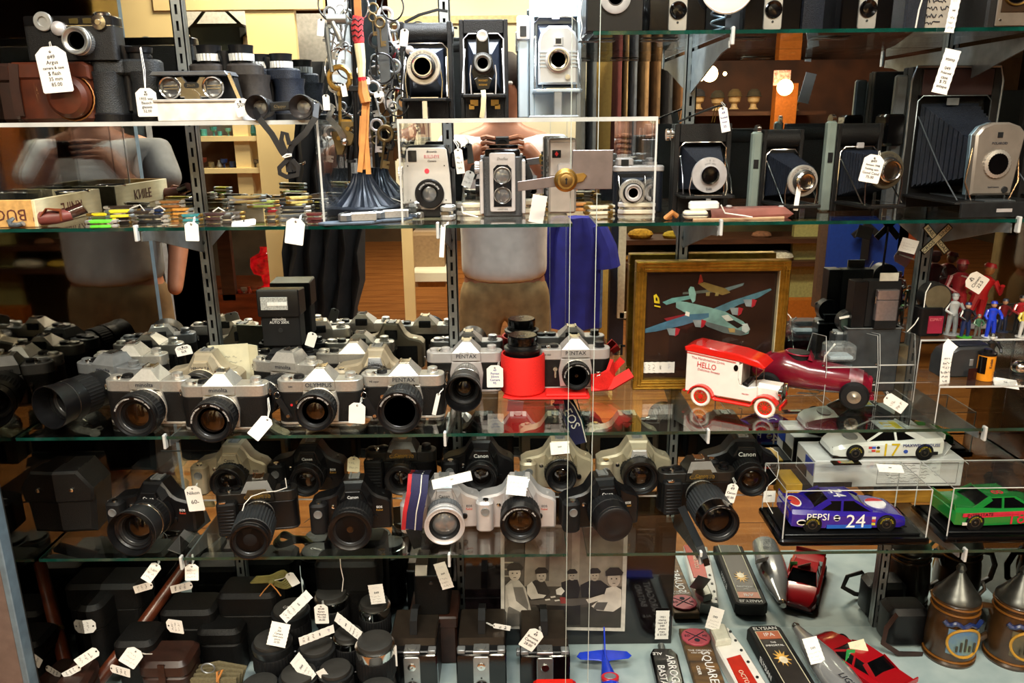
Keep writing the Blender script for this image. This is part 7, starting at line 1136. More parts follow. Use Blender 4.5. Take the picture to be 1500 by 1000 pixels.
# ================================================================ stock cars
def stock(label, loc, rz, col, num, ncol, spon=None, scol=None, accents=(), nm='toy_stock_car', low=None, ncol2=None, txt2=None, L=.20):
    o = thing(nm, label, 'toy car', loc, rz); c = M('car paint ' + col, col, .16, 0, .04, 10, coat=.7); rs = []
    for x, w_, zl_, zb_, zt in ((-.100, .030, .016, .030, .034), (-.096, .035, .010, .032, .0385), (-.060, .037, .007, .030, .0375), (-.02, .0375, .007, .029, .0345), (.03, .0375, .007, .028, .0335), (.06, .037, .007, .026, .031), (.086, .035, .006, .020, .026), (.098, .029, .006, .015, .0195), (.101, .024, .008, .013, .016)):
        rs.append([(x, -w_, zl_), (x, -w_ * 1.01, (zl_ + zb_) / 2), (x, -w_, zb_), (x, -w_ * .86, zt), (x, 0, zt + .0012), (x, w_ * .86, zt), (x, w_, zb_), (x, w_ * 1.01, (zl_ + zb_) / 2), (x, w_, zl_)])
    b = part(o, 'body', MB().rings(rs), c, smooth=25)
    fr_ = lambda x0, x1, w0, z0, x2, x3, w1, z1: [[(x0, -w0, z0), (x1, -w0, z0), (x1, w0, z0), (x0, w0, z0)], [(x2, -w1, z1), (x3, -w1, z1), (x3, w1, z1), (x2, w1, z1)]]
    part(o, 'window_glass', MB().rings(fr_(-.062, .040, .031, .033, -.030, .010, .0245, .0505)), M('dark car glass', '090a0c', .1, 0, .1, coat=.2, spec=.4), smooth=0)
    part(o, 'roof', MB().prism([(-.032, -.025), (.012, -.0255), (.012, .0255), (-.032, .025)], .0498, .0522, 'z', .0008), c)
    for s in (-1, 1):
        for x0, x1, wd_ in ((-.062, -.031, .010), (-.012, -.010, .004), (.040, .011, .004)):
            part(o, 'pillar', MB().strap([(x0, s * .0315, .0335), (x1, s * .0255, .051)], wd_, .0010, nrm=(0, s, .3)), c)
    part(o, 'spoiler', MB().box(-.0985, -.096, -.033, .033, .036, .046, .0004), c); part(o, 'splitter', MB().box(.070, .100, -.033, .033, .004, .0065), BLK); part(o, 'chassis', MB().box(-.085, .085, -.030, .030, .006, .012), BLKM)
    for wx in (-.062, .062):
        for s in (-1, 1):
            part(o, 'wheel_arch', MB().lathe([(s * .0370, .0160), (s * .0384, .0160)], 28, 'y', (wx, 0, .0140)), BLKM)
            w_ = part(o, 'wheel', MB().lathe([(s * .030, .0135), (s * .0385, .0140), (s * .0395, .0130), (s * .0395, .0085)], 28, 'y', (wx, 0, .0140)), BLKM); part(w_, 'rim', MB().lathe([(s * .0394, .0082), (s * .0398, .0075), (s * .0385, .003), (s * .040, .002)], 20, 'y', (wx, 0, .0140)), M('dark chrome rim', '5a564e', .3, .8)); text(w_, 'GOODYEAR  EAGLE', .0034, (wx, s * .0399, .0140), M('tyre yellow', 'c9b52a', .5), rot=(0, 0, 0 if s < 0 else R(180)), ring=.0102, name='tyre_lettering')
    for s in (-1, 1):
        rot = (0, 0, 0 if s < 0 else R(180))
        if num: text(o, num, .034, (.010 if s < 0 else 0, s * .0384, .0185), M('num ' + ncol, ncol, .4), rot=rot, name='race_number')
        if ncol2: text(o, num, .031, (.0, s * .0386, .0185), M('num ' + ncol2, ncol2, .4), rot=rot, name='race_number')
        if spon: text(o, spon, (.0175 if len(spon) < 7 else .0082), (s * (.058 if s > 0 else .054) * (1 if s < 0 else -1) if len(spon) < 9 else -.055, s * .0388, .0275), M('num ' + scol, scol, .4), rot=rot, name='sponsor_lettering')
    if num: text(o, num, .030, (-.010, 0, .0526), M('num ' + ncol, ncol, .4), rot=(R(-90), 0, R(-90)), name='roof_number')
    for i, (x, z_, w_, h_, cc, cut) in enumerate(accents):
        for s in (-1, 1): part(o, 'decal', MB().prism([(x + a_ * w_ / 2, z_ + b_ * h_ / 2) for a_, b_ in (((-1, -1), (1, -1), (1, 1), (-1, 1)) if cut == 0 else [(math.cos(t), math.sin(t)) for t in [2 * math.pi * k / 14 for k in range(14)]])], min(s * .0372, s * .03855), max(s * .0372, s * .03855), 'y'), M('decal ' + cc, cc, .4))
    return o
def show_case(label, x0, x1, y0, y1, z, h=.098, base=BLKG):
    cx, cy = (x0 + x1) / 2, (y0 + y1) / 2; o = thing('display_box', label, 'display case', (cx, cy, z)); w_, d_ = (x1 - x0) / 2, (y1 - y0) / 2
    part(o, 'base', MB().prism(rrect(2 * w_, 2 * d_, .006, 2), 0, .012, 'z', .003), base); part(o, 'inner_plinth', MB().box(-w_ + .012, w_ - .012, -d_ + .012, d_ - .012, .012, .016, .001), BLK)
    a_, b_ = w_ - .006, d_ - .006
    for nm, bb in (('front_pane', (-a_, a_, -b_, -b_ + .0015)), ('back_pane', (-a_, a_, b_ - .0015, b_)), ('side_pane', (-a_, -a_ + .0015, -b_, b_)), ('side_pane', (a_ - .0015, a_, -b_, b_))): part(o, nm, MB().box(*bb, .012, h), CLEAR)
    part(o, 'top_pane', MB().box(-a_, a_, -b_, b_, h, h + .0018), ACR)
    for sx_ in (-1, 1):
        for sy_ in (-1, 1): part(o, 'corner_edge', MB().tube([(sx_ * a_, sy_ * b_, .012), (sx_ * a_, sy_ * b_, h + .001)], .0011, 5), ACRE)
    part(o, 'top_edge', MB().tube([(-a_, -b_, h + .001), (a_, -b_, h + .001), (a_, b_, h + .001), (-a_, b_, h + .001)], .0010, 5, True), ACRE); return o
x0, x1 = Xat(1140, -.230, zE), Xat(1360, -.230, zE)
show_case('clear display case over the blue stock car, black base', x0, x1, -.236, -.115, zE)
AC24 = ((-.022, .0255, .011, .011, 'e8e8ec', 1), (-.022, .028, .009, .004, 'c4202c', 1), (-.022, .023, .009, .004, '2348b4', 1), (-.080, .018, .017, .010, 'e8e4dc', 1), (-.080, .018, .014, .007, 'c23a30', 1), (.040, .025, .006, .004, 'd8d4cc', 0), (.040, .020, .006, .004, 'c43a3a', 0), (.040, .014, .006, .004, 'c9c03a', 0), (.0, .0095, .075, .006, '1f5fc0', 0))
stock('purple blue stock car number 24 inside the clear case', ((x0 + x1) / 2 - .004, -.178, zE + .016), 0, '2a1c8c', '24', 'f0eef0', 'PEPSI', 'f4f4f8', AC24)
o = bpy.data.objects['toy_stock_car']; part(o, 'bonnet_globe', MB().prism([(.058 + .017 * math.cos(t), .017 * math.sin(t)) for t in [2 * math.pi * k / 24 for k in range(24)]], .030, .0338, 'z'), M('decal e8e8ec')); part(o, 'bonnet_red', MB().prism([(.058 + .0165 * math.cos(t), .0165 * math.sin(t)) for t in [R(20 + 14 * k) for k in range(11)]], .0336, .0341, 'z'), M('decal c4202c')); part(o, 'boot_oval', MB().prism([(-.082 + .011 * math.cos(t), .020 * math.sin(t)) for t in [2 * math.pi * k / 20 for k in range(20)]], .036, .0392, 'z'), M('decal e8e4dc')); part(o, 'boot_oval_red', MB().prism([(-.082 + .009 * math.cos(t), .017 * math.sin(t)) for t in [2 * math.pi * k / 20 for k in range(20)]], .0388, .0394, 'z'), M('decal c23a30'))
x0, x1 = Xat(1382, -.23, zE), Xat(1382, -.23, zE) + .245
show_case('clear display case over the green stock car at the right end', x0, x1, -.232, -.112, zE)
AC18 = ((-.02, .028, .13, .006, 'c42a40', 0), (-.03, .0245, .09, .0035, 'c42a40', 0), (-.080, .012, .008, .005, 'd8d4cc', 0), (.038, .014, .012, .004, 'd8d4cc', 0))
stock('green and black stock car number 18 inside the clear case', ((x0 + x1) / 2 - .006, -.172, zE + .016), 4, '1c7a34', '18', 'c8283c', 'INTERSTATE', '101010', AC18)
# car 17 on its box, yellow film boxes behind
o = thing('yellow_film_box', 'yellow and black film carton under the white car box', 'box', at(1180, -.055, zE)); part(o, 'carton', MB().box(-.05, .045, -.03, .035, 0, .040, .001), M('film yellow', 'c99a1c', .5)); part(o, 'black_band', MB().box(-.0505, .0455, -.0305, -.03, .010, .022), BLKM); part(o, 'black_top', MB().box(-.02, .01, -.031, .0355, .004, .0405), BLKM)
o = thing('yellow_film_box', 'second yellow film carton under the right end of the white car box', 'box', at(1345, -.055, zE)); part(o, 'carton', MB().box(-.10, .05, -.03, .035, 0, .040, .001), M('ochre card', 'a8792c', .5, 0, .2, 20, kind='wood')); part(o, 'black_band', MB().box(-.1005, .0505, -.0305, -.03, .028, .034), BLKM)
xa, xb = Xat(1190, -.098, zE + .04), Xat(1406, -.098, zE + .04); o = thing('car_box', 'white cardboard car box printed upside down, carrying the white stock car', 'box', ((xa + xb) / 2, -.055, zE + .041)); w_ = (xb - xa) / 2
WCB = M('glossy white carton', 'dfe0e2', .4, 0, .03, coat=.3); part(o, 'carton', MB().box(-w_, w_, -.045, .045, 0, .052, .001), WCB); part(o, 'blue_end_panel', MB().box(-w_ - .0006, -w_, -.04, .0, .02, .046), M('decal 2348b4', '4a6a9c', .5)); part(o, 'black_end_panel', MB().box(-w_ - .0006, -w_, -.01, .04, .004, .024), BLKM); part(o, 'black_base_strip', MB().box(-w_, -w_ + .07, -.0456, -.045, .0, .010), BLKM); part(o, 'outline', MB().tube([(-.02, -.0455, .006), (w_ - .01, -.0455, .006), (w_ - .01, -.0455, .046), (-.02, -.0455, .046)], .0005, 4, True), INK); scribble(o, .10, .036, 6, INK, y=-.0456, z0=.026, x0=.045, name='printed_text'); part(o, 'open_flap', MB().strap([(w_ - .002, 0, .052), (w_ + .012, 0, .040)], .08, .001, wd=(0, 1, 0)), WCB); part(o, 'open_flap', MB().strap([(w_ - .03, -.02, .052), (w_ - .018, -.02, .072)], .02, .001, wd=(0, 1, 0)), WCB)
AC17 = ((.030, .024, .007, .004, '3a5ac8', 0), (.030, .018, .007, .004, 'd8423a', 0), (.022, .024, .006, .005, '222222', 1), (.022, .017, .007, .004, 'c9a52a', 0), (.036, .024, .006, .004, 'c23a40', 0), (.036, .017, .006, .004, 'b8b8b8', 0), (-.075, .012, .022, .006, '18181a', 0), (-.028, .016, .008, .007, '3050b0', 1))
stock('white stock car number 17 parked on its white box', ((xa + xb) / 2 - .002, -.062, zE + .0935), 180, 'e4e6e4', '17', 'd8b81c', 'MAXWELL HOUSE', '1c2a7c', AC17)
o = bpy.data.objects['toy_stock_car.002']; part(o, 'bonnet_oval', MB().prism([(.058 + .012 * math.cos(t), .020 * math.sin(t)) for t in [2 * math.pi * k / 20 for k in range(20)]], .0290, .0334, 'z'), M('decal c8502c')); part(o, 'roof_yellow', MB().box(-.028, -.016, -.018, .018, .0520, .0526), M('roof yellow', 'd2bc30', .3)); part(o, 'headlamp', MB().box(.090, .0985, -.026, -.012, .014, .020, .001), GUN); part(o, 'headlamp', MB().box(.090, .0985, .012, .026, .014, .020, .001), GUN)
label_tag('white printed slip lying on top of the blue car case', 1304, 686, -.19, 38, 14, 4, seed=41, tilt=-60)
o = thing('name_plate', 'small black name plate with a coloured maker badge on the car case', 'sign', onZ(1238, 702, zE + .1)); o.location = (at(1238, -.15, zE).x, -.128, zE + .1); part(o, 'plate', MB().box(-.025, .025, -.008, .008, 0, .003, .0008), BLKG); part(o, 'badge', MB().box(-.012, .012, -.005, .005, .003, .0034), M('badge print', '3a7a8c', .4, 0, .5, 300, col2='c9a53a')); part(o, 'badge_flag', MB().box(-.014, -.010, -.004, .004, .003, .0036), RED)
label_tag('white handwritten label hanging in the gap left of the blue car case', 1127, 727, -.14, 18, 18, 0, seed=44)
# ================================================================ bottom deck
# framed old photograph on a dark backing
YB = -.050; xa, xb = at(683, YB, zF).x, at(983, YB, zF).x; o = thing('framed_photograph', 'old sepia photograph of five men playing cards on a dark glazed board', 'photograph', ((xa + xb) / 2, YB, zF)); w_ = (xb - xa) / 2
part(o, 'backing_board', MB().box(-w_, w_, 0, .008, 0, .285, .001), M('dark maroon backing', '0e0a0c', .1, 0, .4, 30, coat=.6)); OP = Vector(((xa + xb) / 2, YB, zF))
def ph(nm, pts, col, lay): return art_poly(o, nm, pts, M('sepia ' + col, col, .45, 0, .1, 40), lay, YB, OP)
ph('white_border', [(733, 768), (920, 768), (915, 924), (734, 920)], 'cfcac2', 1); ph('print_ground', [(739, 772), (914, 772), (909, 918), (739, 914)], '4a443e', 2); ph('wall_tone', [(768, 772), (914, 772), (911, 858), (768, 858)], '8a8075', 3); ph('shelf_tone', [(739, 772), (770, 772), (768, 850), (739, 850)], '544e48', 3)
for y in (822, 832, 842): ph('shelf_line', [(739, y), (752, y), (752, y + 2), (739, y + 2)], 'a09888', 4)
ph('door_frame', [(800, 772), (806, 772), (804, 850), (799, 850)], '5c554e', 4); ph('bright_post', [(838, 772), (850, 772), (848, 850), (837, 850)], 'a69c90', 4); ph('table_top', [(772, 878), (868, 874), (872, 882), (838, 886), (778, 884)], '57504a', 9); ph('table_skirt', [(785, 884), (850, 884), (850, 914), (800, 914)], '26211e', 8); ph('lower_dark', [(770, 888), (910, 888), (909, 918), (770, 916)], '3c3832', 7)
def man(nm, hx_, hy, r, cap, face, body, shirt, lay):
    ph(nm + '_body', body, shirt, lay); ph(nm + '_head', [(hx_ + r * .8 * math.cos(t), hy + r * math.sin(t)) for t in [2 * math.pi * k / 14 for k in range(14)]], face, lay + 1); ph(nm + '_cap', [(hx_ - r, hy - r * .35), (hx_ - r * 1.05, hy - r * .9), (hx_ - r * .5, hy - r * 1.4), (hx_ + r * .6, hy - r * 1.4), (hx_ + r * 1.15, hy - r * .8), (hx_ + r, hy - r * .45)], cap, lay + 2)
    for s in (-1, 1): ph(nm + '_eye', [(hx_ + s * r * .3 - 1, hy - r * .1), (hx_ + s * r * .3 + 1, hy - r * .1), (hx_ + s * r * .3 + 1, hy + r * .05), (hx_ + s * r * .3 - 1, hy + r * .05)], '2c2622', lay + 2)
    ph(nm + '_mouth', [(hx_ - 2, hy + r * .5), (hx_ + 2, hy + r * .5), (hx_ + 2, hy + r * .58), (hx_ - 2, hy + r * .58)], '5a4a42', lay + 2)
man('back_man_left', 838, 842, 7, '2e2a26', 'b0a498', [(822, 852), (834, 848), (846, 848), (850, 862), (846, 876), (824, 876)], '2a2624', 5); man('back_man_right', 871, 842, 8, '2c2825', 'ab9f92', [(850, 856), (864, 849), (880, 849), (892, 858), (886, 874), (852, 874)], '2b2826', 5)
man('vest_man', 793, 842, 9, '2f2b28', 'b5a99c', [(772, 856), (784, 848), (798, 850), (806, 866), (800, 874), (776, 878)], '3a3532', 9); ph('vest_sleeve', [(772, 856), (779, 850), (784, 858), (788, 868), (800, 870), (796, 874), (778, 876), (772, 868)], 'c9c1b6', 11)
man('overall_man', 754, 838, 11, '33302c', 'c4b8aa', [(740, 856), (748, 848), (760, 848), (770, 860), (778, 892), (770, 914), (740, 914)], 'b9b2a8', 12); ph('overalls', [(752, 858), (766, 858), (774, 884), (772, 914), (742, 914), (744, 888), (756, 880)], '75706a', 14); ph('sleeve', [(741, 856), (750, 852), (756, 878), (776, 894), (770, 898), (746, 886)], 'cfc8be', 15)
man('seated_man', 899, 846, 12, '2d2926', 'c2b5a8', [(888, 860), (900, 856), (910, 862), (910, 886), (898, 894), (874, 892), (866, 886), (884, 872)], 'd2cabf', 12); ph('forearm', [(858, 876), (884, 868), (888, 874), (862, 882)], 'cdc4b8', 14); ph('waistcoat', [(874, 880), (890, 880), (884, 892), (868, 890)], '5a5550', 14); ph('card_fan', [(814, 862), (822, 858), (827, 864), (822, 870), (815, 869)], 'd8d2c8', 11); ph('red_cards', [(820, 873), (828, 873), (829, 882), (821, 882)], '8a3a36', 12)
for i, (x, y) in enumerate(((806, 872), (798, 876), (812, 877))): ph('card', [(x, y), (x + 7, y - 1), (x + 8, y + 1), (x + 1, y + 2)], 'c9c2b8', 12)
label_tag('perforated price label at the lower right corner of the old photograph board', 970, 915, YB - .004, 20, 48, 0, seed=51, lines=['1921', 'stamp', 'item 67', '049', 'photo', 'men', '$ 23.00'])
# box cameras on the deck
for px_, Y_, lab in ((612, -.13, 'black box camera with a strap handle, left of three on the deck'), (708, -.13, 'black box camera with a handle in front of the old photograph, middle of three'), (796, -.135, 'black box camera with a white tag, right of three on the deck')):
    box_camera(lab, px_, Y_, zF, .088, .110, .125, fw=.034, gold=True)
o = thing('leather_camera_case', 'dark square leather case carrying the bronze topped camera', 'camera case', at(640, -.060, zF)); part(o, 'case_body', MB().box(-.045, .045, -.045, .045, 0, .10, .004), DBROWN); part(o, 'lid', MB().box(-.047, .047, -.047, .047, .08, .105, .003), DBROWN)
o = thing('box_camera', 'bronze topped tall box camera standing on the dark leather case', 'camera', at(636, -.060, zF + .1055)); part(o, 'body', MB().prism(rrect(.065, .08, .006, 3), 0, .085, 'z', .002), LEATH); part(o, 'bronze_top', MB().prism([(-.040, .085), (.040, .085), (.028, .100), (-.028, .100)], -.030, -.006, 'x', .001).prism([(-.040, .085), (.040, .085), (.028, .100), (-.028, .100)], .010, .030, 'x', .001), M('bronze trim')); part(o, 'knob', MB().lathe([(-.041, .004), (-.043, .003)], 14, 'y', (0, 0, .07)), GUN)
label_tag('perforated price label slanting over the bronze topped camera', 650, 843, -.125, 18, 44, -16, seed=52)
hang_tag('white handwritten tag on the right hand box camera', 779, 936, -.235, 24, 36, 34, (790, 918), -.20, lines=['49', 'Brownie', 'Camera', '28.00'])
hang_tag('folded white tag on the middle box camera handle', 735, 918, -.15, 8, 26, -78, (712, 912), -.14, rows=2)
q = onY(820, 1003, -.235); o = thing('toy_race_car', 'red toy car roof just showing at the bottom edge', 'toy car', (q.x - .01, -.255, zF + .0)); part(o, 'body', MB().prism(rrect(.075, .035, .008, 3), .008, .075, 'z', .006), RP); part(o, 'window', MB().box(-.03, -.005, -.0185, -.017, .05, .066, .001), BLKG)
# standing lenses
def std_lens(label, px, py, r, h, cap='cap', collar=None, ribs=True, text_=None):
    Yc = CAM.y + (1.5 - zF - h) / math.tan(R(PITCH) + math.atan((py - 500) / F)); p = at(px, Yc, zF); p.x = onY(px, py, Yc).x; o = thing('camera_lens', label, 'lens', p)
    part(o, 'barrel', MB().lathe([(0, r * .85), (.006, r * .88), (.008, r * .95), (h * .36, r * .95), (h * .38, r * .90), (h * .55, r * .90)], 36, 'z'), BLK); part(o, 'zoom_ring', MB().lathe([(h * .55, r * .97), (h * .57, r), (h * .80, r), (h * .82, r * .97)], 72, 'z', rib=.001 if ribs else 0), BLKM)
    part(o, 'front_collar', MB().lathe([(h * .82, r * .92), (h * .93, r), (h * .96, r), (h * .97, r * .9)], 40, 'z'), collar or GUN); part(o, 'lens_cap', MB().lathe([(h * .97, r * .86), (h * .99, r * .88), (h + .004, r * .86), (h + .005, r * .80), (h + .0042, r * .3)], 40, 'z'), M('matte charcoal cap', '2b2a28', .6, 0, .08, 80))
    for k in range(7): part(o, 'distance_mark', MB().box(-r * .5 + k * r * .16, -r * .42 + k * r * .16, -r * .955, -r * .90, h * .44, h * .455), WHT)
    if text_: text(o, text_, r * .28, (0, 0, h + .0055), SILV, rot=(R(-90), 0, R(20)))
    return o, p
std_lens('tall capped lens with a bright silver collar and a string tag', 485, 866, .033, .14, collar=CHROME); std_lens('tall capped lens with a price label on top, centre of the lens group', 548, 880, .030, .14, collar=CHROME); std_lens('capped lens with slanting printed label, behind the handwritten paper', 425, 888, .036, .125, text_='Canon'); std_lens('wide capped lens beside the handwritten paper label', 398, 934, .036, .115)
std_lens('squat capped lens under a curved printed label', 463, 944, .033, .105); std_lens('narrow lens with chrome edge under a slanting label', 510, 926, .028, .11, collar=CHROME); std_lens('large capped lens with a shiny ring, front right of the lens group', 549, 938, .035, .135, collar=CHROME); std_lens('low capped lens at the bottom edge beside two labels', 491, 978, .031, .09); std_lens('low capped lens at the bottom edge under a large label', 437, 984, .034, .09); std_lens('dark hooded lens at the bottom right of the lens group', 552, 1010, .036, .085); std_lens('dark low lens at the bottom left of the lens group', 380, 1000, .034, .08)
label_tag('slanting printed label on the lens behind the handwritten paper', 434, 888, -.165, 16, 50, 55, seed=61, tilt=-35); label_tag('handwritten paper label leaning on the wide capped lens', 408, 929, -.215, 28, 34, 14, lines=['75-', '300', 'Camera', 'Lens auto', 'zoom', '22.00'], tilt=-20)
hang_tag('white string tag hanging from the silver collared lens', 471, 899, -.195, 20, 32, 0, (472, 880), -.16, lines=['49.00', 'Kiron', 'Minolta', '70-150', '35.00']); label_tag('printed label standing on the tall centre lens', 552, 870, -.15, 22, 32, -6, seed=62)
label_tag('curved printed label lying over the squat lens', 464, 930, -.215, 14, 52, 86, seed=63, tilt=-30); label_tag('printed label lying over the narrow chrome edged lens', 510, 917, -.19, 16, 50, -68, seed=64, tilt=-30); label_tag('large printed label on the low lens at the bottom edge', 444, 979, -.245, 24, 42, -52, seed=65, tilt=-30); label_tag('folded label hanging off the low lens at the bottom edge', 475, 990, -.25, 14, 24, -30, seed=66)
q = onY(503, 850, -.2); solo('white_twine', 'thin pale cord hanging down to the silver collared lens', 'cord', MB().tube([onY(x, y, -.20) - q for x, y in ((498, 815), (499, 830), (503, 848), (501, 866))], .0007, 5), STRING, q)
hang_tag('white tag edge on beside the large capped lens', 579, 960, -.22, 5, 36, 0, (572, 938), -.20, rows=0)
# dim leather goods at the lower left
def lcase(label, px, Y, w_, d_, h_, mat, rz=0, z=zF, strap=True):
    o = thing('leather_case', label, 'case', at(px, Y, z), rz); part(o, 'case_body', MB().prism(rrect(w_, d_, min(w_, d_) * .22, 3), 0, h_ * .72, 'z', .006), mat); part(o, 'lid', MB().prism(rrect(w_ + .004, d_ + .004, min(w_, d_) * .22, 3), h_ * .66, h_, 'z', .008), mat)
    if strap: part(o, 'buckle_strap', MB().strap([(0, -d_ / 2 - .003, h_ * .2), (0, -d_ / 2 - .004, h_ * .6), (0, -d_ / 2 - .001, h_ * .98)], .012, .003), DBROWN); part(o, 'buckle', MB().tube([(-.009, -d_ / 2 - .006, h_ * .42), (.009, -d_ / 2 - .006, h_ * .42), (.009, -d_ / 2 - .006, h_ * .58), (-.009, -d_ / 2 - .006, h_ * .58)], .0009, 5, True), SATIN)
    return o
lcase('dark brown buckled leather case beside the khaki strap bundle', 258, -.19, .085, .07, .10, DBROWN); lcase('low black leather case with a red letter, left back of the deck', 292, -.075, .10, .07, .125, LEATH, strap=False); lcase('black leather case standing in the dark at the far left', 130, -.10, .13, .09, .16, LEATH); lcase('dim brown case at the far left front of the deck', 92, -.235, .12, .08, .09, DBROWN, 8)
lcase('black case with a lidded top behind the pale cord bundle', 378, -.060, .11, .07, .15, LEATH, strap=False); lcase('large black case behind the lens group', 520, -.040, .12, .06, .20, LEATH, strap=False)
lcase('plain black case added to darken the gap between the stick and the far left case', 218, -.16, .07, .07, .12, LEATH, strap=False); lcase('squat black case added to darken the deck behind the khaki strap bundle', 335, -.10, .08, .07, .10, LEATH, strap=False); lcase('tall black case added to darken the corner behind the mahogany stick', 193, -.055, .10, .07, .17, LEATH, strap=False)  # three filler cases, added to keep the left of the deck dark
q = at(322, -.19, zF); o = thing('strap_bundle', 'folded khaki canvas strap tied with tan cord', 'strap', q); KH = M('khaki webbing', '6b6248', .8, 0, .12, 300, .3)
for i in range(4): part(o, 'fold', MB().strap([(-.045, -.02 + i * .012, .03), (0, -.024 + i * .012, .032 + .004 * i), (.042, -.02 + i * .012, .03)], .055 - .003 * i, .006, wd=(0, 0, 1)), KH)
part(o, 'grey_stripe', MB().strap([(-.046, -.027, .026), (0, -.0315, .028), (.043, -.027, .026)], .018, .0008, wd=(0, 0, 1)), M('slate stripe', '3e3c48', .8)); part(o, 'tan_tie', MB().tube([(.012, -.03, .0), (.014, -.034, .03), (.014, -.03, .062), (.020, -.02, .074), (.010, -.02, .07), (.014, -.034, .06)], .0022, 6), TAN)
part(o, 'ring', MB().tube([(-.01 + .012 * math.cos(t), -.01, .070 + .010 * math.sin(t)) for t in [2 * math.pi * k / 16 for k in range(16)]], .0015, 6, True), GREY)
q = onY(392, 852, -.10); o = thing('cord_bundle', 'coil of olive yellow cord tied in the middle on the black case', 'cord', (q.x, -.075, zF + .152)); CY = M('olive yellow cord', '7d7440', .8)
for i in range(5): part(o, 'loop', MB().tube([((.04 - .003 * i) * math.cos(t) * (1 if abs(math.cos(t)) > .2 else .9), .010 * math.sin(2 * t), .012 + i * .003 + .010 * math.sin(t) * (abs(math.cos(t)) + .2)) for t in [2 * math.pi * k / 26 for k in range(26)]], .0022, 6, True), CY)
part(o, 'knot', MB().sphere((0, -.004, .016), .007, 10), CY)
for s in (-1, 1): part(o, 'tie_end', MB().tube([(0, -.010, .016), (s * .012, -.014, .004), (s * .020, -.018, -.006)], .0012, 5), TAN)
hang_tag('blank pale tag tied to the olive cord coil', 428, 848, -.13, 14, 22, -28, (402, 850), -.11, rows=0)
q = onZ(135, 1010, zF + .02); q2 = onY(276, 822, -.03); o = thing('wooden_stick', 'long reddish brown varnished stick slanting through the dark left corner', 'stick', (q.x, -.20, zF + .012)); v2 = Vector((q2.x, -.03, q2.z)) - Vector(o.location); part(o, 'shaft', MB().tube([(-.06, -.04, 0), (0, 0, .01), v2 * .5, v2], [.013, .013, .012, .011], 14), M('varnished mahogany', '5a2a18', .3, 0, .2, 8, kind='wood')); part(o, 'ferrule', MB().tube([v2 * .46, v2 * .49], .0135, 14), BRASS)
for i, (x, y, w_, h_, r_, l_) in enumerate(((222, 838, 16, 30, 38, (232, 818)), (281, 838, 20, 24, 0, (281, 812)), (266, 860, 12, 30, 84, None), (210, 860, 12, 26, 80, None), (256, 917, 22, 28, -92, None), (124, 918, 22, 30, 92, None), (193, 962, 26, 28, 38, (222, 958)), (128, 962, 16, 34, 60, None), (176, 982, 14, 34, -84, None), (105, 983, 10, 26, 66, None))):
    hang_tag('white handwritten tag %s' % ('slanting under the shelf edge at the left', 'hanging straight under the left shelf edge', 'lying on the low black case with the red letter', 'lying dimly beside the mahogany stick', 'strapped to the brown buckled case', 'strapped to the dark far left case', 'nearly square on the dim brown front case', 'slanting in the dark lower left', 'lying flat below the square tag', 'lying at the very lower left')[i], x, y, -.235 if i < 2 else -.24 if i in (6, 7, 8, 9) else -.225 if i in (4,) else -.16, w_, h_, r_, l_, -.22, rows=3, tilt=-15, seed=70 + i, swap=True)
# lower left strap under shelf E, small objects seen through the shelf
# tap handles, plane, red car
def plank(name, label, cat, pa, pb, z=zF, ext=0):
    A = onZ(*pa, z); B = onZ(*pb, z); d = B - A; o = thing(name, label, cat, (A.x, A.y, z), rot=(0, 0, math.atan2(d.y, d.x) - math.pi / 2)); return o, d.length
FL = lambda a=0: (R(-90), 0, R(a))
o, L_ = plank('tap_handle', 'black beer tap handle lettered in white capitals, lying on the deck', 'tap handle', (990, 1050), (970, 962)); 
part(o, 'board', MB().prism([(-.024, -.02), (.024, -.02), (.026, L_ * .9), (.018, L_), (-.018, L_), (-.026, L_ * .9)], .002, .022, 'z', .004), BLKG); part(o, 'metal_ferrule', MB().lathe([(L_ - .002, .007), (L_ + .018, .007), (L_ + .019, .005)], 20, 'y', (0, 0, .012)), STEEL)
text(o, 'ARROGANT', .022, (.009, L_ * .48, .0225), WHT, rot=FL(-90), sx=1.0); text(o, 'BASTARD', .019, (-.012, L_ * .42, .0225), WHT, rot=FL(-90)); text(o, 'ALE', .011, (-.013, L_ * .88, .0225), WHT, rot=FL(180))
o, L_ = plank('tap_handle', 'rustic brown cider tap handle with a pink disc and crossed arrows', 'tap handle', (1052, 1050), (1014, 932)); BW = M('burnt plank', '33281f', .6, 0, .3, 10, kind='wood', col2='7a5a34')
part(o, 'board', MB().prism([(-.027, -.02), (.027, -.02), (.027, L_ + .003), (-.027, L_ + .003)], .002, .018, 'z', .002), BW); dd = part(o, 'pink_disc', MB().prism([(.029 * math.cos(t), L_ - .030 + .027 * math.sin(t)) for t in [R(k * 30 + 15) for k in range(12)]], .018, .023, 'z', .001), M('dusty rose paint', 'b04a58', .5))
for s in (-1, 1): part(dd, 'arrow', MB().strap([(-.018, L_ - .030 - s * .014, .0235), (.018, L_ - .030 + s * .014, .0235)], .0018, .0008, nrm=(0, 0, 1)), INK)
text(dd, 'SO', .009, (-.017, L_ - .030, .0238), INK, rot=FL(0)); text(dd, 'MI', .009, (.017, L_ - .030, .0238), INK, rot=FL(0)); part(dd, 'cider_apple', MB().sphere((0, L_ - .042, .0225), .006, 10, (1, 1, .4)), INK)
text(o, 'THE ORIGINAL', .0068, (0, L_ - .068, .0185), WHT, rot=FL()); text(o, 'HARD APPLE CIDER', .0042, (0, L_ - .075, .0185), WHT, rot=FL()); text(o, 'SQUARE', .024, (.008, L_ - .115, .0185), WHT, rot=FL(-90)); text(o, 'CIDER', .009, (-.014, L_ - .125, .0185), WHT, rot=FL(-90))
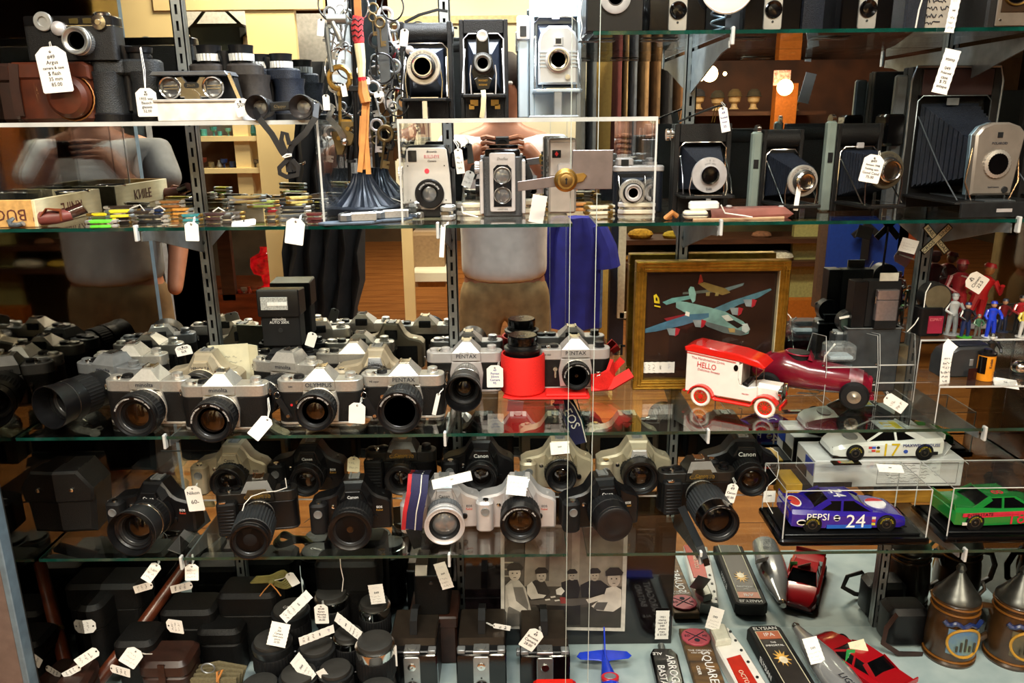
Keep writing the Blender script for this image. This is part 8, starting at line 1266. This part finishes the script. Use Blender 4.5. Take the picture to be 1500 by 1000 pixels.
o, L_ = plank('tap_handle', 'tall white tap handle with a red panel reading OCTOBERFEST', 'tap handle', (1118, 1050), (1058, 938)); 
part(o, 'white_board', MB().prism([(-.030, -.02), (.026, -.02), (.020, L_ * .70), (.012, L_ + .002), (-.026, L_ + .002), (-.034, L_ * .72)], .002, .030, 'z', .003), WP); part(o, 'red_panel', MB().prism([(-.030, -.02), (.008, -.02), (.004, L_ * .60), (-.026, L_ * .56)], .030, .032, 'z', .0006), M('orange red panel', 'b82a1c', .35)); text(o, 'OCTOBERFEST', .0125, (-.012, L_ * .20, .0324), M('cream lettering', 'e6d9c0', .5), rot=FL(-88)); 
part(o, 'cream_head', MB().prism([(-.036, L_ * .72), (-.004, L_ * .74), (.0, L_ * .96), (-.020, L_ + .002), (-.034, L_ * .92)], .030, .046, 'z', .003), M('aged cream plastic', 'cfcfc0', .35, coat=.3)); 
for t in (.05, .3, .5, .66, .8, .93): part(o, 'bolt', MB().lathe([(.030, .0028), (.032, .0028)], 14, 'z', (.013 - .004 * t, L_ * t, 0)), GUN)
label_tag('printed label stuck on the cream head of the white tap handle', 1047, 906, -.062, 22, 32, 20, seed=81, tilt=-20)
o, L_ = plank('tap_handle', 'black framed IPA tap handle with a fiery picture panel', 'tap handle', (1182, 1050), (1116, 935)); part(o, 'frame', MB().prism([(-.034, -.02), (.034, -.02), (.034, L_ - .006), (.024, L_ + .003), (-.024, L_ + .003), (-.034, L_ - .006)], .002, .030, 'z', .003), BLKM)
part(o, 'orange_panel', MB().box(-.022, .022, L_ - .042, L_ - .020, .030, .0315), M('burnt orange panel', 'b8603c', .4)); text(o, 'IPA', .015, (0, L_ - .031, .032), WHT, rot=FL()); text(o, 'ELYSIAN', .013, (0, L_ - .010, .0308), WHT, rot=FL()); part(o, 'picture_panel', MB().box(-.022, .022, -.02, L_ - .044, .030, .0308), M('dark slate picture', '2b2725', .4)); part(o, 'panel_border', MB().tube([(-.023, -.02, .031), (-.023, L_ - .019, .031), (.023, L_ - .019, .031), (.023, -.02, .031)], .0009, 4), CREAM)
text(o, 'THE', .006, (0, L_ - .054, .0312), WHT, rot=FL()); text(o, 'IMMORTAL', .0072, (0, L_ - .063, .0312), WHT, rot=FL()); part(o, 'flame_burst', MB().prism([(.016 * (1 if k % 2 else .45) * math.cos(k * math.pi / 11), L_ - .100 + .024 * (1 if k % 2 else .45) * math.sin(k * math.pi / 11)) for k in range(22)], .0308, .0316, 'z'), M('flame yellow', 'd8a850', .4)); part(o, 'flame_core', MB().prism([(.008 * math.cos(k * .5), L_ - .106 + .010 * math.sin(k * .5)) for k in range(12)], .0314, .032, 'z'), M('flame cream', 'e8dcc0', .4)); text(o, 'ELYSIAN', .016, (-.0345, L_ * .5, .016), WHT, rot=(R(-0), 0, R(-90)))
o, L_ = plank('tap_handle', 'pearl grey teardrop tap handle with red and black lettering', 'tap handle', (1255, 1050), (1166, 938)); part(o, 'teardrop', MB().rings([[(r_ * math.cos(t), y, .028 + .8 * r_ * math.sin(t)) for t in [2 * math.pi * k / 24 for k in range(24)]] for y, r_ in ((-.02, .030), (L_ * .3, .034), (L_ * .55, .030), (L_ * .75, .022), (L_ * .9, .013), (L_, .009))]), M('pearl grey lacquer', '9a9c9e', .15, .3, .06, 8, coat=.8)); part(o, 'chrome_tip', MB().lathe([(L_, .008), (L_ + .006, .009), (L_ + .012, .006)], 18, 'y', (0, 0, .028)), CHROME); part(o, 'red_mark', MB().sphere((-.020, L_ * .55, .036), .010, 10, (.8, 1.2, .8)), M('crimson mark', 'a01c38', .3)); text(o, 'LIGHT', .018, (-.006, L_ * .10, .0556), INK, rot=FL(-80))
label_tag('printed label lying on the pearl grey teardrop handle', 1192, 952, -.155, 22, 36, -14, seed=82, tilt=-45)
# blue aeroplane
BLU = M('bright blue plastic', '1c3fd0', .25, 0, .05, coat=.4); pA = onZ(885, 962, zF + .03); o = thing('toy_airplane', 'bright blue toy aeroplane with red ringed windows, tail towards the back', 'toy airplane', (pA.x, pA.y - .02, zF + .004), 1)
part(o, 'fuselage', MB().rings([[(r_ * math.cos(t), y, .03 + r_ * math.sin(t)) for t in [2 * math.pi * k / 20 for k in range(20)]] for y, r_ in ((.02, .004), (.0, .007), (-.04, .014), (-.09, .020), (-.13, .022), (-.17, .012))]), BLU); part(o, 'tailplane', MB().prism([(-.052, .018), (-.045, .030), (0, .036), (.045, .030), (.052, .018), (.045, .010), (.012, .006), (0, 0), (-.012, .006), (-.045, .010)], .028, .031, 'z', .001), BLU); part(o, 'tail_fin', MB().prism([(.0, .030), (.034, .030), (.030, .085), (.026, .085)], -.0012, .0012, 'x', .0004), BLU); part(o, 'wing', MB().prism([(-.14, -.10), (.14, -.10), (.14, -.13), (-.14, -.13)], .018, .023, 'z', .001), BLU)
for y in (-.06, -.095): part(o, 'window_ring', MB().prism([(.016 * math.cos(t), y + .012 * math.sin(t)) for t in [2 * math.pi * k / 16 for k in range(16)]], .040, .0515 if y < -.09 else .0475, 'z', .001), M('red ring plastic', 'b8202c', .3)); part(o, 'window', MB().prism([(.011 * math.cos(t), y + .008 * math.sin(t)) for t in [2 * math.pi * k / 16 for k in range(16)]], .040, .0525 if y < -.09 else .0485, 'z', .001), M('grey window', '6a6c74', .3))
# red stock car on the deck
p = onZ(1238, 985, zF); o = stock('deep red stock car on the deck with a cream tag on its boot', (p.x + .022, p.y, zF), 118, 'a8101c', '', 'e8e0d8')
label_tag('cream handwritten tag with a green corner on the deep red car', 1262, 960, -.150, 24, 42, -16, seed=83, mat=CREAM, tilt=-40)
q = onZ(1247, 958, zF + .06); o = thing('green_sticker', 'green price sticker beside the cream tag on the red car', 'sticker', onY(1246, 962, -.152)); part(o, 'sticker', MB().box(-.009, .007, 0, .0006, -.016, .016), M('green sticker', '2f9a50', .5)); scribble(o, .012, .024, 3, WHT)
# steins
def stein(label, px, Y, scene_):
    o = thing('beer_stein', label, 'stein', at(px, Y, zF)); o.scale = (.9, .9, .93); ST = M('tan salt glaze', '3d2814', .3, 0, .25, 20, .3, coat=.4); part(o, 'body', MB().lathe([(0, .050), (.006, .052), (.012, .048), (.018, .050), (.05, .052), (.10, .048), (.125, .043), (.128, .046), (.136, .046), (.140, .042)], 44, 'z'), ST)
    for z_ in (.014, .118, .132): part(o, 'relief_band', MB().tube([(.050 * math.cos(t) * (1 if z_ < .1 else .92), .050 * math.sin(t) * (1 if z_ < .1 else .92), z_) for t in [2 * math.pi * k / 40 for k in range(40)]], .0025, 6, True), M('amber relief', '7a4c1c', .3, coat=.4))
    part(o, 'picture_panel', MB().rings([[(.0535 * math.sin(R(a_)), -.0535 * math.cos(R(a_)), z_) for a_ in range(-38, 39, 6)] for z_ in (.035, .055, .075, .092)], False, False, False), scene_); part(o, 'panel_frame', MB().tube([(.054 * math.sin(R(38 * math.cos(t))), -.054 * math.cos(R(38 * math.cos(t))), .063 + .032 * math.sin(t)) for t in [2 * math.pi * k / 28 for k in range(28)]], .003, 6, True), M('ochre relief', 'b5862f', .35)); part(o, 'blue_scroll', MB().tube([(.052 * math.sin(R(a_)), -.052 * math.cos(R(a_)), .102 + .004 * math.sin(a_ * .2)) for a_ in range(-50, 51, 8)], .005, 6), M('cobalt glaze', '1a2a5c', .25, coat=.4))
    for i in range(5): part(o, 'castle_tower', MB().box(-.020 + i * .009, -.016 + i * .009, -.0558, -.0535, .045, .058 + .008 * ((i * 7) % 3), .0003), M('dark castle', '3a3628', .5))
    part(o, 'handle', MB().tube([(.045, .0, .12), (.075, 0, .115), (.088, 0, .085), (.082, 0, .05), (.052, 0, .03)], .007, 10), ST); part(o, 'lid', MB().lathe([(.140, .046), (.145, .045), (.155, .036), (.175, .022), (.190, .012), (.196, .008), (.204, .010), (.212, .006)], 36, 'z'), M('pewter', '5c5e5c', .35, .85, .1)); part(o, 'thumb_lift', MB().tube([(.046, 0, .142), (.056, 0, .155), (.050, 0, .17)], .004, 8), M('pewter')); return o
stein('lidded pottery stein with a painted castle view and blue scrolls', 1388, -.09, M('painted sky and castle', '3f6aa0', .4, 0, .3, 30, col2='7a8a6a')); stein('dark amber lidded pottery stein at the right edge', 1478, -.10, M('painted amber scene', '6a5a34', .4, 0, .3, 30, col2='2f3a3c'))
o = thing('camera_bag', 'black camera bag with a curled brown strap on the deck beside the steins', 'bag', at(1318, -.045, zF)); part(o, 'bag_body', MB().prism(rrect(.08, .06, .015, 3), 0, .085, 'z', .01), BLK); part(o, 'strap', MB().strap([(-.03, -.03, .08), (-.055, -.045, .06), (-.06, -.05, .03), (-.03, -.055, .01), (.02, -.05, .004)], .010, .002), DBROWN)
